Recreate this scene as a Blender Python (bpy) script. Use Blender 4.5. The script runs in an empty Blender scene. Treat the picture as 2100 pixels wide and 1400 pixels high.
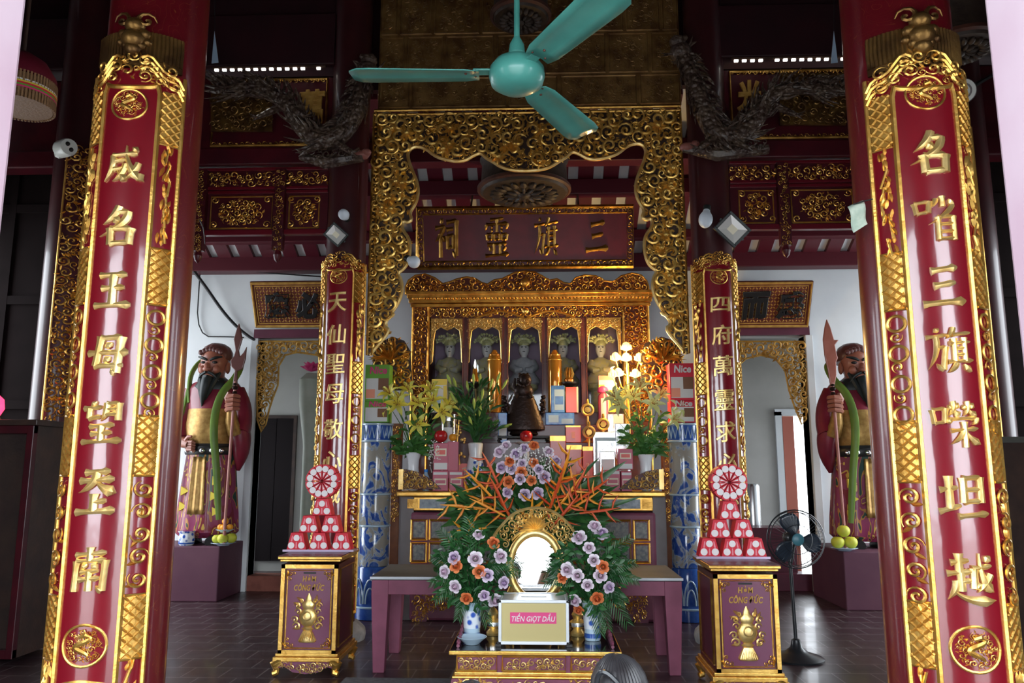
import bpy, bmesh, math, random
from math import sin, cos, pi, radians, atan2, sqrt, hypot
from mathutils import Vector, Matrix, Quaternion

S = bpy.context.scene
COL = S.collection
# ------------------------------------------------------------------ camera
CAM = Vector((0.10, 0.0, 1.60)); PITCH = radians(9.23); YAW = radians(2.0); FPX = 1600.0
cd = bpy.data.cameras.new('camera'); cam = bpy.data.objects.new('camera', cd); COL.objects.link(cam)
cd.sensor_width = 36.0; cd.lens = 36.0 * FPX / 2100.0; cd.clip_start = 0.05; cd.clip_end = 200
cam.location = CAM; cam.rotation_euler = (pi/2 + PITCH, 0, YAW)
S.camera = cam
CR = Matrix.Rotation(YAW, 3, 'Z') @ Matrix.Rotation(pi/2 + PITCH, 3, 'X')
# ------------------------------------------------------------------ daylight and exposure
w = bpy.data.worlds.new('daylight'); S.world = w; w.use_nodes = True
bg = w.node_tree.nodes['Background']; bg.inputs[0].default_value = (0.86, 0.93, 1.0, 1); bg.inputs[1].default_value = 2.2
S.view_settings.view_transform = 'Standard'; S.view_settings.look = 'None'
S.view_settings.gamma = 1.0; S.view_settings.use_curve_mapping = False
S.view_settings.exposure = 2.1
S.cycles.use_denoising = True
S.cycles.max_bounces = 6; S.cycles.diffuse_bounces = 3; S.cycles.glossy_bounces = 4; S.cycles.transparent_max_bounces = 12
S.cycles.sample_clamp_indirect = 6.0
def portal(x0, x1, z0, z1, y, ang=0):
    # marks an open doorway so that sky light is sampled through it
    l = bpy.data.lights.new('doorway_portal', 'AREA'); l.shape = 'RECTANGLE'; l.size = x1-x0; l.size_y = z1-z0
    l.cycles.is_portal = True
    o = bpy.data.objects.new('doorway_portal', l); COL.objects.link(o)
    o.location = ((x0+x1)/2, y, (z0+z1)/2); o.rotation_euler = (pi/2, 0, ang)
portal(-3.5, -2.2, 0, 3.3, 1.3); portal(-0.93, 0.88, 0, 3.3, 1.3); portal(2.2, 3.5, 0, 3.3, 1.3)
def portal_side(x, y0, y1, z0, z1, ang):
    l = bpy.data.lights.new('window_portal', 'AREA'); l.shape = 'RECTANGLE'; l.size = y1-y0; l.size_y = z1-z0; l.cycles.is_portal = True
    o = bpy.data.objects.new('window_portal', l); COL.objects.link(o); o.location = (x, (y0+y1)/2, (z0+z1)/2); o.rotation_euler = (pi/2, 0, ang)
for sx in (-1, 1):
    portal_side(sx*6.2, 6.6, 10.2, .3, 4.2, sx*pi/2); portal_side(sx*6.2, 10.95, 12.5, 1.0, 2.6, sx*pi/2)  # unseen side and passage openings, added to brighten the back

# ------------------------------------------------------------------ helpers
def P(px, py, Y):
    """photo pixel -> point of the place on the upright plane at depth Y"""
    d = CR @ Vector(((px-1050)/FPX, (700-py)/FPX, -1.0))
    t = (Y - CAM.y)/d.y
    return CAM + d*t
def PZ(px, py, Z):
    """photo pixel -> point of the place at height Z"""
    d = CR @ Vector(((px-1050)/FPX, (700-py)/FPX, -1.0))
    return CAM + d*((Z-CAM.z)/d.z)
def ppm(Y):            # metres per pixel at depth Y (near the horizon)
    return Y/1621.0

def rounded(path, rad=None, it=2):
    """round off a path and its radii"""
    p = [Vector(q) for q in path]; r = list(rad) if rad else None
    for _ in range(it):
        q = [p[0]]; s = [r[0]] if r else None
        for i in range(len(p)-1):
            q += [p[i]*.75+p[i+1]*.25, p[i]*.25+p[i+1]*.75]
            if r: s += [r[i]*.75+r[i+1]*.25, r[i]*.25+r[i+1]*.75]
        q.append(p[-1]); p = q
        if r: s.append(r[-1]); r = s
    return (p, r) if r else p

class MB:
    def __init__(s, xf=None):
        s.v = []; s.f = []; s.m = []; s.xf = xf
    def add(s, vs, fs, mi=0):
        o = len(s.v)
        if s.xf: vs = [s.xf(*p) for p in vs]
        s.v.extend([tuple(p) for p in vs]); s.f.extend([tuple(i+o for i in f) for f in fs]); s.m.extend([mi]*len(fs))
        return s
    def box(s, x0, x1, y0, y1, z0, z1, mi=0):
        vs = [(x0,y0,z0),(x1,y0,z0),(x1,y1,z0),(x0,y1,z0),(x0,y0,z1),(x1,y0,z1),(x1,y1,z1),(x0,y1,z1)]
        return s.add(vs, [(3,2,1,0),(4,5,6,7),(0,1,5,4),(1,2,6,5),(2,3,7,6),(3,0,4,7)], mi)
    def obox(s, M, sx, sy, sz, mi=0):
        vs = [M @ Vector((a*sx/2, b*sy/2, c*sz/2)) for c in (-1,1) for (a,b) in ((-1,-1),(1,-1),(1,1),(-1,1))]
        return s.add(vs, [(3,2,1,0),(4,5,6,7),(0,1,5,4),(1,2,6,5),(2,3,7,6),(3,0,4,7)], mi)
    def tube(s, path, rad, n=6, mi=0, cap=True, flat=1.0, up=None):
        pts = [Vector(p) for p in path]; k = len(pts)
        if not hasattr(rad, '__len__'): rad = [rad]*k
        vs = []; prev = None
        for i, p in enumerate(pts):
            t = (pts[min(i+1,k-1)] - pts[max(i-1,0)])
            if t.length < 1e-9: t = Vector((0,0,1))
            t.normalize()
            if prev is None:
                a = Vector(up) if up else (Vector((0,0,1)) if abs(t.z) < .9 else Vector((1,0,0)))
                nrm = (a - t*a.dot(t)).normalized()
            else:
                nrm = prev - t*prev.dot(t)
                nrm = nrm.normalized() if nrm.length > 1e-6 else prev
            prev = nrm; b = t.cross(nrm)
            for j in range(n):
                q = 2*pi*j/n
                vs.append(p + nrm*(cos(q)*rad[i]*flat) + b*(sin(q)*rad[i]))
        fs = [(i*n+j, i*n+(j+1)%n, (i+1)*n+(j+1)%n, (i+1)*n+j) for i in range(k-1) for j in range(n)]
        if cap:
            fs.append(tuple(reversed(range(n)))); fs.append(tuple((k-1)*n+j for j in range(n)))
        return s.add(vs, fs, mi)
    def lathe(s, prof, n=24, c=(0,0,0), mi=0, M=None, sx=1, sy=1):
        vs = []; k = len(prof)
        for (r, z) in prof:
            for j in range(n):
                q = 2*pi*j/n
                p = Vector((max(r,1e-5)*cos(q)*sx, max(r,1e-5)*sin(q)*sy, z))
                if M: p = M @ p
                vs.append((p[0]+c[0], p[1]+c[1], p[2]+c[2]))
        fs = [(i*n+j, i*n+(j+1)%n, (i+1)*n+(j+1)%n, (i+1)*n+j) for i in range(k-1) for j in range(n)]
        fs.append(tuple(reversed(range(n)))); fs.append(tuple((k-1)*n+j for j in range(n)))
        return s.add(vs, fs, mi)
    def ell(s, c, r, nu=10, nv=7, mi=0, M=None):
        if not hasattr(r, '__len__'): r = (r,r,r)
        vs = []; fs = []
        for i in range(nv+1):
            a = -pi/2 + pi*i/nv
            for j in range(nu):
                q = 2*pi*j/nu
                p = Vector((max(cos(a),1e-4)*cos(q)*r[0], max(cos(a),1e-4)*sin(q)*r[1], sin(a)*r[2]))
                if M: p = M @ p
                vs.append((p[0]+c[0], p[1]+c[1], p[2]+c[2]))
        for i in range(nv):
            for j in range(nu):
                fs.append((i*nu+j, i*nu+(j+1)%nu, (i+1)*nu+(j+1)%nu, (i+1)*nu+j))
        return s.add(vs, fs, mi)
    def prism(s, poly, d0, d1, mi=0):
        """polygon in the first two coordinates, from depth d0 to d1 in the third"""
        n = len(poly)
        vs = [(a,b,d0) for a,b in poly] + [(a,b,d1) for a,b in poly]
        fs = [(i, (i+1)%n, n+(i+1)%n, n+i) for i in range(n)] + [tuple(reversed(range(n))), tuple(range(n, 2*n))]
        return s.add(vs, fs, mi)
    def loft(s, rings, mi=0, cap=True, closed=True):
        n = len(rings[0]); k = len(rings)
        vs = [p for r in rings for p in r]
        fs = [(i*n+j, i*n+(j+1)%n, (i+1)*n+(j+1)%n, (i+1)*n+j) for i in range(k-1) for j in range(n if closed else n-1)]
        if cap and closed: fs += [tuple(reversed(range(n))), tuple((k-1)*n+j for j in range(n))]
        return s.add(vs, fs, mi)
    def grid(s, fn, nu, nv, mi=0):
        vs = [fn(i/nu, j/nv) for j in range(nv+1) for i in range(nu+1)]
        fs = [(j*(nu+1)+i, j*(nu+1)+i+1, (j+1)*(nu+1)+i+1, (j+1)*(nu+1)+i) for j in range(nv) for i in range(nu)]
        return s.add(vs, fs, mi)
    def build(s, name, mats, parent=None, smooth=True, bevel=0, angle=40, recalc=True, origin=None):
        me = bpy.data.meshes.new(name)
        me.from_pydata(s.v, [], s.f)
        if not isinstance(mats, (list, tuple)): mats = [mats]
        for m in mats: me.materials.append(m)
        if len(mats) > 1:
            me.polygons.foreach_set('material_index', s.m)
        if recalc:
            bm = bmesh.new(); bm.from_mesh(me); bmesh.ops.recalc_face_normals(bm, faces=bm.faces); bm.to_mesh(me); bm.free()
        if smooth:
            me.polygons.foreach_set('use_smooth', [True]*len(me.polygons))
            me.set_sharp_from_angle(angle=radians(angle))
        o = bpy.data.objects.new(name, me); COL.objects.link(o)
        if parent is not None:
            off = root_loc(parent)
            me.transform(Matrix.Translation(-off)); o.parent = parent
        else:
            if origin is None and s.v:
                xs = [p[0] for p in s.v]; ys = [p[1] for p in s.v]; zs = [p[2] for p in s.v]
                origin = Vector(((min(xs)+max(xs))/2, (min(ys)+max(ys))/2, min(zs)))
            if origin is not None:
                me.transform(Matrix.Translation(-Vector(origin))); o.location = origin
        if bevel:
            b = o.modifiers.new('bevel', 'BEVEL'); b.width = bevel; b.segments = 2; b.limit_method = 'ANGLE'
        me.update()
        return o
def root_loc(o):
    v = Vector((0,0,0))
    while o is not None:
        v = v + o.location; o = o.parent
    return v
def tag(o, label=None, cat=None, group=None, kind=None):
    if label: o['label'] = label
    if cat: o['category'] = cat
    if group: o['group'] = group
    if kind: o['kind'] = kind
    return o
def empty(name, loc, label=None, cat=None, group=None):
    o = bpy.data.objects.new(name, None); COL.objects.link(o); o.location = loc; o.empty_display_size = .1
    return tag(o, label, cat, group)
def copy_tree(o, parent=None):
    c = o.copy(); COL.objects.link(c)
    if parent is not None: c.parent = parent
    for ch in list(o.children): copy_tree(ch, c)
    return c
def clone(o, loc, rz=None, label=None, group=None, scale=None):
    c = copy_tree(o); c.location = loc
    if rz is not None: c.rotation_euler = (0,0,rz)
    if scale is not None: c.scale = (scale,)*3 if not hasattr(scale,'__len__') else scale
    if label: c['label'] = label
    if group: c['group'] = group
    return c
def struct(o): o['kind'] = 'structure'; return o

# ---- materials
def mat(name, col, rough=.5, metal=0, coat=0, col2=None, nscale=8, bump=0, bscale=40, emit=0, trans=0, alpha=1, spec=.5, ramp=(.35,.65), detail=4, stretch=None, ior=1.45, sub=0):
    m = bpy.data.materials.new(name); m.use_nodes = True
    nt = m.node_tree; b = nt.nodes['Principled BSDF']
    b.inputs['Base Color'].default_value = (*col, 1); b.inputs['Roughness'].default_value = rough
    b.inputs['Metallic'].default_value = metal; b.inputs['Coat Weight'].default_value = coat; b.inputs['Coat Roughness'].default_value = .08
    b.inputs['Specular IOR Level'].default_value = spec; b.inputs['IOR'].default_value = ior
    b.inputs['Transmission Weight'].default_value = trans; b.inputs['Alpha'].default_value = alpha
    if emit:
        b.inputs['Emission Color'].default_value = (*col, 1); b.inputs['Emission Strength'].default_value = emit
    if col2 or bump:
        tc = nt.nodes.new('ShaderNodeTexCoord'); mp = nt.nodes.new('ShaderNodeMapping')
        nt.links.new(tc.outputs['Object'], mp.inputs['Vector'])
        if stretch: mp.inputs['Scale'].default_value = stretch
    if col2:
        n = nt.nodes.new('ShaderNodeTexNoise'); n.inputs['Scale'].default_value = nscale; n.inputs['Detail'].default_value = detail
        r = nt.nodes.new('ShaderNodeValToRGB'); r.color_ramp.elements[0].position = ramp[0]; r.color_ramp.elements[1].position = ramp[1]
        r.color_ramp.elements[0].color = (*col, 1); r.color_ramp.elements[1].color = (*col2, 1)
        nt.links.new(mp.outputs[0], n.inputs['Vector']); nt.links.new(n.outputs['Fac'], r.inputs[0]); nt.links.new(r.outputs[0], b.inputs['Base Color'])
    if bump:
        n2 = nt.nodes.new('ShaderNodeTexNoise'); n2.inputs['Scale'].default_value = bscale; n2.inputs['Detail'].default_value = 3
        bp = nt.nodes.new('ShaderNodeBump'); bp.inputs['Strength'].default_value = bump; bp.inputs['Distance'].default_value = .01
        nt.links.new(mp.outputs[0], n2.inputs['Vector']); nt.links.new(n2.outputs['Fac'], bp.inputs['Height']); nt.links.new(bp.outputs[0], b.inputs['Normal'])
    return m
def nodes_of(m): return m.node_tree.nodes, m.node_tree.links, m.node_tree.nodes['Principled BSDF']
M = {}
M['gold'] = mat('gold_leaf', (.92,.58,.15), .32, .88, col2=(.74,.40,.08), nscale=14, bump=.15, bscale=60)
M['gold_paint'] = mat('gold_paint', (.60,.36,.085), .5, .25, col2=(.42,.22,.04), nscale=12)
M['panel_gold'] = mat('smoked_panel_gilding', (.36,.21,.07), .42, .5, col2=(.17,.085,.03), nscale=6, bump=.5, bscale=35)
M['gate_gold'] = mat('gate_gilding', (.95,.65,.18), .32, .72, col2=(.72,.42,.09), nscale=9, bump=.15, bscale=50)
M['gold_pale'] = mat('pale_gold_leaf', (.95,.72,.30), .36, .8, col2=(.82,.54,.17), nscale=14, bump=.12, bscale=60)
M['gold_old'] = mat('old_gold_leaf', (.62,.36,.09), .36, 1, col2=(.30,.15,.03), nscale=10, bump=.25, bscale=45)
M['gold_dark'] = mat('smoked_gold', (.30,.17,.05), .42, .8, col2=(.10,.05,.02), nscale=7, bump=.4, bscale=30)
M['lacquer'] = mat('red_lacquer', (.13,.006,.014), .32, 0, .55, col2=(.13,.004,.012), nscale=3, stretch=(3,3,.4), bump=.03, bscale=6)
M['lacquer_dark'] = mat('dark_red_lacquer', (.075,.004,.010), .42, 0, .25, col2=(.045,.003,.008), nscale=4)
M['maroon'] = mat('maroon_paint', (.12,.02,.045), .5, 0, .15, col2=(.09,.015,.035), nscale=5)
M['plum'] = mat('plum_panel', (.17,.035,.085), .4, 0, .3)
M['dark_wood'] = mat('smoke_dark_wood', (.035,.02,.016), .5, 0, .15, col2=(.06,.032,.022), nscale=6, bump=.3, bscale=25)
M['black'] = mat('black_paint', (.01,.009,.009), .4)
M['white_wall'] = mat('white_plaster', (.74,.77,.78), .85, col2=(.64,.67,.69), nscale=1.3, bump=.05, bscale=20)
M['grey_wall'] = mat('grey_plaster', (.50,.49,.46), .85, col2=(.42,.41,.38), nscale=1.5)
M['grey_post'] = mat('grey_post_paint', (.27,.25,.26), .7, col2=(.22,.2,.2), nscale=3)
M['stone'] = mat('grey_stone', (.28,.27,.27), .8, col2=(.18,.17,.17), nscale=12, bump=.2)
M['steel'] = mat('brushed_steel', (.75,.77,.78), .25, 1)
M['chrome'] = mat('silver_foil', (.88,.9,.92), .2, 1, bump=.2, bscale=25)
M['white'] = mat('white_glaze', (.82,.85,.88), .2, 0, .4)
M['leaf'] = mat('green_leaf', (.035,.13,.025), .45, col2=(.075,.21,.04), nscale=9)
M['leaf_dark'] = mat('dark_green_leaf', (.018,.080,.022), .4, col2=(.045,.15,.035), nscale=9)
M['leaf_palm'] = mat('palm_green', (.014,.070,.020), .4, col2=(.032,.13,.032), nscale=9)
# ------------------------------------------------------------------ carved relief tools (a, b, d): across, up, outwards
def plane_xf(Y): return lambda a, b, d: (a, Y-d, b)
def cyl_xf(cx, cy, R, face=-pi/2):
    # a = arc length measured rightwards as seen from the front
    def f(a, b, d):
        q = face + a/R
        return (cx+(R+d)*cos(q), cy+(R+d)*sin(q), b)
    return f
def in_poly(x, y, poly):
    c = False; j = len(poly)-1
    for i in range(len(poly)):
        xi, yi = poly[i]; xj, yj = poly[j]
        if (yi > y) != (yj > y) and x < (xj-xi)*(y-yi)/(yj-yi)+xi: c = not c
        j = i
    return c
def curl(mb, cx, cy, s, ang, hand=1, turns=1.35, tr=.2, d=0.0, h=.25, mi=0, n=5, k=13):
    path = []; rad = []
    for i in range(k):
        t = i/(k-1)
        r = s*(1-t)**.85*.92 + s*.06
        q = ang + hand*2*pi*turns*t
        path.append((cx+r*cos(q), cy+r*sin(q), d + s*h*(.4+.6*sin(pi*min(1,t*.9+.1)))))
        rad.append(s*tr*(.25 + .75*min(1, t*3.2))*(1-.35*t))
    mb.tube(path, rad, n, mi, cap=True)
def leaf_blade(mb, cx, cy, L, w, ang, d=0, h=.3, mi=0, bend=.3):
    ca, sa = cos(ang), sin(ang)
    def q(u, v, z): return (cx+u*ca-v*sa, cy+u*sa+v*ca, d+z)
    pts = []
    for t in (0,.3,.65,1):
        wv = w*sin(pi*(.12+.88*t)) if t < 1 else 0
        b = bend*L*t*t
        pts.append([q(L*t, b-wv, 0), q(L*t, b, w*h*3*sin(pi*(.2+.75*t))), q(L*t, b+wv, 0)])
    vs = [p for r in pts for p in r]
    fs = []
    for i in range(3):
        for j in range(2): fs.append((i*3+j, i*3+j+1, (i+1)*3+j+1, (i+1)*3+j))
    mb.add(vs, fs, mi)
def scroll_fill(mb, poly, s0, s1, rng, tries=1500, d=0, h=.35, mi=0, tight=.82, leaves=1.0, k=13, tr=.2, n=5):
    xs = [p[0] for p in poly]; ys = [p[1] for p in poly]
    x0, x1, y0, y1 = min(xs), max(xs), min(ys), max(ys)
    cell = s1*2; grid = {}; placed = []
    for t in range(tries):
        s = s1 - (s1-s0)*(t/tries)**.6
        x = rng.uniform(x0, x1); y = rng.uniform(y0, y1)
        if not in_poly(x, y, poly): continue
        e = s*.72
        if not (in_poly(x-e, y, poly) and in_poly(x+e, y, poly) and in_poly(x, y-e, poly) and in_poly(x, y+e, poly)): continue
        gx, gy = int(x//cell), int(y//cell); ok = True
        for ix in (gx-1,gx,gx+1):
            for iy in (gy-1,gy,gy+1):
                for (ox, oy, os_) in grid.get((ix,iy), ()):
                    if hypot(ox-x, oy-y) < tight*(s+os_): ok = False; break
                if not ok: break
            if not ok: break
        if not ok: continue
        grid.setdefault((gx,gy), []).append((x,y,s)); placed.append((x,y,s))
        curl(mb, x, y, s, rng.uniform(0,2*pi), rng.choice((1,-1)), rng.uniform(1.05,1.7), tr, d, h, mi, n, k)
        for _ in range(int(3*leaves*rng.random()+leaves)):
            q = rng.uniform(0, 2*pi)
            lx, ly = x+s*.85*cos(q), y+s*.85*sin(q)
            if in_poly(lx+s*.5*cos(q), ly+s*.5*sin(q), poly):
                leaf_blade(mb, lx, ly, s*rng.uniform(.7,1.1), s*.2, q+rng.uniform(-.6,.6), d+s*.05, .4, mi, rng.uniform(-.4,.4))
    return placed
def lattice(mb, x0, x1, y0, y1, step, r, d, mi=0):
    """diamond lattice of small ridges"""
    W, H = x1-x0, y1-y0
    for sgn in (1, -1):
        n = int((W+H)/step)+1
        for i in range(n+1):
            c = i*step
            if c >= W+H-1e-6: break
            if sgn == 1: a = (max(0, c-H), min(c, H)); b = (min(c, W), max(0, c-W))
            else: a = (max(0, c-H), H-min(c, H)); b = (min(c, W), H-max(0, c-W))
            L = hypot(b[0]-a[0], b[1]-a[1])
            if L < step*.5: continue
            k = max(2, int(L/.04)+1)
            mb.tube([(x0+a[0]+(b[0]-a[0])*t/(k-1), y0+a[1]+(b[1]-a[1])*t/(k-1), d) for t in range(k)], r, 4, mi, cap=False)
def rim(mb, pts, r, d, mi=0, n=6, closed=False, sub=1):
    path = []
    q = list(pts) + ([pts[0]] if closed else [])
    for i in range(len(q)-1):
        for t in range(sub):
            path.append((q[i][0]+(q[i+1][0]-q[i][0])*t/sub, q[i][1]+(q[i+1][1]-q[i][1])*t/sub, d))
    path.append((q[-1][0], q[-1][1], d))
    mb.tube(path, r, n, mi)
def smooth_poly(pts, it=2, closed=False):
    for _ in range(it):
        q = [] if closed else [pts[0]]
        n = len(pts)
        for i in range(n if closed else n-1):
            a, b = pts[i], pts[(i+1)%n]
            q.append((a[0]*.75+b[0]*.25, a[1]*.75+b[1]*.25)); q.append((a[0]*.25+b[0]*.75, a[1]*.25+b[1]*.75))
        if not closed: q.append(pts[-1])
        pts = q
    return pts
def ringpts(cx, cy, rx, ry, n=28): return [(cx+rx*cos(2*pi*i/n), cy+ry*sin(2*pi*i/n)) for i in range(n)]
def medallion(mb, cx, cy, r, d, rng, mi=0):
    rim(mb, ringpts(cx, cy, r, r), r*.07, d+r*.03, mi, 6, True)
    # coiled dragon among clouds
    body = [(cx+r*.34*sin(q*1.25+.5)*(1-.3*q/6), cy+r*(.52-.17*q), d+r*.10) for q in [i*6/18 for i in range(19)]]
    mb.tube(body, [r*(.04+.10*sin(pi*(i+1)/20)) for i in range(19)], 6, mi)
    scroll_fill(mb, ringpts(cx, cy, r*.86, r*.86, 24), r*.09, r*.20, rng, 260, d, .5, mi, .8, 2, 9)
    mb.tube([(cx-r*.1,cy+r*.45,d+r*.12),(cx+r*.12,cy+r*.55,d+r*.16),(cx+r*.32,cy+r*.42,d+r*.10)], [r*.10,r*.14,r*.05], 7, mi)

# ------------------------------------------------------------------ lettering (cut from a type outline, given relief)
_GC = {}
def glyph_mesh(txt, bold=.018, ext=.05, bev=.02, slices=0, res=4):
    key = (txt, bold, ext, bev, slices)
    if key in _GC: return _GC[key]
    cu = bpy.data.curves.new('t', 'FONT'); cu.body = txt; cu.size = 1.0; cu.extrude = ext; cu.bevel_depth = bev; cu.offset = bold
    cu.resolution_u = res; cu.bevel_resolution = 0
    o = bpy.data.objects.new('t', cu); COL.objects.link(o)
    dg = bpy.context.evaluated_depsgraph_get(); me = bpy.data.meshes.new_from_object(o.evaluated_get(dg))
    bpy.data.objects.remove(o)
    if slices:
        bm = bmesh.new(); bm.from_mesh(me)
        xs = [v.co.x for v in bm.verts]; a, b = min(xs), max(xs)
        for i in range(1, slices):
            bmesh.ops.bisect_plane(bm, geom=bm.verts[:]+bm.edges[:]+bm.faces[:], plane_co=(a+(b-a)*i/slices,0,0), plane_no=(1,0,0))
        bm.to_mesh(me); bm.free()
    vs = [v.co.copy() for v in me.vertices]; fs = [tuple(p.vertices) for p in me.polygons]
    bpy.data.meshes.remove(me); bpy.data.curves.remove(cu)
    _GC[key] = (vs, fs)
    return _GC[key]
def put_glyph(mb, txt, a, b, w, h, d, depth, slant=.10, slices=0, mi=0, bold=.018, bev=.02):
    """fit the lettering to a box w x h centred at (a, b), raised by depth from d"""
    vs, fs = glyph_mesh(txt, bold, .05, bev, slices)
    x0 = min(v.x for v in vs); x1 = max(v.x for v in vs); y0 = min(v.y for v in vs); y1 = max(v.y for v in vs)
    z0 = min(v.z for v in vs); z1 = max(v.z for v in vs)
    out = []
    for v in vs:
        u = (v.x-(x0+x1)/2)/(x1-x0); t = (v.y-(y0+y1)/2)/(y1-y0)
        out.append((a+u*w + .04*w*t, b+t*h + slant*u*h*.6, d + depth*(v.z-z0)/(z1-z0)))
    mb.add(out, fs, mi)

# ------------------------------------------------------------------ brush lettering: strokes on a 100 x 100 square
STROKES = {
 '靈': 'h24,95 76,99|h8,83 92,86|v50,96 50,64|p8,83 8,76 3,68|p92,86 90,78 84,70|d26,79 34,75|d26,70 34,66|d64,79 72,75|d64,70 72,66|v10,58 13,44|h10,58 32,59|v32,59 30,44|h13,45 31,46|v39,58 41,44|h39,58 61,59|v61,59 59,44|h41,45 60,46|v68,58 70,44|h68,58 90,59|v90,59 87,44|h70,45 88,46|h12,32 88,35|v38,34 38,8|v62,34 62,8|d18,27 28,15|p84,27 78,20 70,14|h4,3 96,8',
 '祠': 'd26,99 35,88|h6,75 44,80|p42,80 26,58 4,40|v26,60 26,0|d32,54 45,43|h50,90 90,95|v90,95 87,4|p87,4 80,8 70,18|h50,71 77,74|v53,55 55,22|h53,54 77,57|v77,57 75,22|h55,26 76,28',
 '王': 'h18,86 80,90|h24,54 76,58|h8,12 92,16|v50,88 50,14',
 '三': 'h26,84 80,92|h30,50 74,58|h6,10 94,17',
 '名': 'p50,100 38,76 12,54|h42,84 72,87|p72,87 56,54 4,24|d38,72 52,60|v32,44 34,2|h32,42 80,45|v80,45 77,4|h34,6 78,9',
 '威': 'h24,72 82,79|p24,72 22,40 4,6|h32,58 56,61|h28,36 62,41|p56,50 46,22 26,6|n36,32 48,20 60,6|n56,98 64,50 92,8|v92,8 93,26|p86,54 76,32 54,8|d70,94 82,84',
 '母': 'v34,90 24,20|h34,86 80,91|v80,91 72,4|h22,20 86,23|h4,50 96,55|d47,76 57,64|d45,42 55,30|p72,4 66,8 60,14',
 '望': 'd26,99 33,90|h6,83 48,87|v20,84 20,60|h20,60 48,65|p60,97 58,72 48,54|h60,94 86,97|v86,97 86,56|h60,82 84,84|h58,70 84,72|h24,41 78,46|h28,24 74,28|h6,5 96,10|v50,44 50,8',
 '*': 'h24,94 78,98|h12,75 88,80|p50,96 40,68 8,48|n50,76 66,60 94,48|v47,46 47,7|h47,27 74,31|h6,4 94,9',
 '南': 'h18,82 84,88|v50,100 50,70|v20,68 17,2|h20,68 84,72|v84,72 80,4|p80,4 74,8 66,16|d34,63 42,53|d66,64 57,52|h32,45 70,48|h28,28 74,32|v50,47 50,4',
 '㗂': 'v4,86 8,60|h4,86 34,89|v34,89 31,62|h8,62 32,65|v62,100 62,76|p48,94 44,84 36,74|d76,94 86,80|p84,80 64,58 30,36|v50,52 50,0|h50,52 84,55|v84,55 84,0|h50,36 83,38|h50,19 83,21|h50,3 84,5',
 '旗': 'd22,99 29,90|h4,79 48,84|p24,80 22,44 4,8|h22,55 42,58|v42,58 35,8|p35,8 28,14 22,22|p60,100 54,86 44,76|h56,84 96,89|h50,65 94,69|v60,76 60,26|v82,78 82,26|h60,54 81,55|h60,40 81,42|h44,25 98,29|p62,22 54,10 42,2|d78,20 92,4',
 '㘇': 'v4,80 8,50|h4,80 30,83|v30,83 28,52|h8,52 29,54|d36,90 42,80|d56,94 50,82|p46,98 45,80 34,66|n46,82 50,74 58,66|d66,90 71,80|d88,94 82,82|p76,98 75,80 65,66|n76,82 82,74 94,66|d36,62 36,50|h36,59 94,63|p94,63 92,54 84,48|h38,35 94,40|v66,54 66,0|p64,37 54,20 34,6|n67,37 78,20 98,6',
 '坦': 'h6,65 40,70|v24,94 24,26|h2,20 44,33|v52,90 52,38|h52,88 88,91|v88,91 88,38|h52,64 86,66|h52,40 87,42|h38,10 100,16',
 '越': 'h14,81 48,86|v30,100 30,62|h6,59 52,64|v32,62 32,24|h32,43 50,46|p22,46 20,28 4,6|n16,28 46,8 100,6|h54,69 94,75|v58,70 57,30|d57,28 68,40|n70,100 76,50 96,22|p92,58 80,40 62,22|d82,94 92,84',
}
WPROF = {'h': ((0,.95),(.15,.62),(.7,.62),(.9,1.15),(1,.45)), 'v': ((0,1.1),(.2,.8),(.8,.85),(1,.9)), 'p': ((0,.95),(.3,1.0),(.7,.7),(1,.05)), 'n': ((0,.25),(.45,.75),(.8,1.4),(1,.12)), 'd': ((0,.25),(.55,1.25),(1,.5))}
def brush_char(mb, ch, a, b, w, h, d, depth):
    st = STROKES[ch].split('|'); base = 15.5 if len(st) < 9 else 12.6 if len(st) < 14 else 9.4
    for s in st:
        k = s[0]; pts = [tuple(float(c) for c in q.split(',')) for q in s[1:].split(' ')]
        if len(pts) == 3:      # quadratic bow through the middle point
            p0, p1, p2 = pts; c = (2*p1[0]-.5*(p0[0]+p2[0]), 2*p1[1]-.5*(p0[1]+p2[1])); n = 10
            path = [((1-t)**2*p0[0]+2*t*(1-t)*c[0]+t*t*p2[0], (1-t)**2*p0[1]+2*t*(1-t)*c[1]+t*t*p2[1]) for t in [i/n for i in range(n+1)]]
        else:
            p0, p2 = pts; n = max(4, int(hypot(p2[0]-p0[0], p2[1]-p0[1])/9))
            path = [(p0[0]+(p2[0]-p0[0])*i/n, p0[1]+(p2[1]-p0[1])*i/n) for i in range(n+1)]
        vs = []; N = len(path)-1
        for i, (x, y) in enumerate(path):
            t = i/N; x1, y1 = path[min(i+1,N)]; x0, y0 = path[max(i-1,0)]; L = hypot(x1-x0, y1-y0) or 1
            nx_, ny_ = -(y1-y0)/L, (x1-x0)/L; pr = WPROF[k]; wd = pr[-1][1]
            for (ta, wa), (tb, wb) in zip(pr, pr[1:]):
                if ta <= t <= tb: wd = wa+(wb-wa)*(t-ta)/(tb-ta); break
            wd *= base*.62*(1.12 if k == 'v' else 1)
            for e, dd in ((1,-.4),(1,.55),(.45,.85),(0,1.0),(-.45,.85),(-1,.55),(-1,-.4)):
                vs.append((a+(x+nx_*wd*e-50)/100*w, b+(y+ny_*wd*e-50)/100*h, d+depth*dd*(1 if dd < 0 else (.5+.5*min(1,wd/(base*.5))))))
        fs = [(i*7+j, i*7+j+1, (i+1)*7+j+1, (i+1)*7+j) for i in range(N) for j in range(6)]
        fs += [tuple(range(6,-1,-1)), tuple(N*7+j for j in range(7))]
        mb.add(vs, fs)
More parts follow.
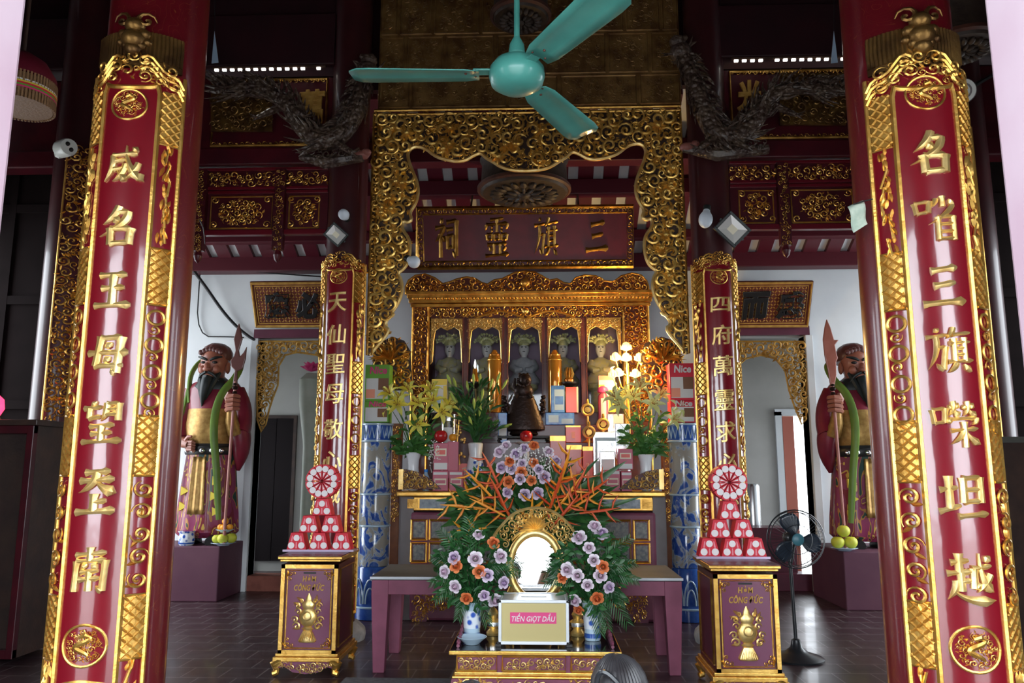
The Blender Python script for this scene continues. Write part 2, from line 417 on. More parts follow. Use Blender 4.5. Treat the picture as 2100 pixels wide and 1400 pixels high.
# ------------------------------------------------------------------ the hall
YB = 10.55            # back wall
def tile_mat(name, c1, c2, grout, sc):
    m = mat(name, c1, .3, 0, .1); n, l, b = nodes_of(m)
    tc = n.new('ShaderNodeTexCoord'); br = n.new('ShaderNodeTexBrick'); br.offset = .5; br.inputs['Scale'].default_value = sc
    br.inputs['Color1'].default_value = (*c1,1); br.inputs['Color2'].default_value = (*c2,1); br.inputs['Mortar'].default_value = (*grout,1)
    br.inputs['Mortar Size'].default_value = .012; br.inputs['Brick Width'].default_value = .6; br.inputs['Row Height'].default_value = .6
    l.new(tc.outputs['Object'], br.inputs['Vector']); l.new(br.outputs['Color'], b.inputs['Base Color'])
    nz = n.new('ShaderNodeTexNoise'); nz.inputs['Scale'].default_value = 3; mr = n.new('ShaderNodeMapRange'); mr.inputs[3].default_value = .22; mr.inputs[4].default_value = .5
    l.new(tc.outputs['Object'], nz.inputs[0]); l.new(nz.outputs[0], mr.inputs[0]); l.new(mr.outputs[0], b.inputs['Roughness'])
    return m
M['floor'] = tile_mat('dark_floor_tiles', (.045,.022,.026), (.055,.028,.032), (.17,.14,.14), 2.0)
M['yard'] = mat('pale_yard_paving', (.5,.48,.45), .9, col2=(.4,.39,.37), nscale=2)
M['pink_wall'] = mat('pink_limewash', (.30,.205,.25), .85, col2=(.36,.29,.33), nscale=2.2)
M['roof_wood'] = mat('dark_red_roof_wood', (.028,.004,.008), .55, col2=(.018,.003,.006), nscale=4)
M['roof_tile'] = mat('pale_roof_tiles', (.86,.90,.92), .8, col2=(.80,.84,.87), nscale=6)
M['brick'] = mat('terracotta_step', (.30,.10,.07), .8, col2=(.22,.07,.05), nscale=9)
M['red_door'] = mat('red_brown_door_edge', (.42,.12,.08), .6)
M['door_dark'] = mat('dark_door', (.010,.006,.007), .7, spec=.2)

struct(MB().box(-6.2, 6.2, .9, 12.8, -.3, 0).build('floor', M['floor'], smooth=False, origin=(0,0,0)))
struct(MB().box(-16, 16, -18, .9, -.45, -.15).build('floor_courtyard', M['yard'], smooth=False))
for sgn, nm in ((-1, 'floor_left_yard'), (1, 'floor_right_yard')):
    struct(MB().box(min(sgn*6.4, sgn*16), max(sgn*6.4, sgn*16), .9, 12.8, -.45, -.15).build(nm, M['yard'], smooth=False))
# entrance front: lintel wall over three doorways, pink posts, far ends
f = MB(); f.box(-6.2, 6.2, 1.15, 1.42, 3.3, 4.4)
struct(f.build('wall_front', M['pink_wall'], smooth=False))
for nm, (a, b) in {'wall_front_left': (-6.2, -3.5), 'wall_front_right': (3.5, 6.2), 'wall_front_centre_left': (-2.2, -1.26), 'wall_front_centre_right': (1.30, 2.2)}.items():
    struct(MB().box(a, b, 1.15, 1.42, 0, 3.3).build(nm, M['pink_wall'], smooth=False))
for sgn, lab in ((-1, 'pale pink entrance post at the left edge of the view'), (1, 'wide pale pink entrance post at the right edge of the view')):
    xe = P(2086, 700, 1.41).x if sgn > 0 else P(-16, 700, 1.41).x
    o = MB().box(min(xe, xe+sgn*.3), max(xe, xe+sgn*.3), 1.16, 1.41, 0, 3.3).build('entrance_post', M['pink_wall'], smooth=False, bevel=.015)
    tag(o, lab, 'post')
for nm, x in (('wall_left', -6.3), ('wall_right', 6.15)):      # side walls; unseen back openings added and rear part whitened to bounce light
    b = MB(); b.box(x, x+.15, .9, 6.6, 0, 7.5, 1); b.box(x, x+.15, 10.2, 10.95, 0, 7.5); b.box(x, x+.15, 12.5, 12.8, 0, 7.5); b.box(x, x+.15, 6.6, 10.2, 0, .3); b.box(x, x+.15, 6.6, 10.2, 4.2, 7.5); b.box(x, x+.15, 10.95, 12.5, 0, 1.0); b.box(x, x+.15, 10.95, 12.5, 2.6, 7.5)
    struct(b.build(nm, [M['white_wall'], M['lacquer_dark']], smooth=False))
for i, x in enumerate((-6.3, 6.15)):
    b = MB()
    for y in (6.6, 8.36, 10.1): b.box(x+.02, x+.13, y, y+.10, .3, 4.2)
    for z in (.3, 4.1): b.box(x+.02, x+.13, 6.6, 10.2, z, z+.10)
    struct(b.build('window_%d' % (i+1), M['lacquer_dark'], smooth=False))  # frames of the unseen openings added for light
# back wall with two doorways
dl0, dl1 = P(522, 900, YB).x, P(700, 900, YB).x; dr0, dr1 = P(1480, 900, YB).x, P(1661, 900, YB).x
dz = P(600, 694, YB).z; ztop = 4.46
b = MB()
for a, c in ((-6.2, dl0), (dl1, dr0), (dr1, 6.2)): b.box(a, c, YB, YB+.22, 0, dz)
b.box(-6.2, 6.2, YB, YB+.22, dz, ztop)
struct(b.build('wall_back', M['white_wall'], smooth=False))
# passage behind
YR = 12.6
rx0, rx1 = P(1606, 900, YR).x, P(1662, 900, YR).x; rz = P(1620, 852, YR).z
b = MB(); b.box(-6.2, rx0, YR, YR+.2, 0, 4.4); b.box(rx1, 6.2, YR, YR+.2, 0, 4.4); b.box(rx0, rx1, YR, YR+.2, rz, 4.4)
struct(b.build('wall_rear', M['grey_wall'], smooth=False))
struct(MB().box(-6.2, 6.2, YB, YR+.2, 4.4, 4.5).build('ceiling_passage', M['grey_wall'], smooth=False))
portal(rx0-.02, rx1+.02, 0, rz, YR+.1, pi)
struct(MB().box(-16, 16, 12.8, 22, -.45, -.15).build('floor_rear_yard', M['yard'], smooth=False))
# rear doorway frame with its reddish open leaf
d = MB()
d.box(rx0-.12, rx0-.02, YR-.05, YR+.02, 0, rz+.06); d.box(rx0-.12, rx1+.08, YR-.05, YR+.02, rz, rz+.10)
fr = d.build('door_2', M['white_wall'], smooth=False); struct(fr)
MB().box(rx0, rx0+.17, YR-.02, YR+.10, .02, rz-.01).build('door_leaf', M['red_door'], fr, smooth=False)
# dark door in the left passage
lx0, lx1, lz = P(533, 900, YR).x, P(603, 900, YR).x, P(560, 858, YR).z
d = MB(); d.box(lx0-.05, lx0, YR-.06, YR, 0, lz+.05); d.box(lx1, lx1+.05, YR-.06, YR, 0, lz+.05); d.box(lx0, lx1, YR-.06, YR, lz, lz+.05)
fr = d.build('door_1', M['dark_wood'], smooth=False); struct(fr)
MB().box(lx0, (lx0+lx1)/2-.005, YR-.04, YR-.005, .16, lz).build('door_leaf', M['door_dark'], fr, smooth=False)
MB().box((lx0+lx1)/2+.005, lx1, YR-.04, YR-.005, .16, lz).build('door_leaf', M['door_dark'], fr, smooth=False)
# doorway trims and steps in the back wall
for i, (a, c) in enumerate(((dl0, dl1), (dr0, dr1))):
    t = MB(); t.box(a-.10, a, YB-.06, YB+.24, 0, dz); t.box(c, c+.10, YB-.06, YB+.24, 0, dz)
    struct(t.build('trim_%d' % (i+1), M['white_wall'], smooth=False, bevel=.008))
    t = MB(); t.box(a-.06, c+.06, YB-.07, YB+.02, dz, dz+.12)
    struct(t.build('trim_%d' % (i+3), M['maroon'], smooth=False))
s0 = P(520, 1200, YB).x
st = MB().box(dl0, dl1, YB-.02, YB+.3, 0, .2).build('doorway_step', M['brick'], smooth=False, bevel=.01)
tag(st, 'terracotta brick step in the left back doorway', 'step')
st = MB().box(dr0+.01, rx1-.1, YB+.25, YB+.55, 0, .22).build('doorway_step', M['maroon'], smooth=False, bevel=.01)
tag(st, 'dark red step in the right back doorway behind the standing fan', 'step')

# ------------------------------------------------------------------ roof
def zr(y): return 4.42 + (10.5-y)*.53            # underside of the rear slope
r = MB()
pr = [(.7, 4.05), (5.2, 7.6), (8.3, 7.6), (8.3, 7.7), (5.2, 7.7), (.7, 4.15)]
k = len(pr)
r.add([(x, y, z) for x in (-6.3, 6.3) for y, z in pr], [(i, (i+1)%k, k+(i+1)%k, k+i) for i in range(k)] + [tuple(range(k)), tuple(range(k,2*k))])
struct(r.build('ceiling_front', M['roof_wood'], smooth=False))
r = MB(); pr = [(8.0, zr(8.0)), (10.8, zr(10.8)), (10.8, zr(10.8)+.08), (8.0, zr(8.0)+.08)]
r.add([(x, y, z) for x in (-6.3, 6.3) for y, z in pr], [(0,1,2,3),(7,6,5,4),(0,4,5,1),(1,5,6,2),(2,6,7,3),(3,7,4,0)])
struct(r.build('ceiling_rear', M['roof_tile'], smooth=False))
struct(MB().box(-6.2, 6.2, 7.96, 8.05, zr(8.05)-.02, 7.65).build('wall_upper', M['roof_wood'], smooth=False))
M['rafter'] = mat('dark_red_rafter', (.085,.005,.014), .5, 0, .1)
sp = 48/1600*10.2
g = 'roof rafters under the pale tiles'
px0 = P(853, 347, 8.9).x
i0 = int((-5.9-px0)/sp)
proto = None
for i in range(i0, i0+44):
    x = px0 + i*sp - sp*.30
    if x > 6: break
    m = MB(); wd = sp*.30
    pr = [(8.06, zr(8.06)), (10.55, zr(10.55)), (10.55, zr(10.55)-.07), (8.06, zr(8.06)-.07)]
    m.add([(xx, y, z-.002) for xx in (x-wd, x+wd) for y, z in pr], [(0,1,2,3),(7,6,5,4),(0,4,5,1),(1,5,6,2),(2,6,7,3),(3,7,4,0)])
    if proto is None:
        proto = m.build('roof_rafter', M['rafter'], smooth=False); o = proto; px_ = x
    else:
        o = proto.copy(); COL.objects.link(o); o.location.x = proto.location.x + (x-px_)
    tag(o, 'dark red rafter under the pale roof tiles, one of a row', 'rafter', g)
def purlin(y, hgt, dep, lab, dz=-.07, x0=-6.15, x1=6.15, m='rafter'):
    z = zr(y)+dz
    o = MB().box(x0, x1, y-dep/2, y+dep/2, z-hgt, z).build('roof_purlin', M[m], smooth=False, bevel=.01)
    return tag(o, lab, 'beam')
z0 = P(1000, 555, 10.4).z
o = MB().box(-6.15, 6.15, 10.28, 10.5, z0, P(1000, 526, 10.4).z).build('eave_beam', M['rafter'], smooth=False, bevel=.01)
tag(o, 'dark red eave beam along the top of the white back wall', 'beam')
purlin(9.14, .19, .16, 'dark red purlin crossing behind the round lantern')
purlin(8.62, .26, .2, 'dark red purlin just above the upper row of pale roof tiles')
purlin(9.9, .12, .14, 'dark red purlin above the striped roof tiles over the side doors')

# added dark partitions hiding the bright side openings beyond the far columns
M['partition'] = mat('dark_partition_wood', (.010,.006,.006), .85, spec=.1, col2=(.007,.004,.004), nscale=5)
for sg, nm in ((-1, 'left'), (1, 'right')):
    a = P(88, 800, 7.72).x if sg < 0 else P(2050, 800, 7.72).x; e = sg*6.12
    root = empty('partition_screen', ((a+e)/2, 7.86, 0), 'dark wooden partition between the far %s column and the side wall' % nm, 'partition')
    x0, x1 = min(a,e), max(a,e)
    m = MB(); m.box(x0, x1, 7.86, 7.90, .02, 5.3); m.build('board', M['partition'], root, smooth=False)
    m = MB()
    for x in (x0, (x0+x1)/2-.04, x1-.08): m.box(x, x+.08, 7.83, 7.86, .02, 5.3)
    for z in (.02, 1.0, 2.2, 3.3, 4.3): m.box(x0, x1, 7.832, 7.858, z, z+.09)
    m.build('rails', M['partition'], root, smooth=False)
# ------------------------------------------------------------------ columns with couplet boards
def vine_lacquer():
    m = mat('painted_red_lacquer', (.10,.005,.011), .30, 0, .45); n, l, b = nodes_of(m)
    tc = n.new('ShaderNodeTexCoord'); nz = n.new('ShaderNodeTexNoise'); nz.inputs['Scale'].default_value = 4.5; nz.inputs['Detail'].default_value = 1.5; nz.inputs['Distortion'].default_value = 2.5
    wv = n.new('ShaderNodeMath'); wv.operation = 'PINGPONG'; wv.inputs[1].default_value = .06
    r = n.new('ShaderNodeValToRGB'); r.color_ramp.elements[0].position = .0; r.color_ramp.elements[0].color = (.22,.06,.02,1)
    r.color_ramp.elements[1].position = .06; r.color_ramp.elements[1].color = (.115,.004,.009,1)
    l.new(tc.outputs['Object'], nz.inputs['Vector']); l.new(nz.outputs['Fac'], wv.inputs[0]); sc = n.new('ShaderNodeMath'); sc.operation = 'DIVIDE'; sc.inputs[1].default_value = .06
    l.new(wv.outputs[0], sc.inputs[0]); l.new(sc.outputs[0], r.inputs[0]); l.new(r.outputs[0], b.inputs['Base Color'])
    return m
M['lacquer_vine'] = vine_lacquer()
def board_lacquer():
    m = mat('couplet_lacquer', (.20,.006,.016), .26, 0, 1.0); n, l, b = nodes_of(m); b.inputs['Coat IOR'].default_value = 1.62; b.inputs['Coat Roughness'].default_value = .09
    tc = n.new('ShaderNodeTexCoord'); mp = n.new('ShaderNodeMapping'); mp.inputs['Scale'].default_value = (4,4,1.6)
    nz = n.new('ShaderNodeTexNoise'); nz.inputs['Scale'].default_value = 1.6; nz.inputs['Detail'].default_value = 3
    bp = n.new('ShaderNodeBump'); bp.inputs['Strength'].default_value = .12; bp.inputs['Distance'].default_value = .03
    r = n.new('ShaderNodeValToRGB'); r.color_ramp.elements[0].color = (.15,.004,.012,1); r.color_ramp.elements[1].color = (.23,.006,.014,1)
    l.new(tc.outputs['Object'], mp.inputs[0]); l.new(mp.outputs[0], nz.inputs['Vector']); l.new(nz.outputs['Fac'], bp.inputs['Height']); l.new(nz.outputs['Fac'], r.inputs[0])
    l.new(r.outputs[0], b.inputs['Base Color']); l.new(bp.outputs[0], b.inputs['Normal']); l.new(bp.outputs[0], b.inputs['Coat Normal'])
    return m
M['board'] = board_lacquer()

def column(px, py, Y, R, ztop, label, mt='lacquer_vine'):
    c = P(px, py, Y)
    root = empty('column', (c.x, Y, 0), label, 'column')
    m = MB(); prof = [(R*1.01, .16)] + [(R*(1.01 - .03*i/12), .16+(ztop-.16)*i/12) for i in range(1, 13)]
    m.lathe(prof, 48, (c.x, Y, 0)); m.build('shaft', M[mt], root)
    b = MB(); b.lathe([(R*1.5,0),(R*1.55,.05),(R*1.5,.10),(R*1.3,.14),(R*1.15,.165)], 32, (c.x, Y, 0)); b.build('base_stone', M['stone'], root)
    return root, c.x
def arc_panel(mb, xf, a0, a1, b0, b1, d0, d1, n=20, mi=0, top=None):
    """shell piece following the column; top(a) may give the upper edge"""
    vs = []; 
    for i in range(n+1):
        a = a0+(a1-a0)*i/n; t = top(a) if top else b1
        vs += [xf(a,b0,d0), xf(a,t,d0), xf(a,b0,d1), xf(a,t,d1)]
    fs = []
    for i in range(n):
        k = 4*i; q = k+4
        fs += [(k+2,q+2,q+3,k+3), (k,k+1,q+1,q), (k,q,q+2,k+2), (k+1,k+3,q+3,q+1)]
    fs += [(0,2,3,1), (4*n,4*n+1,4*n+3,4*n+2)]
    keep = mb.xf; mb.xf = None; mb.add(vs, fs, mi); mb.xf = keep

def couplet(cx, Y, R, face, fh, oh, zt, zb, chars, zs, med, label, seed, gold='gold', cw=.17, chh=.2, ch_off=0.0, bold=.014):
    """curved lacquer board: fh / oh = half widths (radians) of the red field and the whole"""
    rng = random.Random(seed)
    rb = R*1.01; xf = cyl_xf(cx, Y, rb, face)
    root = empty('couplet_board', (cx, Y, zb), label, 'couplet board')
    A, O = rb*fh, rb*oh
    m = MB(xf); arc_panel(m, xf, -O, O, zb, zt, .002, .022, 26); m.build('panel', M['board'], root)
    # frame lines: outer edge, inner field line with arched top
    m = MB(xf); k = 14
    za = zt - A*.55
    for sg in (-1, 1):
        rim(m, [(sg*O, zb+(zt-zb)*i/k) for i in range(k+1)], .011, .022, 0, 6)
    arch = [(-A, zb+.10), (-A, za-.05), (-A*.9, za)]
    arch += [(A*sin(q)*.9, za + (zt-za-.10)*cos(q)) for q in [(-pi/2 + pi*i/16) for i in range(17)]]
    arch += [(A*.9, za), (A, za-.05), (A, zb+.10)]
    # cut into short runs so that it follows the curve
    path = []
    for i in range(len(arch)-1):
        n = max(1, int(hypot(arch[i+1][0]-arch[i][0], arch[i+1][1]-arch[i][1])/.25))
        path += [(arch[i][0]+(arch[i+1][0]-arch[i][0])*t/n, arch[i][1]+(arch[i+1][1]-arch[i][1])*t/n) for t in range(n)]
    path.append(arch[-1]); rim(m, path, .012, .022, 0, 6)
    rim(m, [(-A+2*A*i/12, zb+.10+.03*sin(pi*i/12)) for i in range(13)], .010, .022, 0, 6)
    rim(m, [(-O+2*O*i/16, zb+.005) for i in range(17)], .011, .022, 0, 6)
    m.build('frame_moulding', M[gold], root)
    # carved side borders: lattice, bamboo, coins and scrolls in turn
    bw = O-A
    for sg in (-1, 1):
        m = MB(xf); x0, x1 = (A+.012, O-.012) if sg > 0 else (-O+.012, -A-.012)
        z = zt-.10; sec = 0; H = (zt-zb)/8.2
        while z > zb+.05:
            hh = min(H*(.75 if sec % 2 == 0 else 1.45), z-zb-.02)
            if sec % 2 == 0:
                arc_panel(m, xf, x0, x1, z-hh, z, .022, .028, 5)
                lattice(m, x0, x1, z-hh, z, bw*.42, .0055, .030)
               
            else:
                t = z-.02; kind = (sec//2) % 3
                while t > z-hh+bw*.45:
                    s = bw*.40; a_ = (x0+x1)/2
                    if kind == 0:
                        m.tube([(a_+rng.uniform(-.2,.2)*bw, t, .028), (a_+rng.uniform(-.2,.2)*bw, t-bw*.8, .03)], .006, 5)
                        for _ in range(4): leaf_blade(m, a_+rng.uniform(-.2,.2)*bw, t-rng.uniform(0,.6)*bw, bw*rng.uniform(.35,.6), bw*.09, rng.choice((-1.57,1.57))+rng.uniform(-.45,.45), .024, .5, 0, 0)
                        t -= bw*.75
                    elif kind == 1:
                        rim(m, ringpts(a_, t-s, s*.8, s*.8, 26), .007, .028, 0, 6, True)
                        curl(m, a_-s*.1, t-s*2.4, s*.62, rng.uniform(0,6), rng.choice((1,-1)), 1.3, .2, .024, .3, 0, 6, 22)
                        t -= bw*1.25
                    else:
                        curl(m, a_, t-s, s*.95, rng.uniform(0,6), rng.choice((1,-1)), 1.5, .2, .024, .3, 0, 6, 24)
                        leaf_blade(m, a_, t-s*1.6, s*1.1, s*.25, rng.uniform(0,6), .024, .4)
                        t -= bw*.95
            rim(m, [(x0+(x1-x0)*i/4, z-hh) for i in range(5)], .006, .028, 0, 5)
            z -= hh; sec += 1
        m.build('carved_border', M[gold], root)
    # crest: mask with mane, spreading clouds
    m = MB(xf); w = O
    pts = [(-w*.98, zt-.14), (-w*.9, zt+.02), (-w*.45, zt+.06), (0, zt+.10), (w*.45, zt+.06), (w*.9, zt+.02), (w*.98, zt-.14), (w*.8, zt-.10), (A*.8, zt-.075), (0, zt-.055), (-A*.8, zt-.075), (-w*.8, zt-.10)]
    scroll_fill(m, pts, .014, .034, rng, 900, .022, .5, 0, .8, 1.2, 18)
    for sg in (-1, 1):
        for q in range(3):
            rim(m, [(sg*w*(.18+.8*t/8), zt+.055-.03*q-.13*(t/8)**2 + .02*sin(t*1.1)) for t in range(9)], .008, .03, 0, 5)
    m.build('crest_carving', M[gold], root)
    if R > .22:
        m = MB(xf); hb = zt+.15
        arc_panel(m, xf, -w*.95, w*.95, zt+.02, zt+.20, .002, .018, 14)
        for i in range(26):
            a_ = -w*.9+1.8*w*i/25
            rim(m, [(a_, zt+.05), (a_*1.02, zt+.12), (a_*1.0, zt+.20)], .008, .02, 0, 5)
        for (ex, ez, er) in ((0,0,.055),(-.045,.03,.03),(.045,.03,.03),(0,-.05,.04),(-.03,-.03,.026),(.03,-.03,.026),(0,.075,.045),(-.06,-.01,.022),(.06,-.01,.022)):
            g = [(ex+er*cos(q)*cos(p_), hb+ez+er*sin(p_), .02+max(0,er*1.1*1)*1) for q in (0,) for p_ in (0,)]
            nu, nv = 9, 5; vs = []; fs = []
            for i in range(nv+1):
                p_ = pi/2*i/nv
                for j in range(nu):
                    q = 2*pi*j/nu; vs.append((ex+er*cos(p_)*cos(q), hb+ez+er*cos(p_)*sin(q), .018+er*1.2*sin(p_)))
            for i in range(nv):
                for j in range(nu): fs.append((i*nu+j, i*nu+(j+1)%nu, (i+1)*nu+(j+1)%nu, (i+1)*nu+j))
            m.add(vs, fs)
        for sg in (-1,1):
            curl(m, sg*.05, hb+.10, .045, 0 if sg>0 else pi, sg, 1.3, .25, .02, .5)
        m.build('beast_mask', M['gold_dark'], root)
    # lettering
    for ch, z in zip(chars, zs):
        m = MB(xf)
        if ch in STROKES and R > .22: brush_char(m, ch, ch_off, z, cw*1.04, chh*.98, .021, .020)
        elif ch == '*':
            put_glyph(m, '天', ch_off, z+chh*.24, cw*.98, chh*.62, .020, .020, .12, 10, bold=bold, bev=.026); put_glyph(m, '上', ch_off, z-chh*.30, cw*.95, chh*.46, .020, .020, .06, 10, bold=bold, bev=.026)
        else:
            put_glyph(m, ch, ch_off, z, cw*(1.0), chh*(.72 if ch in '三四' else .98), .020, .020, .12, 10, bold=bold, bev=.026 if R > .22 else .012)
        m.build('character', M['gold_pale'], root, angle=25)
    for z, r in med:
        m = MB(xf); medallion(m, ch_off, z, r, .022, rng); m.build('medallion', M[gold], root)
    return root

face = -pi/2
ZT = 5.2
# outer pair
R1 = .245
YL, YRt = 3.8, 3.6
zc = lambda px, py, Y, R: P(px, py, Y-R*.9).z
_, cxl = column(277, 700, YL, R1, ZT, 'big red lacquered column in the left foreground, faint gold vines painted on it')
couplet(cxl, YL, R1, face+radians(4), radians(29.5), radians(54), zc(285,150,YL,R1), zc(170,1378,YL,R1)-.16,
    '威名王母望*南', [zc(x,y,YL,R1) for x,y in ((250,345),(240,470),(230,600),(220,728),(205,868),(193,1008),(187,1165))],
    [(zc(268,223,YL,R1), .078), (zc(174,1319,YL,R1), .088)], 'tall red couplet board with gold characters on the big left foreground column', 11)
_, cxr = column(1890, 700, YRt, R1, ZT, 'big red lacquered column in the right foreground, faint gold vines painted on it')
couplet(cxr, YRt, R1, face-radians(4), radians(29.5), radians(54), zc(1870,150,YRt,R1), zc(1990,1385,YRt,R1)-.16,
    '名㗂三旗㘇坦越', [zc(x,y,YRt,R1) for x,y in ((1895,322),(1905,455),(1915,592),(1934,722),(1945,870),(1965,1018),(1978,1182))],
    [(zc(1880,200,YRt,R1), .078), (zc(1988,1326,YRt,R1), .088)], 'tall red couplet board with gold characters on the big right foreground column', 12)
# inner pair
R2 = .20; YI = 7.7
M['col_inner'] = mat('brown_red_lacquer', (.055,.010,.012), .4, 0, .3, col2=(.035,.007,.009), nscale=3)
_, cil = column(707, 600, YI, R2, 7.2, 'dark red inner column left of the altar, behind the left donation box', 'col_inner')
zi = lambda px, py: P(px, py, YI-R2).z
couplet(cil, YI, R2, face-radians(3), radians(39), radians(80), zi(705,535), .25, '天仙聖母敬心誠', [zi(x,y) for x,y in ((697,620),(695,686),(692,746),(690,808),(688,880),(685,945),(683,1012))],
    [(zi(702,567), .075)], 'narrow red couplet board with gold characters on the inner column left of the altar', 13, cw=.165, chh=.2, bold=.0)
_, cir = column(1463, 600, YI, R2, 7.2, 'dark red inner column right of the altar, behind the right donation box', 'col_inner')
couplet(cir, YI, R2, face+radians(3), radians(39), radians(80), zi(1463,535), .25, '四府萬靈求必應', [zi(x,y) for x,y in ((1465,625),(1470,687),(1472,750),(1474,820),(1477,885),(1479,950),(1481,1015))],
    [(zi(1464,568), .075)], 'narrow red couplet board with gold characters on the inner column right of the altar', 14, cw=.165, chh=.2, bold=.0)
# far left and far right columns of the inner row, with carved gold boards
def side_column(px, label, seed, sg):
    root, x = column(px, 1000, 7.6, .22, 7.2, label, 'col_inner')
    rng = random.Random(seed)
    fa = -pi/2 + sg*radians(42)
    xf = cyl_xf(x, 7.6, .222, fa); m = MB(xf)
    b = empty('carved_board', (x, 7.6, .75), label.split(' column')[0].replace('dark red', 'gilded carved bamboo board on the') + ' column', 'carved board')
    arc_panel(m, xf, -.13, .13, .75, 4.9, .003, .02, 10); m.build('panel', M['lacquer_dark'], b)
    m = MB(xf); pts = [(-.125,.8),(.125,.8),(.125,4.85),(-.125,4.85)]
    scroll_fill(m, pts, .022, .06, rng, 1500, .02, .6, 0, .78, 2)
    for s in (-1,1): rim(m, [(s*.13, .75+4.15*i/10) for i in range(11)], .01, .02)
    m.build('carving', M['gold'], b)
side_column(97, 'dark red far left column of the inner row, beside the left edge', 21, 1)
side_column(2042, 'dark red far right column of the inner row, beside the right edge', 22, -1)
# ------------------------------------------------------------------ gilded gate screen between the inner columns
YG = 7.56
rng = random.Random(5)
def L2(pts, Y): return [(P(x,y,Y).x, P(x,y,Y).z) for x, y in pts]
inner_px = [(1077,350),(1050,349),(1029,343),(1010,331),(997,324),(986,313),(972,318),(954,329),(936,331),(919,328),(903,324),(890,318),(874,305),(858,300),(845,302),(836,313),(838,330),
 (846,350),(855,372),(858,392),(855,410),(848,424),(840,436),(845,451),(836,456),(827,453),(824,464),(829,476),(837,486),(841,500),(840,520),(836,538),(829,550),(815,560),(822,572),(825,588),(823,604),(815,624),(803,641),(808,645),(795,652),(788,668),(798,676),(790,690),(776,706),(758,728)]
inner = smooth_poly(L2(inner_px, YG), 1)
xo = P(766, 300, YG).x; zt = P(1080, 228, YG).z
def axis_fix(p): return (min(p[0], -0.0), p[1])
x_c = (P(766,300,YG).x + P(1397,300,YG).x)/2      # axis of the gate
half = [(x_c, zt), (xo, zt), (xo, inner[-1][1])] + list(reversed(inner))
half[-1] = (x_c, half[-1][1])
gate = empty('gate_screen', (x_c, YG, inner[-1][1]), 'huge gilded openwork screen with scalloped inner edge framing the altar between the inner columns', 'carved screen')
def mirror(poly): return [(2*x_c-a, b) for a, b in poly]
for sg in (1, -1):
    pl = half if sg == 1 else mirror(half)
    m = MB(plane_xf(YG)); m.prism(pl, -.05, -.01); m.build('backing', M['dark_wood'], gate, smooth=False)  # dark sheet stands in for the shade showing through the openwork
for sg in (1, -1):
    pl = half if sg == 1 else mirror(half)
    top = [p for p in pl]
    m = MB(plane_xf(YG)); scroll_fill(m, pl, .024, .088, rng, 7000, -.01, .7, 0, .68, 3, 18, .23, 6)
    for i in range(16):                       # blossoms and beasts' heads standing out of the scrolls
        for _ in range(40):
            a = rng.uniform(xo, x_c); b_ = rng.uniform(inner[-1][1]+.2, zt-.1)
            if in_poly(a-.06,b_,half) and in_poly(a+.06,b_,half) and in_poly(a,b_-.06,half): break
        if sg == -1: a = 2*x_c-a
        for j in range(7):
            q = 2*pi*j/7; leaf_blade(m, a, b_, .085, .022, q, .02, .7, 0, .1)
        m.xf = None; m.ell((a, YG-.06, b_), (.028,.03,.028), 8, 6); m.xf = plane_xf(YG)
    m.build('carving', M['gate_gold'], gate)
ed = inner + [(2*x_c-a, b) for a, b in reversed(inner)]
m = MB(plane_xf(YG)); mid = len(inner)
rim(m, list(reversed(inner)) + [(2*x_c-a, b) for a, b in inner[1:]], .019, .0, 0, 6)
m.build('edge_moulding', M['gold_pale'], gate)
m = MB(plane_xf(YG))
for sg in (1,-1):
    x = xo if sg == 1 else 2*x_c-xo
    for dx in (0, .05): rim(m, [(x-sg*dx+sg*.05, zt), (x-sg*dx+sg*.05, inner[-1][1])], .014, .01)
    m2 = [(x+sg*.02, zt-.05*i) for i in range(int((zt-inner[-1][1])/.05))]
    m.xf = None
    for (a, b_) in m2: m.ell((a, YG-.015, b_), (.016,.014,.018), 6, 5)
    m.xf = plane_xf(YG)
for dz in (0, .045): rim(m, [(xo, zt+dz-.02), (2*x_c-xo, zt+dz-.02)], .016, .01)
m.build('outer_moulding', M['gold_old'], gate)
# paired gold wings below the screen, either side of the shrine
def wing(px0, px1, py0, py1, Y, label, seed):
    r_ = random.Random(seed)
    base = L2([(px0,py1),(px1,py1),(px1-4,py0+30),(px1-18,py0+8),((px0+px1)/2,py0),(px0+8,py0+14),(px0,py0+40)], Y)
    root = empty('carved_wing', (P((px0+px1)/2, py1, Y).x, Y, base[0][1]), label, 'carving')
    m = MB(plane_xf(Y)); m.prism([(a*.94+.06*P((px0+px1)/2,(py0+py1)/2,Y).x, b) for a, b in base], -.03, 0); m.build('backing', M['dark_wood'], root, smooth=False)
    m = MB(plane_xf(Y)); scroll_fill(m, base, .03, .085, r_, 1200, 0, .8, 0, .74, 2.5)
    for i in range(14):
        q = r_.uniform(.2, 2.9); cx_, cz_ = P((px0+px1)/2, py0+50, Y).x, P((px0+px1)/2, py0+50, Y).z
        leaf_blade(m, cx_, cz_, .26, .02, q, .05, .6, 0, r_.uniform(-.5,.5))
    m.build('carving', M['gold'], root)
    return root

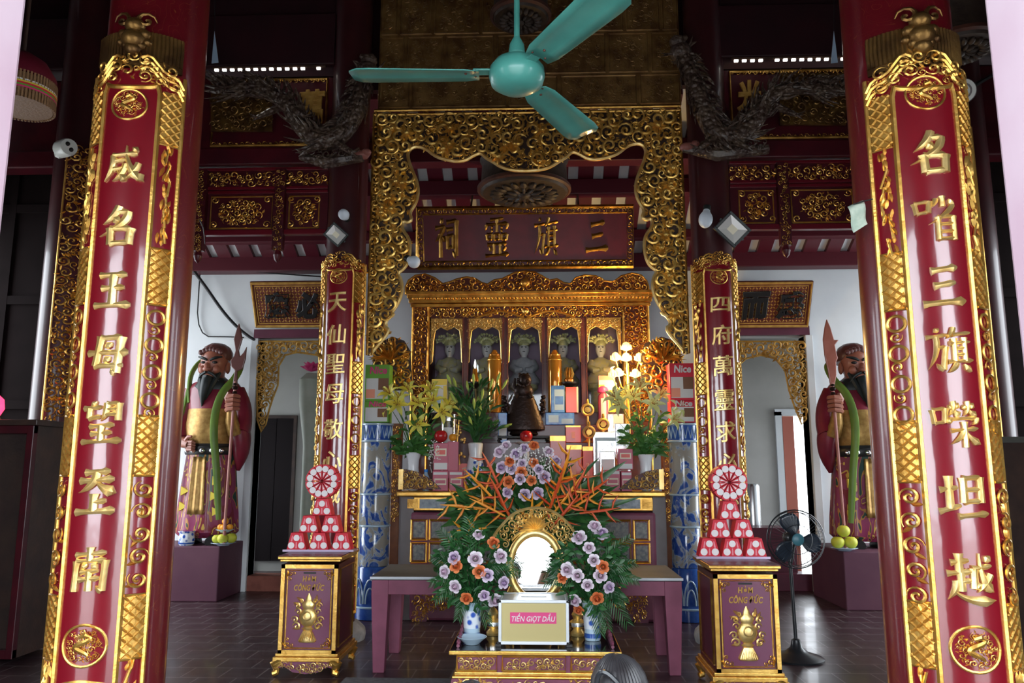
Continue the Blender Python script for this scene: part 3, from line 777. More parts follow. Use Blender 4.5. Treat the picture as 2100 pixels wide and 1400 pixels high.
# ------------------------------------------------------------------ smoked gilt panels above the gate
YU = 7.74
up = empty('gilt_panel_wall', (x_c, YU, P(1080,222,YU).z), 'tall wall of smoked gilt relief panels above the gate screen', 'wall panelling')
ux0, ux1 = P(778, 120, YU).x, P(1394, 120, YU).x
zr_ = [P(1080, y, YU).z for y in (220, 155, 70, -25, -120)]
m = MB(); m.box(ux0, ux1, YU, YU+.06, zr_[0], zr_[-1]); m.build('backing', M['panel_gold'], up, smooth=False)
cuts = [[0,.11,.43,.60,.86,1], [0,.09,.22,.39,.55,.76,.90,1], [0,.065,.18,.34,.50,.66,.82,.94,1], [0,.1,.28,.45,.62,.8,1]]
for r in range(4):
    z0_, z1_ = zr_[r], zr_[r+1]
    for i in range(len(cuts[r])-1):
        a0, a1 = ux0+(ux1-ux0)*cuts[r][i]+.008, ux0+(ux1-ux0)*cuts[r][i+1]-.008
        m = MB(plane_xf(YU)); rim(m, [(a0+.015,z0_+.02),(a1-.015,z0_+.02),(a1-.015,z1_-.02),(a0+.015,z1_-.02)], .014, .006, 0, 5, True)
        scroll_fill(m, [(a0+.04,z0_+.045),(a1-.04,z0_+.045),(a1-.04,z1_-.045),(a0+.04,z1_-.045)], .02, .05, rng, 160, 0, .35, 0, .85, 1, 9)
        m.build('relief_panel', M['panel_gold'], up)

# ------------------------------------------------------------------ carved lintels over the side aisles
def lintel(sg, xa, xb, label, seed, pend):
    r_ = random.Random(seed)
    Y = 7.7; zz = lambda y: P(1080, y, Y).z
    root = empty('carved_lintel', ((xa+xb)/2, Y, zz(478)), label, 'lintel')
    m = MB(); m.box(xa, xb, Y-.03, Y+.05, zz(476), zz(346)); m.build('board', M['lacquer_dark'], root, smooth=False)
    m = MB()
    for y0, y1, dd in ((346,342,.07),(384,380,.055),(392,388,.05),(478,470,.07)): m.box(xa, xb, Y-dd, Y-.03, zz(y0)-.006, zz(y1)+.006)
    m.build('rails', M['lacquer'], root, smooth=False, bevel=.005)
    m = MB(plane_xf(Y-.03)); scroll_fill(m, [(xa,zz(379)),(xb,zz(379)),(xb,zz(348)),(xa,zz(348))], .022, .05, r_, 900, 0, .5, 0, .85, 1.2)
    m.build('frieze_carving', M['gold'], root)
    edges = [xa] + pend + [xb]
    for i in range(len(edges)-1):
        a, b = edges[i]+.09, edges[i+1]-.09
        if b-a < .15: continue
        cz_, hz = (zz(395)+zz(468))/2, (zz(395)-zz(468))/2-.02; cx_, hx = (a+b)/2, (b-a)/2
        m = MB(plane_xf(Y-.03))
        rim(m, [(a,cz_-hz),(b,cz_-hz),(b,cz_+hz),(a,cz_+hz)], .01, .004, 0, 5, True)
        scroll_fill(m, [(cx_+hx*.78*cos(q), cz_+hz*.88*sin(q)) for q in [2*pi*t/16 for t in range(16)]], .02, .045, r_, 900, 0, .55, 0, .8, 2)
        for sx in (-1,1):
            for sz in (-1,1): curl(m, cx_+sx*hx*.86, cz_+sz*hz*.78, .04, r_.uniform(0,6), sx, 1.3, .22, 0, .5)
        m.build('relief_panel', M['gold'], root)
    for p in pend:
        m = MB(); m.box(p-.055, p+.055, Y-.10, Y-.03, zz(512), zz(346))
        m.lathe([(.001,-.13),(.03,-.10),(.045,-.05),(.03,0),(.05,.03)], 10, (p, Y-.065, zz(512)))
        t = m.build('pendant_post', M['lacquer_dark'], root, bevel=.006)
        m = MB(plane_xf(Y-.10)); scroll_fill(m, [(p-.05,zz(515)),(p+.05,zz(515)),(p+.05,zz(348)),(p-.05,zz(348))], .018, .03, r_, 300, 0, .5)
        m.build('pendant_carving', M['gold_old'], root)
xl_in, xr_in = cil-.2, cir+.2
pl1 = P(578, 430, 7.7).x; pr1 = P(1603, 430, 7.7).x
lintel(-1, P(150,430,7.7).x, xl_in, 'long carved red and gold lintel over the left aisle, with hanging pendants', 31, [P(418,430,7.7).x, pl1])
lintel(1, xr_in, P(2015,430,7.7).x, 'long carved red and gold lintel over the right aisle, with hanging pendants', 32, [pr1, P(1765,430,7.7).x])
# beams and name boards above the lintels
def zz7(y, Y=7.6): return P(1080, y, Y).z
for sg, xa, xb, side in ((-1, -5.9, xl_in+.03, 'left'), (1, xr_in-.1, 5.9, 'right')):
    o = MB().box(xa, xb, 7.58, 7.80, zz7(331), zz7(296)).build('tie_beam', M['lacquer_dark'], smooth=False, bevel=.015)
    tag(o, 'dark red lower tie beam under the dragon over the %s aisle' % side, 'beam')
    o = MB().box(xa, xb, 7.58, 7.85, zz7(126), zz7(20)).build('tie_beam', M['roof_wood'], smooth=False, bevel=.015)
    tag(o, 'dark upper tie beam above the row of small white lights over the %s aisle' % side, 'beam')
    o = MB().box(xa, xb, 7.5, 7.8, zz7(-60), zz7(-160)).build('tie_beam', M['roof_wood'], smooth=False, bevel=.015)
    tag(o, 'topmost dark tie beam near the roof over the %s aisle' % side, 'beam')
    o = MB().box(xa+1.6 if sg < 0 else xa, xb if sg < 0 else xb-1.7, 7.70, 7.76, zz7(20)-.02, zz7(-60)+.02).build('upper_panel', M['roof_wood'], smooth=False)
    tag(o, 'plain dark panel between the two upper beams over the %s aisle' % side, 'panel')
    root = empty('name_board', ((xa+xb)/2, 7.66, zz7(292)), 'dark lacquer name board with smoky gold letters behind the %s dragon' % side, 'name board')
    m = MB(); m.box(xa, xb, 7.66, 7.74, zz7(292), zz7(146)); m.build('board', M['lacquer_dark'], root, smooth=False)
    m = MB(plane_xf(7.66)); ia, ib = (xl_in-.05, P(440,200,7.66).x) if sg < 0 else (xr_in+.05, P(1745,200,7.66).x)
    rim(m, [(ia, zz7(286)), (ib, zz7(286)), (ib, zz7(150)), (ia, zz7(150))], .018, .01, 0, 6, True)
    a0, a1 = min(ia,ib), max(ia,ib)
    for z_ in (zz7(283), zz7(153)):
        for i in range(int((a1-a0)/.06)): curl(m, a0+.03+i*.06, z_, .028, i*2.1, 1, 1.2, .25, .01, .4, 0, 5, 8)
    m.build('frame', M['gold_old'], root)
    m = MB(plane_xf(7.66))
    if sg < 0: put_glyph(m, '萬', P(640,225,7.66).x, P(640,222,7.66).z, .27, .40, .005, .03, .05, bold=.015)
    else:
        put_glyph(m, '光', P(1535,195,7.66).x, P(1535,198,7.66).z, .25, .34, .005, .03, .05, bold=.02)
    m.build('character', M['gold_paint'], root)
    bulb = mat('small_white_bulb_'+side, (1,.95,.86), .4, emit=1.2)  # glow put in for daylight through gaps between the beams
    root = empty('light_string', ((ia+ib)/2, 7.55, zz7(140)), 'row of small white lights under the upper beam over the %s aisle' % side, 'light string')
    m = MB(); m.box(a0, a1, 7.555, 7.575, zz7(134), zz7(130)); m.build('strip', M['dark_wood'], root, smooth=False)
    step = P(456,137,7.55).x - P(440,137,7.55).x
    for i in range(int((a1-a0)/step)):
        if i == (12 if sg < 0 else 4): continue
        m = MB(); x_ = a0+.05+i*step; m.box(x_-.02, x_+.02, 7.545, 7.565, zz7(139), zz7(135)); m.build('bulb', bulb, root, smooth=False)  # each glowing block imitates one sky-lit gap

# ------------------------------------------------------------------ carved dragons on the brackets
def dragon(pts, Y, label, seed, flip):
    r_ = random.Random(seed)
    c = [P(x, y, Y-.02*i) for i, (x, y) in enumerate(pts)]
    # smooth the spine
    path = [(p.x, p.y, p.z) for p in c]
    for _ in range(2):
        q = [path[0]]
        for i in range(len(path)-1):
            a, b = Vector(path[i]), Vector(path[i+1]); q += [tuple(a*.75+b*.25), tuple(a*.25+b*.75)]
        q.append(path[-1]); path = q
    n = len(path)
    root = empty('carved_dragon', tuple(Vector(path[n//2])), label, 'dragon carving')
    m = MB(); rad = [.06+.045*sin(pi*min(1,(i+3)/(n*.8))) if i < n*.8 else .10*(1-(i-n*.8)/(n*.25)) for i in range(n)]
    rad = [max(.02, r) for r in rad]; m.tube(path, rad, 12)
    m.build('body', M['dragon'], root)
    m = MB()
    for i in range(2, n-1, 1):
        a = Vector(path[i]); t = (Vector(path[min(i+1,n-1)])-Vector(path[i-1])).normalized(); nn = Vector((t.z, 0, -t.x)) * flip
        b = a + nn*rad[i]*.9
        m.tube([b, b+nn*.055+t*.02, b+nn*.10+t*.07], [.022,.014,.002], 5)
        if i % 2 == 0:
            for k in range(6):
                q = Vector((r_.uniform(-1,1), -.4, r_.uniform(-1,1))).normalized()
                s = a + q*rad[i]*.9
                m.tube([s, s+q*.06+t*.06, s+q*.10+t*.17], [.018,.014,.002], 5)
    m.build('spines', M['dragon'], root)
    h = Vector(path[0]); d = (h-Vector(path[2])).normalized()
    m = MB(); m.ell(h+d*.03, (.11,.12,.10), 12, 8); m.ell(h+d*.13+Vector((0,-.04,0)), (.085,.09,.06), 10, 7); m.ell(h+d*.14+Vector((0,-.03,-.085)), (.06,.08,.03), 10, 6)
    for s in (-1,1):
        e = h+d*.08+Vector((s*.05,-.09,.06)); m.ell(e, .028, 8, 6)
        m.tube([h+Vector((s*.05,0,.08)), h+Vector((s*.10,.02,.18))-d*.05, h+Vector((s*.12,.02,.26))-d*.12], [.025,.018,.004], 6)
    for k in range(9):
        q = r_.uniform(-2.2,2.2); v = -d*cos(q)*.9 + Vector((sin(q)*.7, -.2, .4*cos(q*2)))
        m.tube([h+v*.07, h+v*.18, h+v*.28+Vector((0,0,r_.uniform(-.05,.08)))], [.022,.016,.003], 5)
    m.build('head', M['dragon'], root)
    m = MB()
    for f in (.35, .6):
        a = Vector(path[int(n*f)])
        for s in (-1, 1):
            e = a+Vector((s*.14, -.08, -.12)); m.tube([a, e, e+Vector((s*.1,-.05,-.08))], [.05,.035,.02], 6)
            for k in range(3): m.tube([e+Vector((s*.1,-.05,-.08)), e+Vector((s*(.14+.02*k),-.06,-.12+.04*k))], [.014,.004], 5)
    m.build('claws', M['dragon'], root)
    return root
def scaly():
    m = M['dragon']; n, l, b = nodes_of(m); tc = n.new('ShaderNodeTexCoord'); vo = n.new('ShaderNodeTexVoronoi'); vo.inputs['Scale'].default_value = 22
    bp = n.new('ShaderNodeBump'); bp.inputs['Strength'].default_value = .9; bp.inputs['Distance'].default_value = .03; bp.invert = True
    l.new(tc.outputs['Object'], vo.inputs['Vector']); l.new(vo.outputs['Distance'], bp.inputs['Height']); l.new(bp.outputs[0], b.inputs['Normal'])
M['dragon'] = mat('smoky_dragon_wood', (.11,.075,.05), .4, .1, .25, col2=(.055,.032,.025), nscale=9, bump=.7, bscale=22)
scaly()
dragon([(752,150),(742,185),(728,235),(695,280),(655,292),(620,262),(592,215),(560,190),(520,178),(480,190),(445,178)], 7.38, 'dark carved dragon in a U bend on the left inner column bracket', 41, 1)
dragon([(1398,112),(1420,160),(1440,215),(1462,268),(1498,286),(1540,262),(1568,212),(1600,184),(1650,180),(1690,190),(1735,182)], 7.38, 'dark carved dragon in a U bend on the right inner column bracket', 42, -1)
def bracket(px0, px1, py, label, seed, tip):
    r_ = random.Random(seed); Y = 7.34
    pts = L2([(px0,py-12),(px1,py-16),(px1-(px1-px0)*.1,py+10),(px0+(px1-px0)*.3,py+14)], Y)
    root = empty('cloud_bracket', (sum(a for a,_ in pts)/4, Y, min(b for _,b in pts)), label, 'bracket')
    m = MB(); a = P(px0,py,Y); b = P(px1,py,Y); m.tube([a, a*.6+b*.4+Vector((0,0,-.05)), b], [.03,.075,.05], 8); m.build('arm', M['dragon'], root)
    m = MB(plane_xf(Y-.04)); scroll_fill(m, pts, .02, .05, r_, 500, 0, .6); m.build('carving', M['dragon'], root)
    m = MB(); e = P(tip, py-4, Y); m.ell(e, (.09,.06,.05), 10, 7); m.ell(e+Vector((.06,-.02,.02)), (.05,.05,.04), 8, 6); m.build('tip', M['red_tip'], root)
M['red_tip'] = mat('faded_red_tip', (.26,.09,.07), .5)
bracket(615, 745, 322, 'dark carved cloud bracket under the left dragon', 43, 740)
bracket(1400, 1575, 306, 'dark carved cloud bracket under the right dragon, with a reddish tip', 44, 1412)
# clusters of smoky carving left and right of the dragons
def cluster(px0, px1, py0, py1, label, seed, Y=7.55):
    r_ = random.Random(seed)
    m = MB(plane_xf(Y)); p = L2([(px0,py1),(px1,py1),(px1,py0),(px0,py0)], Y)
    m.prism([(a*.98+.02*p[0][0], b) for a, b in p], -.03, 0)
    scroll_fill(m, p, .025, .06, r_, 700, 0, .6, 0, .8, 1.5)
    tag(m.build('smoky_carving', M['gold_dark']), label, 'carving')
cluster(432, 560, 160, 268, 'smoky gold carving panel left of the left dragon', 45)
cluster(1600, 1738, 150, 255, 'smoky gold carving panel right of the right dragon', 46)

# ------------------------------------------------------------------ big central name board, round lanterns
def tilted(px0, px1, py0, py1, Yb, lean):
    """frame of a board whose bottom edge is at depth Yb and whose top leans forward"""
    a = P(px0, py1, Yb); b = P(px1, py1, Yb); c = P(px0, py0, Yb-lean)
    return a, b, c
def board_xf(a, b, c):
    ex = (b-a).normalized(); ez = (c-a); ez = (ez-ex*ez.dot(ex)).normalized(); ey = ex.cross(ez)   # towards the viewer: ex x ez points to -y
    return (lambda u, v, d: tuple(a + ex*u + ez*v + ey*d)), (b-a).length, (c-a - ex*(c-a).dot(ex)).length
YN = 9.0
a, b, c = tilted(857, 1298, 428, 549, YN, .16); b = Vector((b.x, a.y, a.z)); c = Vector((a.x, c.y, c.z))
fx, W, H = board_xf(a, b, c)
root = empty('name_board', tuple(a), 'long red name board with four gold characters hanging above the shrine', 'name board')
m = MB(fx); m.box(0, W, 0, H, -.06, 0); m.build('board', mat('board_red', (.15,.006,.018), .45, col2=(.12,.005,.015)), root, smooth=False)
m = MB(fx); rim(m, [(0,0),(W,0),(W,H),(0,H)], .03, .0, 0, 6, True); rim(m, [(.07,.07),(W-.07,.07),(W-.07,H-.07),(.07,H-.07)], .012, .0, 0, 6, True)
for i in range(int(W/.075)):
    for y in (.035, H-.035): curl(m, .04+i*.075, y, .036, i*1.7, 1, 1.2, .26, .0, .5, 0, 5, 9)
for i in range(int(H/.075)):
    for x in (.035, W-.035): curl(m, x, .04+i*.075, .036, i*1.7, 1, 1.2, .26, .0, .5, 0, 5, 9)
m.build('frame', M['gold_old'], root)
m = MB()
for u_ in (.25, .75):
    t_ = a + (b-a)*u_; tt = Vector(fx(W*u_, H, -.03)); m.tube([tuple(tt), (tt.x, 9.14, zr(9.14)-.20)], .012, 6)
m.build('hanger', M['dark_wood'], root)
for ch, px in zip('祠靈旗三', (918, 1020, 1120, 1223)):
    u = (P(px, 490, YN).x-a.x); m = MB(fx); brush_char(m, ch, u, H*.50, .30, .46 if ch != '三' else .40, .004, .03)
    m.build('character', M['gold_old'], root, angle=25)

M['lantern_wood'] = mat('aged_lantern_wood', (.055,.038,.027), .55, .1, col2=(.03,.02,.015), nscale=10, bump=.5, bscale=25)
M['lantern_rim'] = mat('aged_red_lantern_rim', (.10,.035,.022), .5, col2=(.05,.02,.014), nscale=8)
def round_lantern(px, py, Y, r, label, h=.34):
    c = P(px, py, Y)
    root = empty('round_lantern', (c.x, Y, c.z), label, 'lantern')
    m = MB(); m.lathe([(r*.93,-.0),(r,.03),(r*1.02,.08),(r*.97,.12),(r*.95,h),(r*1.0,h+.04),(r*.9,h+.07),(.03,h+.09)], 36, (c.x,Y,c.z)); m.build('drum', M['lantern_wood'], root)
    m = MB(); k = [(c.x+r*1.0*cos(q), Y+r*1.0*sin(q), c.z+.05) for q in [2*pi*i/36 for i in range(37)]]; m.tube(k, .03, 6); m.build('rim', M['lantern_rim'], root)
    m = MB()
    for ring, nn, ll in ((.30, 12, .26), (.62, 20, .26)):
        for i in range(nn):
            q = 2*pi*i/nn
            Mx = Matrix.Rotation(q, 3, 'Z')
            m.ell((c.x+r*(ring)*cos(q), Y+r*ring*sin(q), c.z-.012), (r*ll*.6, r*ring*.13, .03), 8, 5, 0, Mx)
    m.ell((c.x, Y, c.z-.015), (r*.15, r*.15, .04), 10, 6); m.build('lotus_carving', M['lantern_wood'], root)
    m = MB(); m.tube([(c.x,Y,c.z+h+.07),(c.x,Y,c.z+h+1.5)], .012, 6); m.build('hanging_rod', M['dark_wood'], root)
round_lantern(1075, 398, 8.2, .49, 'dark round carved lantern with a lotus underside in front of the red name board')
round_lantern(1068, 42, 6.9, .27, 'small round carved lantern high up behind the ceiling fan')
round_lantern(1968, 105, 6.2, .30, 'round carved lantern behind the top of the right foreground column')
# ------------------------------------------------------------------ altar, shrine cabinet, ceramic pillars
YA = 8.65
ZA = P(1088, 1007, YA).z
ax0, ax1 = P(821, 1080, YA).x, P(1367, 1080, YA).x
M['mauve'] = mat('mauve_frame', (.25,.07,.12), .45, 0, .25, col2=(.19,.05,.09), nscale=6)
M['cream_panel'] = mat('pale_painted_panel', (.38,.38,.34), .5, 0, .2, col2=(.18,.20,.22), nscale=28)
M['pearl'] = mat('mother_of_pearl_panel', (.42,.50,.55), .25, 0, .5, col2=(.22,.28,.33), nscale=20)
altar = empty('altar', ((ax0+ax1)/2, YA, 0), 'stepped altar block with grey side posts and small framed panels, behind the long plum table', 'altar')
m = MB(); pw = .145
for x in (ax0, ax1-pw): m.box(x, x+pw, YA, YA+.2, 0, ZA-.03)
m.box(ax0, ax1, YA+.2, 9.0, 0, ZA-.03); m.box(ax0, ax1, 9.0, 9.62, 0, ZA-.06); m.build('body', M['grey_post'], altar, smooth=False, bevel=.008)
zA = lambda y: P(1088, y, YA).z
m = MB(); m.box(ax0+pw-.03, ax1-pw+.03, YA-.03, YA+.2, 0, zA(1050)); m.build('front_board', M['mauve'], altar, smooth=False, bevel=.03)
m = MB(); m.box(ax0+pw+.0, ax1-pw-.0, YA-.045, YA+.2, zA(1047), zA(1018)); m.build('gold_band', M['gold'], altar, smooth=False, bevel=.01)
for a, b in ((837,858),(862,948),(952,1050),(1054,1120),(1124,1220),(1224,1312),(1316,1337)):
    m = MB(); m.box(P(a,1032,YA).x, P(b,1032,YA).x, YA-.052, YA-.04, zA(1042), zA(1023)); m.build('band_panel', M['pearl'] if b-a > 30 else M['gold_old'], altar, smooth=False)
for y0, y1 in ((1066,1106),(1113,1152),(1160,1200)):
    for a, b in ((845,876),(882,955),(962,1035),(1042,1132),(1139,1212),(1219,1292),(1299,1330)):
        x0, x1 = P(a,1090,YA).x, P(b,1090,YA).x
        m = MB(plane_xf(YA-.03)); rim(m, [(x0,zA(y1)),(x1,zA(y1)),(x1,zA(y0)),(x0,zA(y0))], .014, .004, 0, 5, True)
        for i in range(int((x1-x0)/.032)):
            for z in (zA(y1)+.022, zA(y0)-.022): m.add([(x0+.02+i*.032,z-.008,0),(x0+.036+i*.032,z,.012),(x0+.052+i*.032-.0,z-.008,0),(x0+.036+i*.032,z+.01,0)], [(0,1,3),(1,2,3),(0,2,1)])
        f = m.build('panel_frame', M['gold'], altar)
        m = MB(); m.box(x0+.02, x1-.02, YA-.04, YA-.028, zA(y1)+.02, zA(y0)-.02); m.build('painted_panel', M['cream_panel'], altar, smooth=False)
# lower gilt apron with feet
m = MB(plane_xf(YA-.06)); rg = random.Random(8)
ap = L2([(845,1290),(845,1212),(1330,1212),(1330,1290),(1312,1290),(1296,1262),(1240,1240),(935,1240),(882,1262),(864,1290)], YA-.06)
m.prism(ap, -.03, 0, 1); scroll_fill(m, ap, .02, .05, rg, 1200, 0, .6, 0, .76, 2); m.build('gilt_apron', [M['gold'], M['mauve']], altar)
# projecting gilt ledge with carved corner pieces
lx0_, lx1_ = P(814, 1010, YA-.06).x, P(1364, 1010, YA-.06).x
m = MB(); m.box(lx0_, lx1_, YA-.10, YA+.4, ZA-.055, ZA); m.build('ledge', M['gold'], altar, smooth=False, bevel=.012)
for sg, pts in ((1, [(818,1003),(818,962),(832,962),(852,966),(870,974),(886,984),(905,1003)]), (-1, [(1361,1003),(1361,962),(1346,962),(1326,966),(1308,974),(1290,984),(1268,1003)])):
    p = L2(pts, YA-.06); m = MB(plane_xf(YA-.06))
    scroll_fill(m, p, .018, .048, rg, 700, 0, .8, 0, .74, 2.5); m.prism(p, -.02, -.002, 1)
    x = p[0][0]; m.box(min(x,x+sg*.05), max(x,x+sg*.05), p[0][1], p[1][1], -.01, .04)
    m.build('corner_carving', [M['gold_pale'], M['lacquer_dark']], altar)
# steps behind the ledge
tiers = {'A': (ZA, 8.83)}
for nm, y0, y1, py in (('B', 9.0, 9.22, 908), ('C', 9.22, 9.42, 872), ('D', 9.42, 9.60, 846)):
    z = P(1088, py, (y0+y1)/2).z
    a = P(905, py, 9).x; b = P(1270, py, 9).x
    o = MB().box(a, b, y0+.002, y1-.003, ZA-.058, z).build('altar_step', M['lacquer_dark'], smooth=False, bevel=.006)
    tag(o, {'B': 'lowest dark red step behind the offerings on the altar', 'C': 'middle dark red step behind the offerings on the altar', 'D': 'top dark red step in front of the shrine niches'}[nm], 'step')
    tiers[nm] = (z, (y0+y1)/2)

# --- shrine cabinet with five niches
YS = 9.64
zS = lambda y: P(1088, y, YS).z
xS = lambda x, y=700: P(x, y, YS).x
M['shrine_gold'] = mat('amber_gold', (.85,.46,.09), .34, .85, col2=(.55,.24,.04), nscale=10, bump=.25, bscale=40)
M['shrine_wood'] = mat('red_brown_shrine_wood', (.16,.035,.02), .38, 0, .3, col2=(.10,.02,.015), nscale=6)
M['niche'] = mat('plum_niche_lining', (.52,.38,.50), .8, col2=(.45,.31,.43), nscale=3)
shrine = empty('shrine_cabinet', (xS(1088), YS, ZA), 'red and gold carved shrine cabinet with five glazed niches at the back of the altar', 'shrine cabinet')
sx0, sx1, zb_, zt_ = xS(846,640), xS(1330,640), ZA-.03, zS(603)
nx = [xS(v) for v in (880, 955, 1036, 1117, 1197, 1277)]
zn = zS(652)
m = MB()
m.box(sx0, nx[0], YS, YS+.72, zb_, zt_); m.box(nx[5], sx1, YS, YS+.72, zb_, zt_); m.box(nx[0], nx[5], YS+.02, YS+.72, zn, zt_)
m.build('case', M['shrine_wood'], shrine, smooth=False, bevel=.008)
m = MB(); m.box(nx[0], nx[5], YS+.60, YS+.64, zb_, zn); m.build('back_lining', M['niche'], shrine, smooth=False)
nf = zS(868)
m = MB(); m.box(nx[0], nx[5], YS+.0, YS+.6, zb_, nf); m.build('niche_floor', M['shrine_wood'], shrine, smooth=False)
for i, x in enumerate(nx[1:5]):
    m = MB(); m.box(x-.022, x+.022, YS-.012, YS+.5, nf, zn); m.tube([(x-.03,YS-.02,nf),(x-.03,YS-.02,zn)], .009, 6); m.tube([(x+.03,YS-.02,nf),(x+.03,YS-.02,zn)], .009, 6)
    m.build('niche_post', M['shrine_wood'], shrine)
rg = random.Random(77)
for i in range(5):
    a, b = nx[i]+.02, nx[i+1]-.02; c = (a+b)/2; z1 = zn; h1 = zS(672); h2 = zS(746); wv = (b-a)
    pts = [(a,z1),(b,z1),(b,h2),(b-.025,h2+.03),(b-.035,zS(700)),(b-.055,h1-.03),(b-wv*.30,h1+.02),(c+.05,h1-.0),(c,h1-.025),(c-.05,h1-.0),(a+wv*.30,h1+.02),(a+.055,h1-.03),(a+.035,zS(700)),(a+.025,h2+.03),(a,h2)]
    m = MB(plane_xf(YS-.005)); m.prism(pts, -.012, -.001, 1); scroll_fill(m, pts, .012, .036, rg, 1200, 0, .7, 0, .74, 2, 11)
    rim(m, pts[2:], .008, .004, 0, 5); m.build('niche_fringe', [M['gold_pale'], M['gold_paint']], shrine)
# header friezes, cornice
m = MB(plane_xf(YS-.0))
fr = [(nx[0]-.02,zn+.01),(nx[5]+.02,zn+.01),(nx[5]+.02,zS(628)),(nx[0]-.02,zS(628))]
scroll_fill(m, fr, .02, .055, rg, 1800, 0, .6, 0, .74, 2, 18)
c = xS(1078); rim(m, [(c+.62*(t/10), zS(650)+.09*(1-abs(t/10))*sin(pi*abs(t/10))-.03*cos(t*.5)) for t in range(-10,11)], .014, .03, 0, 6)
m.ell((0,0,0), .001) if False else None
m.xf = None; m.ell((c, YS-.03, zS(638)), (.045,.03,.045), 10, 8)
m.build('header_carving', M['gold'], shrine)
m = MB()
for y, d, r_ in ((626,.05,.02),(618,.09,.024),(609,.13,.026),(604,.16,.018)): m.box(sx0-d*.4, sx1+d*.4, YS-d, YS, zS(y)-r_, zS(y)+r_)
for i in range(66): m.ell((sx0+(sx1-sx0)*(i+.5)/66, YS-.10, zS(613)), (.022,.02,.026), 6, 5)
m.build('cornice', M['shrine_gold'], shrine, bevel=.006)
for sg, a, b in ((1, sx0, nx[0]), (-1, nx[5], sx1)):
    m = MB(plane_xf(YS)); p = [(a+.02,nf),(b-.02,nf),(b-.02,zS(628)),(a+.02,zS(628))]; scroll_fill(m, p, .02, .055, rg, 1400, 0, .6, 0, .74, 2, 18)
    for x in (a+.01, b-.01): rim(m, [(x,zb_),(x,zS(628))], .018, .01, 0, 6)
    m.build('side_carving', M['shrine_gold'], shrine)
# scalloped crest: separate lobes like clouds
crest_px = [(832,604),(832,588),(838,575),(852,565),(872,562),(892,570),(908,582),(924,578),(938,572),(958,568),(975,572),(988,580),(1000,583),(1014,574),(1030,572),(1042,566),(1056,559),(1076,556),(1096,558),(1112,566),(1126,575),(1142,572),(1156,580),(1170,582),(1180,570),(1200,564),(1222,566),(1240,576),(1258,578),(1274,566),(1296,560),(1314,564),(1326,576),(1330,590),(1330,604)]
cp = L2(crest_px, YS-.12)
m = MB(plane_xf(YS-.12)); m.prism(cp, -.05, 0); m.build('crest_board', M['shrine_wood'], shrine, smooth=False)
m = MB(plane_xf(YS-.12)); scroll_fill(m, cp, .022, .058, rg, 2000, 0, .6, 0, .74, 2, 18); rim(m, cp, .014, .0, 0, 6)
m.xf = None; m.ell((P(1077,580,YS-.13).x, YS-.15, P(1077,580,YS-.13).z), (.06,.03,.055), 12, 8)
m.build('crest_carving', M['shrine_gold'], shrine)
gl = bpy.data.materials.new('thin_glass'); gl.use_nodes = True; n = gl.node_tree.nodes; l = gl.node_tree.links; n.remove(n['Principled BSDF'])
tr = n.new('ShaderNodeBsdfTransparent'); gs = n.new('ShaderNodeBsdfGlossy'); gs.inputs['Roughness'].default_value = .03; mx = n.new('ShaderNodeMixShader'); fz = n.new('ShaderNodeFresnel'); fz.inputs[0].default_value = 1.5
tr.inputs[0].default_value = (.93,.95,.95,1)
l.new(fz.outputs[0], mx.inputs[0]); l.new(tr.outputs[0], mx.inputs[1]); l.new(gs.outputs[0], mx.inputs[2]); l.new(mx.outputs[0], n['Material Output'].inputs[0])
M['glass'] = gl
for i in range(5):
    m = MB(); m.box(nx[i]+.022, nx[i+1]-.022, YS+.030, YS+.034, nf, zn); m.build('glass_pane', M['glass'], shrine, smooth=False)

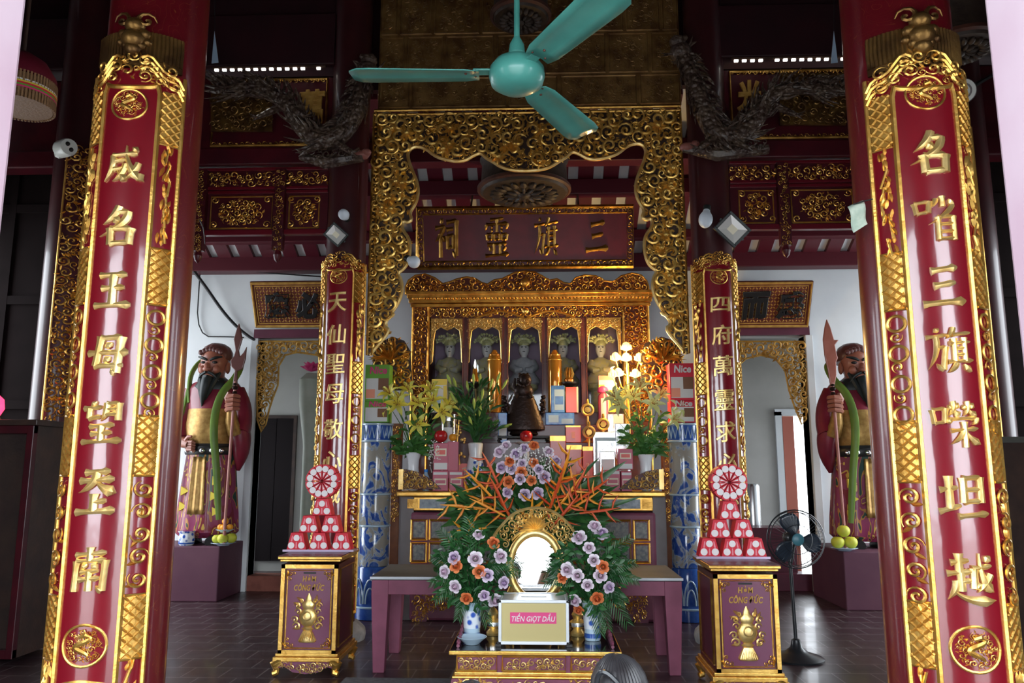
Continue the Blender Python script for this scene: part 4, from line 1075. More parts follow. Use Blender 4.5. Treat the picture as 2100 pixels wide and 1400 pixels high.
# --- five crowned deities
M['skin_white'] = mat('pale_painted_face', (.78,.74,.74), .45)
M['robe_grey'] = mat('grey_gold_robe', (.46,.43,.38), .5, .1, 0, col2=(.55,.48,.22), nscale=24)
M['crown'] = mat('pale_crown', (.80,.76,.46), .4, .2, col2=(.62,.58,.24), nscale=20)
def deity(loc, s, label, robe):
    root = empty('deity_statue', loc, label, 'statue', None)
    x, y, z = loc
    m = MB()      # seated robed body with head, one surface
    prof = [(.20,.0,.15),(.235,.03,.17),(.225,.09,.16),(.17,.16,.125),(.135,.24,.09),(.15,.32,.085),(.145,.37,.075),(.08,.405,.05),(.045,.42,.04),(.04,.44,.042),(.062,.47,.06),(.075,.51,.07),(.078,.55,.073),(.07,.59,.068),(.045,.625,.045),(.01,.64,.01)]
    rings = [[(x+s*a*cos(q)*(1+.03*cos(9*q)*(h<.35)), y+s*b*sin(q), z+s*h) for q in [2*pi*i/24 for i in range(24)]] for a, h, b in prof[:9]]
    m.loft(rings); 
    m.build('robe', robe, root)
    m = MB(); m.loft([[(x+s*a*cos(q), y+s*b*sin(q), z+s*h) for q in [2*pi*i/20 for i in range(20)]] for a, h, b in prof[8:]])
    m.ell((x, y-s*.075, z+s*.535), (s*.012,s*.018,s*.02), 8, 6)
    m.build('head', M['skin_white'], root)
    m = MB()
    for sg in (-1,1):
        m.ell((x+s*.028*sg, y-s*.064, z+s*.562), (s*.014,s*.01,s*.006), 8, 5); m.tube([(x+s*.012*sg,y-s*.072,z+s*.575),(x+s*.045*sg,y-s*.062,z+s*.58)], s*.004, 4)
    m.tube([(x-s*.018,y-s*.071,z+s*.50),(x,y-s*.074,z+s*.498),(x+s*.018,y-s*.071,z+s*.50)], s*.006, 5)
    m.build('face_paint', M['black'], root)
    m = MB()
    for sg in (-1,1):
        m.tube([(x+s*.13*sg,y-s*.01,z+s*.36),(x+s*.165*sg,y-s*.05,z+s*.26),(x+s*.10*sg,y-s*.13,z+s*.21),(x+s*.02*sg,y-s*.15,z+s*.22)], [s*.05,s*.06,s*.055,s*.03], 10)
    m.build('sleeves', robe, root)
    m = MB()
    m.lathe([(s*.082,.0),(s*.085,s*.03),(s*.07,s*.06),(s*.03,s*.10),(.002,s*.11)], 16, (x,y,z+s*.595))
    r_ = random.Random(int(x*100))
    for k in range(15):
        q = pi*(k+.5)/15; a = Vector((x+s*.07*cos(q), y-s*.04, z+s*.62+s*.03*sin(q))); b = Vector((x+s*.19*cos(q)*r_.uniform(.8,1.1), y-s*.06, z+s*.63+s*.13*sin(q)*r_.uniform(.8,1.15)))
        m.tube([a, (a+b)/2+Vector((0,0,s*.02)), b], s*.006, 5); m.ell(tuple(b), s*.021, 7, 5)
    for k in range(9):
        q = pi*(k+.5)/9; m.ell((x+s*.09*cos(q), y-s*.06, z+s*.63+s*.07*sin(q)), (s*.025,s*.015,s*.028), 7, 5)
    m.build('crown', M['crown'], root)
    return root
rb2 = mat('slate_robe', (.42,.42,.46), .55, .05, 0, col2=(.54,.53,.55), nscale=20)
for i, (px, lab) in enumerate(((921,'crowned deity statue in the leftmost niche of the shrine'),(998,'crowned deity statue in the second niche from the left, partly behind an amber canister'),(1075,'crowned deity statue in the central niche of the shrine, wearing a slate robe'),(1156,'crowned deity statue in the fourth niche, partly behind an amber canister'),(1234,'crowned deity statue in the rightmost niche of the shrine beside the lotus lamp'))):
    c = P(px, 868, YS+.32); top = P(px, 690, YS+.32)
    sc = .86; o = deity((c.x, YS+.30, top.z-.74*sc), sc, lab, rb2 if i == 2 else M['robe_grey'])
    m = MB(); zz_ = top.z-.74*sc; m.lathe([(.17,nf+.002),(.19,nf+.05),(.13,nf+.12),(.13,zz_-.08),(.18,zz_-.04),(.17,zz_+.02)], 20, (c.x, YS+.30, 0), 0, None, 1, .8); m.build('pedestal', M['crown'], o)

# --- blue and white ceramic pillars
def ceramic():
    m = mat('blue_white_glaze', (.5,.5,.45), .12, 0, .6); n, l, b = nodes_of(m)
    tc = n.new('ShaderNodeTexCoord'); nz = n.new('ShaderNodeTexNoise'); nz.inputs['Scale'].default_value = 5.5; nz.inputs['Detail'].default_value = 3; nz.inputs['Distortion'].default_value = 1.8
    r = n.new('ShaderNodeValToRGB'); e = r.color_ramp.elements; e[0].position = .48; e[0].color = (.36,.34,.29,1); e[1].position = .66; e[1].color = (.02,.06,.30,1)
    k = e.new(.53); k.color = (.40,.47,.56,1); k = e.new(.57); k.color = (.05,.13,.42,1)
    l.new(tc.outputs['Object'], nz.inputs['Vector']); l.new(nz.outputs['Fac'], r.inputs[0]); l.new(r.outputs[0], b.inputs['Base Color']); return m
M['ceramic'] = ceramic(); M['cobalt'] = mat('cobalt_glaze', (.02,.07,.33), .12, 0, .6, col2=(.05,.14,.45), nscale=12); M['pale_blue'] = mat('pale_blue_glaze', (.45,.60,.72), .15, 0, .5)
def pillar(px, lab):
    Y = 8.78; c = P(px, 1000, Y); x = c.x; zt = P(px, 868, Y).z; k = zt/2.1
    root = empty('ceramic_pillar', (x, Y, 0), lab, 'ceramic pillar')
    r = .165
    segs = [(0,.13,'cobalt'),(.13,.55,'cobalt'),(.55,.98,'ceramic'),(.98,1.32,'ceramic'),(1.32,1.90,'ceramic'),(1.90,2.1,'cobalt')]
    for a, b, mt in segs:
        a *= k; b *= k; h = b-a
        m = MB(); rr = r*(1.18 if a == 0 else 1.05 if a < .3 else 1.0)
        m.lathe([(rr*.96,a+.002),(rr*1.0,a+.02*h/.4),(rr*(1.0 if b<.3 else .97),a+h*.5),(rr*.98,b-.03*h),(rr*.93,b-.002)], 32, (x,Y,0)); m.build('drum_section', M[mt], root)
    m = MB()
    for z, q in ((1.90,1.02),(2.085,1.04),(.98,1.01),(1.32,1.01),(.13,1.14)): m.tube([(x+r*q*cos(t),Y+r*q*sin(t),z*k) for t in [2*pi*i/32 for i in range(33)]], .012, 6)
    xf = cyl_xf(x, Y, r*.99, -pi/2)
    m.xf = xf
    n = 18; W = 2*pi*r
    for i in range(n): rim(m, [(W*i/n-W/2, 1.93*k), (W*(i+.5)/n-W/2, 2.06*k), (W*(i+1)/n-W/2, 1.93*k)], .007, .0, 0, 4)
    for i in range(7):      # waves around the foot
        for q in (.07,.045):
            rim(m, [(W*(i+.5)/7-W/2 + q*1.0*cos(t), .17*k+q*3.6*sin(t)) for t in [pi*j/12 for j in range(13)]], .008, .012, 0, 4)
    m.build('white_pattern', M['pale_blue'], root)
    return root, x, Y, zt
pil_l = pillar(771, 'tall blue and white ceramic pillar left of the altar'); pil_r = pillar(1404, 'tall blue and white ceramic pillar right of the altar')
# gilt corner stands of the altar and carved wings
wing(762, 848, 690, 800, 8.95, 'gilded carved wing standing between the left pillar and the shrine', 91)
wing(1312, 1402, 690, 800, 8.95, 'gilded carved wing standing between the right pillar and the shrine', 92)
M['amberwood'] = mat('amber_wood', (.22,.07,.02), .4, 0, .3, col2=(.14,.04,.015), nscale=7)
for px0, px1, lab in ((804, 822, 'gilded carved post at the left end of the altar'), (1358, 1373, 'gilded carved post at the right end of the altar')):
    a, b = P(px0, 900, 9.0).x, P(px1, 900, 9.0).x; z1 = P(812, 868, 9.0).z
    root = empty('carved_post', ((a+b)/2, 9.0, 0), lab, 'post')
    m = MB(); m.box(a, b, 9.0, 9.15, ZA*.0, z1); m.build('post', M['amberwood'], root, smooth=False, bevel=.006)
    m = MB(plane_xf(9.0)); scroll_fill(m, [(a+.005,1.0),(b-.005,1.0),(b-.005,z1-.02),(a+.005,z1-.02)], .016, .035, rg, 400, 0, .6); m.build('carving', M['gold'], root)

# --- lattice gold signs over the back doors
def lattice_sign(px0, px1, chars, label):
    Y = 10.42
    a, b, c = tilted(px0, px1, 578, 672, Y, .30)
    b = Vector((b.x, a.y, a.z)); c = Vector((a.x, c.y, c.z)); fx, W, H = board_xf(a, b, c)
    W = b.x-a.x
    root = empty('lattice_sign', tuple(a), label, 'sign board')
    m = MB(fx); m.box(0, W, 0, H, -.05, 0); m.build('board', M['shrine_wood'], root, smooth=False)
    m = MB(fx); s_ = .042; 
    nyy = int((H-.14)/s_); nxx = int((W-.14)/s_)
    for j in range(nyy):
        for i in range(nxx):
            x, y = .07+(W-.14)*(i+.5)/nxx, .07+(H-.14)*(j+.5)/nyy; t = (i+j) % 2; d = s_*.42
            p = [(-d,-d*.3),(d*.3,d),(d,d*.3),(-d*.3,-d)] if t else [(-d*.3,d),(d,-d*.3),(d*.3,-d),(-d,d*.3)]
            m.add([(x+u,y+v,.0) for u, v in p] + [(x,y,.014)], [(0,1,4),(1,2,4),(2,3,4),(3,0,4)])
    m.build('woven_lattice', M['gold_paint'], root, smooth=False)
    m = MB(fx); rim(m, [(0.02,0.02),(W-.02,.02),(W-.02,H-.02),(.02,H-.02)], .022, .0, 0, 6, True); rim(m, [(.06,.06),(W-.06,.06),(W-.06,H-.06),(.06,H-.06)], .01, .0, 0, 6, True); m.build('frame', M['gold_paint'], root)
    for ch, px in chars:
        m = MB(fx); put_glyph(m, ch, P(px, 622, Y).x-a.x, H*.5, .36, .38, .012, .03, .06, bold=.035, bev=.02); m.build('character', M['black'], root)
lattice_sign(524, 700, (('應', 577), ('必', 640)), 'gold lattice sign with black characters over the left back doorway')
lattice_sign(1478, 1658, (('而', 1541), ('感', 1612)), 'gold lattice sign with black characters over the right back doorway')
# gilded fringes hanging in the back doorways
def fringe(pts, label, seed):
    r_ = random.Random(seed); p = L2(pts, YB-.02); m = MB(plane_xf(YB-.02))
    scroll_fill(m, p, .022, .075, r_, 2500, 0, .6, 0, .68, 3, 13, .27); rim(m, p, .014, 0, 0, 5, True)
    tag(m.build('door_fringe', M['gold_paint']), label, 'carving')
fringe([(526,700),(672,700),(672,745),(650,728),(610,722),(585,728),(572,750),(570,790),(560,815),(552,840),(545,870),(536,885),(528,860)], 'gilded scroll fringe hanging in the left back doorway', 51)
fringe([(1500,700),(1655,700),(1653,860),(1644,870),(1636,850),(1628,830),(1618,800),(1610,760),(1590,735),(1560,728),(1530,735),(1505,760)], 'gilded scroll fringe hanging in the right back doorway', 52)
# ------------------------------------------------------------------ offerings on the altar
def cm(name, col, **k):
    if name not in M: M[name] = mat(name, col, **k)
    return M[name]
cm('pink_box', (.55,.10,.16), rough=.35, coat=.3); cm('cream_print', (.80,.70,.52), rough=.4); cm('coral', (.75,.10,.07), rough=.35, coat=.3); cm('coral_light', (.95,.38,.25), rough=.4)
cm('blue_box', (.015,.10,.45), rough=.35, coat=.3, col2=(.06,.24,.62), nscale=14); cm('pale_blue_print', (.45,.62,.80), rough=.4); cm('green_print', (.16,.42,.05), rough=.4); cm('white_print', (.75,.75,.73), rough=.45)
cm('red_print', (.72,.03,.06), rough=.4); cm('magenta_print', (.70,.06,.22), rough=.4); cm('yellow_print', (.80,.62,.08), rough=.4); cm('brown_print', (.22,.10,.05), rough=.5); cm('amber', (.55,.20,.02), rough=.08, metal=.55, coat=.8, col2=(.75,.34,.05), nscale=4)
cm('apple_red', (.55,.012,.02), rough=.25, coat=.4, col2=(.40,.02,.02), nscale=7); cm('orange_peel', (.85,.34,.02), rough=.45, bump=.15, bscale=90); cm('pomelo', (.62,.58,.05), rough=.5, col2=(.48,.52,.05), nscale=5, bump=.15, bscale=80)
cm('bronze', (.030,.016,.013), rough=.4, metal=.5, bump=.5, bscale=28); cm('clear_plastic', (.85,.92,.95), rough=.05, trans=.9); cm('blue_cap', (.03,.25,.75), rough=.35); cm('steel_blue', (.35,.5,.58), rough=.3)
def sp(px0, px1, py0, py1, Y): 
    return P(px0,(py0+py1)/2,Y).x, P(px1,(py0+py1)/2,Y).x, P((px0+px1)/2,py1,Y).z, P((px0+px1)/2,py0,Y).z
def carton(px0, px1, py0, py1, Y, dep, body, name, label, cat, prints=(), group=None, zb=None, lid=None):
    """box with printed areas (u0,u1,v0,v1,material) raised a hair on the front, optional lid material"""
    x0, x1, z0, z1 = sp(px0,px1,py0,py1,Y)
    if zb is not None: z0 = zb
    root = empty(name, ((x0+x1)/2, Y+dep/2, z0), label, cat, group)
    m = MB(); m.box(x0, x1, Y, Y+dep, z0, z1); m.build('carton', M[body], root, smooth=False, bevel=min(.006,(x1-x0)*.06))
    for i, (u0,u1,v0,v1,mt) in enumerate(prints):
        m = MB(); m.box(x0+(x1-x0)*u0, x0+(x1-x0)*u1, Y-.0015-.0004*i, Y+.004, z0+(z1-z0)*v0, z0+(z1-z0)*v1)
        m.build('printed_panel', M[mt], root, smooth=False)
    if lid: m = MB(); m.box(x0-.004, x1+.004, Y-.004, Y+dep+.004, z1-.02, z1+.003); m.build('lid', M[lid], root, smooth=False, bevel=.003)
    return root, (x0,x1,z0,z1)
def lettering(root, txt, cx, cz, w, h, Y, mt, name='lettering', slant=0.0, bold=.02, depth=.004):
    m = MB(plane_xf(Y)); put_glyph(m, txt, cx, cz, w, h, 0, depth, slant, bold=bold, bev=.0); return m.build(name, M[mt], root, smooth=False)
def lathe_thing(prof, c, mt, name, label, cat, part='body', n=24, group=None, sx=1, sy=1):
    root = empty(name, c, label, cat, group); m = MB(); m.lathe(prof, n, c, 0, None, sx, sy); m.build(part, M[mt], root); return root

# snack boxes standing on the ceramic pillars
for (r_, x, Y, zt), body, c1, lab, pxs in ((pil_l, 'green_print', 'magenta_print', 'left', (748,798)), (pil_r, 'red_print', 'white_print', 'right', (1374,1424))):
    Y0 = Y-.10; z = zt+.004
    for lvl, (py0, py1) in enumerate(((822,866),(747,822))):
        x0, x1 = P(pxs[0],800,Y0).x, P(pxs[1],800,Y0).x; z1 = P(773,py0,Y0).z
        pr = [(.05,.95,.06,.62,'white_print'), (.55,.97,.30,.62,'brown_print'), (.05,.42,.08,.32,'coral_light')] if lvl else [(.05,.95,.05,.70,'white_print'), (.55,.95,.25,.65,'brown_print')]
        root = empty('snack_box', ((x0+x1)/2, Y0+.1, z), ('upper %s snack box in the pair standing on the %s ceramic pillar' if lvl else 'lower %s snack box in the pair standing on the %s ceramic pillar') % ('green' if lab == 'left' else 'red', lab), 'snack box')
        m = MB(); m.box(x0, x1, Y0, Y0+.20, z, z1-.002); m.build('carton', M[body], root, smooth=False, bevel=.004)
        for i,(u0,u1,v0,v1,mt) in enumerate(pr):
            m = MB(); m.box(x0+(x1-x0)*u0, x0+(x1-x0)*u1, Y0-.002-.0006*i, Y0+.003, z+(z1-z)*v0, z+(z1-z)*v1); m.build('printed_panel', M[mt], root, smooth=False)
        h = (z1-z); lettering(root, 'Nice', x0+(x1-x0)*.55, z+h*(.84 if lvl else .86), (x1-x0)*.70, min(.085,h*.26), Y0-.001, c1, bold=.03)
        z = z1
# pink boxes left and right, stacked
pg = 'pink boxes stacked on the altar ledge'
def pinkstack(cols, upper, labs, Yp=8.62):
    for (a, b, y0, y1), lab in zip(cols, labs[:-1]):
        carton(a, b, y0, y1, Yp, .14, 'pink_box', 'pink_box', lab, 'box', [(.12,.88,.30,.62,'cream_print'),(.18,.82,.38,.54,'pink_box'),(.05,.95,.80,.93,'white_print')], zb=ZA+.002)
    a, b, y0, y1 = upper
    return carton(a, b, y0, y1, Yp, .14, 'pink_box', 'pink_box', labs[-1], 'box', [(.12,.88,.52,.80,'cream_print'),(.20,.80,.58,.74,'coral'),(.05,.95,.04,.28,'white_print')], zb=P(900, cols[0][2], Yp).z+.002)
_, ub = pinkstack([(887,919,965,1004),(921,949,965,1004)], (889,919,908,965), ['lower left pink box of the stack on the left end of the altar ledge','lower right pink box of the stack on the left end of the altar ledge','upper pink box with a red apple on top, on the left of the altar'])
_, ub2 = pinkstack([(1241,1272,963,1004),(1274,1296,966,1004)], (1268,1298,920,963), ['lower left pink box of the stack on the right end of the altar ledge','lower right pink box of the stack on the right end of the altar ledge','upper pink box of the stack on the right end of the altar ledge'])
def fruit(x, y, z, r, mt, name, label, cat, group=None, dent=True, leafy=False):
    root = empty(name, (x,y,z), label, cat, group)
    m = MB(); pf = []
    for i in range(13):
        a = -pi/2+pi*i/12; pf.append((r*cos(a)*(1+.04*sin(a)), z+r+r*.94*sin(a)-(.16*r*(i==12) + .05*r*(i==11))*dent))
    m.lathe(pf, 20, (x,y,0)); m.build('fruit_body', M[mt], root)
    m = MB(); m.tube([(x,y,z+r*1.75),(x+r*.08,y,z+r*2.12)], r*.06, 5); m.build('stem', M['dark_wood'], root)
    return root
fruit((ub[0]+ub[1])/2-.01, 8.69, ub[3]+.003, .075, 'apple_red', 'apple', 'red apple sitting on the upper pink box on the left', 'apple')
# silver tin with an orange in front, oil bottle
def tin(px0, px1, py0, py1, Y, zb, label):
    x0, x1, z0, z1 = sp(px0,px1,py0,py1,Y); z0 = zb; c = ((x0+x1)/2, Y, 0); r = (x1-x0)/2
    root = empty('silver_tin', (c[0], Y, z0), label, 'tin')
    m = MB(); m.lathe([(r*.97,z0),(r,z0+.01),(r,z1-.09),(r*.96,z1-.08)], 28, c); m.build('body', M['chrome'], root)
    m = MB(); m.lathe([(r*1.02,z1-.085),(r*1.02,z1-.01),(r*.7,z1),(.01,z1+.004)], 28, c); m.build('lid', M['steel'], root)
    xf = cyl_xf(c[0], Y, r*1.002, -pi/2); m = MB(xf); arc_panel(m, xf, -r*.6, r*.6, z0+.08, z1-.16, 0, .002, 8); m.build('paper_label', M['white_print'], root)
    m = MB(xf); rim(m, ringpts(0,(z0+z1)/2-.03,.035,.05,14), .006, .004, 0, 5, True); m.build('printed_ring', M['gold'], root)
tin(905, 936, 848, 912, 8.88, ZA+.002, 'tall silver tin with a pale label behind the red apple')
o_, z_ = P(928, 890, 8.72), 0
st = MB().box(P(918,900,8.66).x, P(940,900,8.66).x, 8.66, 8.76, ZA+.14+.0, P(928,905,8.66).z).build('offering_block', M['pink_box'], smooth=False, bevel=.004)
tag(st, 'small pink carton under the orange beside the apple', 'box')
lathe_thing([(.05,ZA+.002),(.055,ZA+.05),(.05,ZA+.139)], (P(929,940,8.70).x, 8.71, 0), 'amber', 'oil_jar', 'round amber oil jar beside the left pink boxes', 'jar')
fruit(P(929,892,8.71).x, 8.71, P(928,905,8.66).z+.002, .045, 'orange_peel', 'orange', 'yellow orange standing beside the red apple', 'orange')
# round amber jars right
def oiljar(px, py, Y, zb, label, r=.06):
    c = P(px, py, Y); z1 = zb
    root = empty('oil_jar', (c.x, Y, zb), label, 'jar')
    m = MB(); m.lathe([(r*.6,zb),(r*.95,zb+.03),(r*1.05,zb+r*1.1),(r*.9,zb+r*1.8),(r*.45,zb+r*2.3),(r*.45,zb+r*2.5)], 24, (c.x,Y,0)); m.build('bowl', M['amber'], root)
    m = MB(); m.lathe([(r*.5,zb+r*2.5),(r*.55,zb+r*2.6),(r*.3,zb+r*2.9),(.004,zb+r*3.1)], 16, (c.x,Y,0)); m.build('lid', M['gold'], root)
bz = P(1256, 962, 8.7).z
b_ = MB().box(P(1243,980,8.78).x, P(1270,980,8.78).x, 8.78, 8.90, ZA+.002, bz).build('offering_block', M['pink_box'], smooth=False, bevel=.004); tag(b_, 'pink carton under the round amber jar on the right', 'box')
oiljar(1256, 940, 8.83, bz+.002, 'round amber jar with a gold lid above the right pink boxes', .058)
# water bottle left
c = P(874, 950, 8.72); root = empty('water_bottle', (c.x, 8.72, ZA+.002), 'small water bottle with a blue cap beside the left lily vase', 'bottle')
m = MB(); m.lathe([(.035,ZA+.002),(.038,ZA+.02),(.038,ZA+.15),(.02,ZA+.19),(.018,ZA+.21)], 18, (c.x,8.72,0)); m.build('body', M['pale_blue'], root)
m = MB(); m.lathe([(.0385,ZA+.05),(.039,ZA+.055),(.039,ZA+.12),(.0385,ZA+.125)], 18, (c.x,8.72,0)); m.build('wrapper', M['cobalt'], root)
m = MB(); m.lathe([(.022,ZA+.205),(.022,ZA+.235)], 14, (c.x,8.72,0)); m.build('cap', M['blue_cap'], root)
# coral boxes and envelopes in the middle
zB, yB = tiers['B']; zC, yC = tiers['C']; zD, yD = tiers['D']
def coral(px0, px1, py0, py1, Y, label, zb, gold=True, name='coral_box'):
    carton(px0, px1, py0, py1, Y, .10, 'coral', name, label, 'box', [(.0,1,.90,.995,'gold'),(.38,.62,.25,.62,'coral_light')] if gold else [(.2,.8,.3,.7,'coral_light')], zb=zb)
coral(1128,1160,893,950, 8.78, 'coral gift box with a gold edge standing nearest the bronze censer', ZA+.002)
coral(1162,1193,912,965, 8.72, 'front coral gift box with cream lettering on the right half of the altar', ZA+.002)
coral(1160,1191,872,905, 9.03, 'coral gift box standing on the lowest step above the front coral box', zB+.002)
coral(1195,1216,915,975, 8.80, 'narrow coral gift box beside the gold candlestick on the right', ZA+.002)
for px, py, lab in ((1010,915,'coral paper packet leaning right of the big blue and white vase'),(952,925,'coral paper packet leaning left of the big blue and white vase')):
    Y = 8.76; x = P(px,py,Y).x; h = .24
    root = empty('paper_packet', (x, Y, ZA+.002), lab, 'packet')
    m = MB(plane_xf(Y)); m.prism(smooth_poly([(x-.075,ZA+.002),(x+.075,ZA+.002),(x+.085,ZA+h*.9),(x+.05,ZA+h*1.25),(x-.05,ZA+h*1.25),(x-.085,ZA+h*.9)], 1, True), -.02, .012); m.build('packet', M['coral'], root, smooth=False)
    m = MB(plane_xf(Y)); 
    for k in range(5): rim(m, [(x-.02+.012*(k%2), ZA+.10+.035*k), (x+.03, ZA+.115+.035*k)], .006, .014, 0, 4)
    rim(m, [(x-.06,ZA+.06),(x-.065,ZA+h*.9)], .005, .013, 0, 4); m.build('print', M['cream_print'], root)
# bronze censer with lion, on a black stand
c = P(1074, 890, 9.11); cx0, cy0 = c.x, 9.11
root = empty('censer_stand', (cx0, cy0, zB), 'low black altar stand carrying the bronze lion censer', 'stand')
m = MB(); m.box(cx0-.30, cx0+.30, cy0-.10, cy0+.105, zB+.05, zB+.08); m.build('top', M['black'], root, smooth=False, bevel=.008)
for sx in (-1,1):
    for sy in (-1,1):
        m = MB(); m.tube([(cx0+sx*.26,cy0+sy*.08,zB+.05),(cx0+sx*.29,cy0+sy*.085,zB+.025),(cx0+sx*.27,cy0+sy*.08,zB+.002)], [.022,.018,.02], 8); m.build('leg', M['black'], root)
zc0 = zB+.082; topz = P(1074, 762, 9.11).z; H = topz-zc0
root = empty('bronze_censer', (cx0, cy0, zc0), 'dark bronze censer with ribbed bell body and a lion on its lid', 'censer')
m = MB(); pf = [(.12,zc0),(.17,zc0+.02),(.15,zc0+.05)]
for i in range(14): pf.append((.245-.13*(i/13)**1.25 + .007*(i%2), zc0+.07+H*.52*i/13))
pf += [(.07,zc0+H*.62),(.03,zc0+H*.64)]; m.lathe(pf, 32, (cx0,cy0,0), 0, None, 1, .5); m.build('ribbed_body', M['bronze'], root)
m = MB(); z = zc0+H*.62
m.ell((cx0,cy0,z+H*.08), (.115,.07,H*.13), 14, 9); m.ell((cx0+.02,cy0-.02,z+H*.24), (.075,.06,H*.11), 12, 8); m.ell((cx0+.045,cy0-.05,z+H*.22), (.035,.035,.03), 8, 6)
for sx in (-1,1): m.tube([(cx0+sx*.06,cy0-.02,z+H*.08),(cx0+sx*.08,cy0-.04,z),(cx0+sx*.09,cy0-.05,z-.03)], [.03,.025,.02], 7); m.ell((cx0+sx*.045,cy0,z+H*.33), (.018,.015,.025), 6, 5)
r_ = random.Random(3)
for k in range(26):
    q = r_.uniform(0,2*pi); m.ell((cx0+.065*cos(q), cy0-.03+.03*sin(q), z+H*.24+.07*sin(q)), .018, 6, 5)
m.tube([(cx0-.07,cy0,z+H*.05),(cx0-.12,cy0,z+H*.15),(cx0-.10,cy0,z+H*.28)], [.025,.03,.012], 7); m.build('lion_lid', M['bronze'], root)
for sx in (-1,1):
    m = MB(); m.tube([(cx0+sx*.13,cy0,zc0+H*.30),(cx0+sx*.22,cy0,zc0+H*.36),(cx0+sx*.24,cy0,zc0+H*.52),(cx0+sx*.21,cy0,zc0+H*.62)], [.02,.025,.022,.012], 8)
    for k in range(5): m.ell((cx0+sx*(.22+.02*sin(k*2)), cy0-.01, zc0+H*(.36+.06*k)), .024, 6, 5)
    m.build('handle', M['bronze'], root)
# red apple and white paper in front of the censer
pd = empty('offering_dish', (cx0, 8.80, ZA+.002), 'pale footed dish under the red apple in front of the bronze censer', 'dish')
zt_ = P(1079,906,8.8).z
m = MB(); m.lathe([(.07,ZA+.002),(.04,ZA+.03),(.03,zt_-.05),(.06,zt_-.03),(.13,zt_-.005),(.125,zt_),(.02,zt_-.015)], 24, (P(1079,900,8.8).x,8.80,0)); m.build('bowl', M['white'], pd)
fruit(P(1079,893,8.8).x, 8.80, zt_-.008, .072, 'apple_red', 'apple', 'bright red apple on the dish below the bronze censer', 'apple')
# blue boxes, red box, orange blue small ones
carton(1119,1178,846,882, 9.25, .14, 'blue_box', 'blue_carton', 'wide blue carton lying under the taller blue carton right of the censer', 'box', [(.1,.45,.2,.8,'pale_blue_print'),(.55,.95,.1,.5,'pale_blue_print')], zb=zC+.002)
zq = P(1148,846,9.25).z+.002
carton(1130,1158,790,846, 9.27, .10, 'blue_box', 'blue_carton', 'tall blue carton standing on the wide blue one', 'box', [(.25,.95,.1,.85,'pale_blue_print'),(.3,.9,.3,.6,'blue_box')], zb=zq)
carton(1160,1186,793,846, 9.27, .10, 'coral', 'red_carton', 'plain red carton standing next to the tall blue carton', 'box', [(.86,1,.0,1,'cream_print')], zb=zq)
carton(1022,1040,846,905, 9.03, .09, 'blue_box', 'blue_carton', 'small blue and white carton left of the bronze censer', 'box', [(.05,.95,.1,.55,'white_print')], zb=zB+.002)
# amber canisters and small lamps in front of the niches
def canister(px, py0, py1, label):
    Y = 9.50; x = P(px, 760, Y).x; z1 = P(px, py0, Y).z; r = 14.5*ppm(Y)*1.0; z0 = zD+.002
    root = empty('amber_canister', (x, Y, z0), label, 'canister')
    m = MB(); m.lathe([(r*.9,z0),(r,z0+.02),(r,z1-.05),(r*.85,z1)], 28, (x,Y,0)); m.build('body', M['amber'], root)
    m = MB(); m.lathe([(r*.80,z1),(r*.85,z1+.015),(r*.5,z1+.04),(r*.3,z1+.07),(.01,z1+.08)], 24, (x,Y,0)); m.build('lid', M['amber'], root)
    m = MB(); m.tube([(x+r*1.0*cos(t),Y+r*1.0*sin(t),z1-.05) for t in [2*pi*i/28 for i in range(29)]], .008, 5); m.build('band', M['gold'], root)
canister(1014, 730, 800, 'amber canister on the top step in front of the second niche from the left')
canister(1138, 730, 800, 'amber canister on the top step in front of the fourth niche')
M['flame'] = mat('lamp_flame', (.80,.92,1.0), .4, emit=4)
def small_lamp(px, lit, label, py=775):
    Y = 9.47; x = P(px, py, Y).x; zs = P(px, 787, Y).z; z0 = zD+.002
    root = empty('altar_lamp', (x, Y, z0), label, 'lamp')
    m = MB(); m.lathe([(.07,z0),(.03,z0+.03),(.02,zs-.06),(.05,zs-.03),(.095,zs),(.10,zs+.02),(.02,zs+.03)], 22, (x,Y,0)); m.build('stand', M['black'], root)
    m = MB(); m.lathe([(.055,zs+.02),(.06,zs+.05),(.035,zs+.09),(.03,zs+.17),(.02,zs+.19)], 18, (x,Y,0)); m.build('oil_glass', M['amber'], root)
    if lit: m = MB(); m.lathe([(.004,zs+.19),(.014,zs+.22),(.008,zs+.27),(.001,zs+.30)], 10, (x,Y,0)); m.build('flame', M['flame'], root)
    else:
        m = MB(); 
        for k in range(8): m.tube([(x+.03*cos(k*pi/4),Y+.03*sin(k*pi/4),zs+.05),(x+.055*cos(k*pi/4),Y+.055*sin(k*pi/4),zs+.12),(x+.03*cos(k*pi/4),Y+.03*sin(k*pi/4),zs+.2)], .008, 5)
        m.build('cage', M['gold'], root)
small_lamp(974, True, 'small lit oil lamp with a bluish flame in front of the second niche')
small_lamp(1167, False, 'small red caged lamp on a black foot right of the fourth niche amber canister')
# yellow packets left and right
carton(885,916,777,846, 9.46, .10, 'white_print', 'tea_packet', 'yellow and white packet below the leftmost niche', 'packet', [(.0,1,.82,1,'yellow_print'),(.78,1,.0,.8,'yellow_print'),(.1,.7,.1,.5,'pale_blue_print')], zb=zD+.002)
carton(1228,1262,770,846, 9.46, .10, 'white_print', 'tea_packet', 'yellow and white packet below the rightmost niche beside the lotus lamp', 'packet', [(.0,.35,.0,.75,'yellow_print'),(.6,1,.0,.6,'yellow_print'),(.0,1,.88,1,'coral_light')], zb=zD+.002)
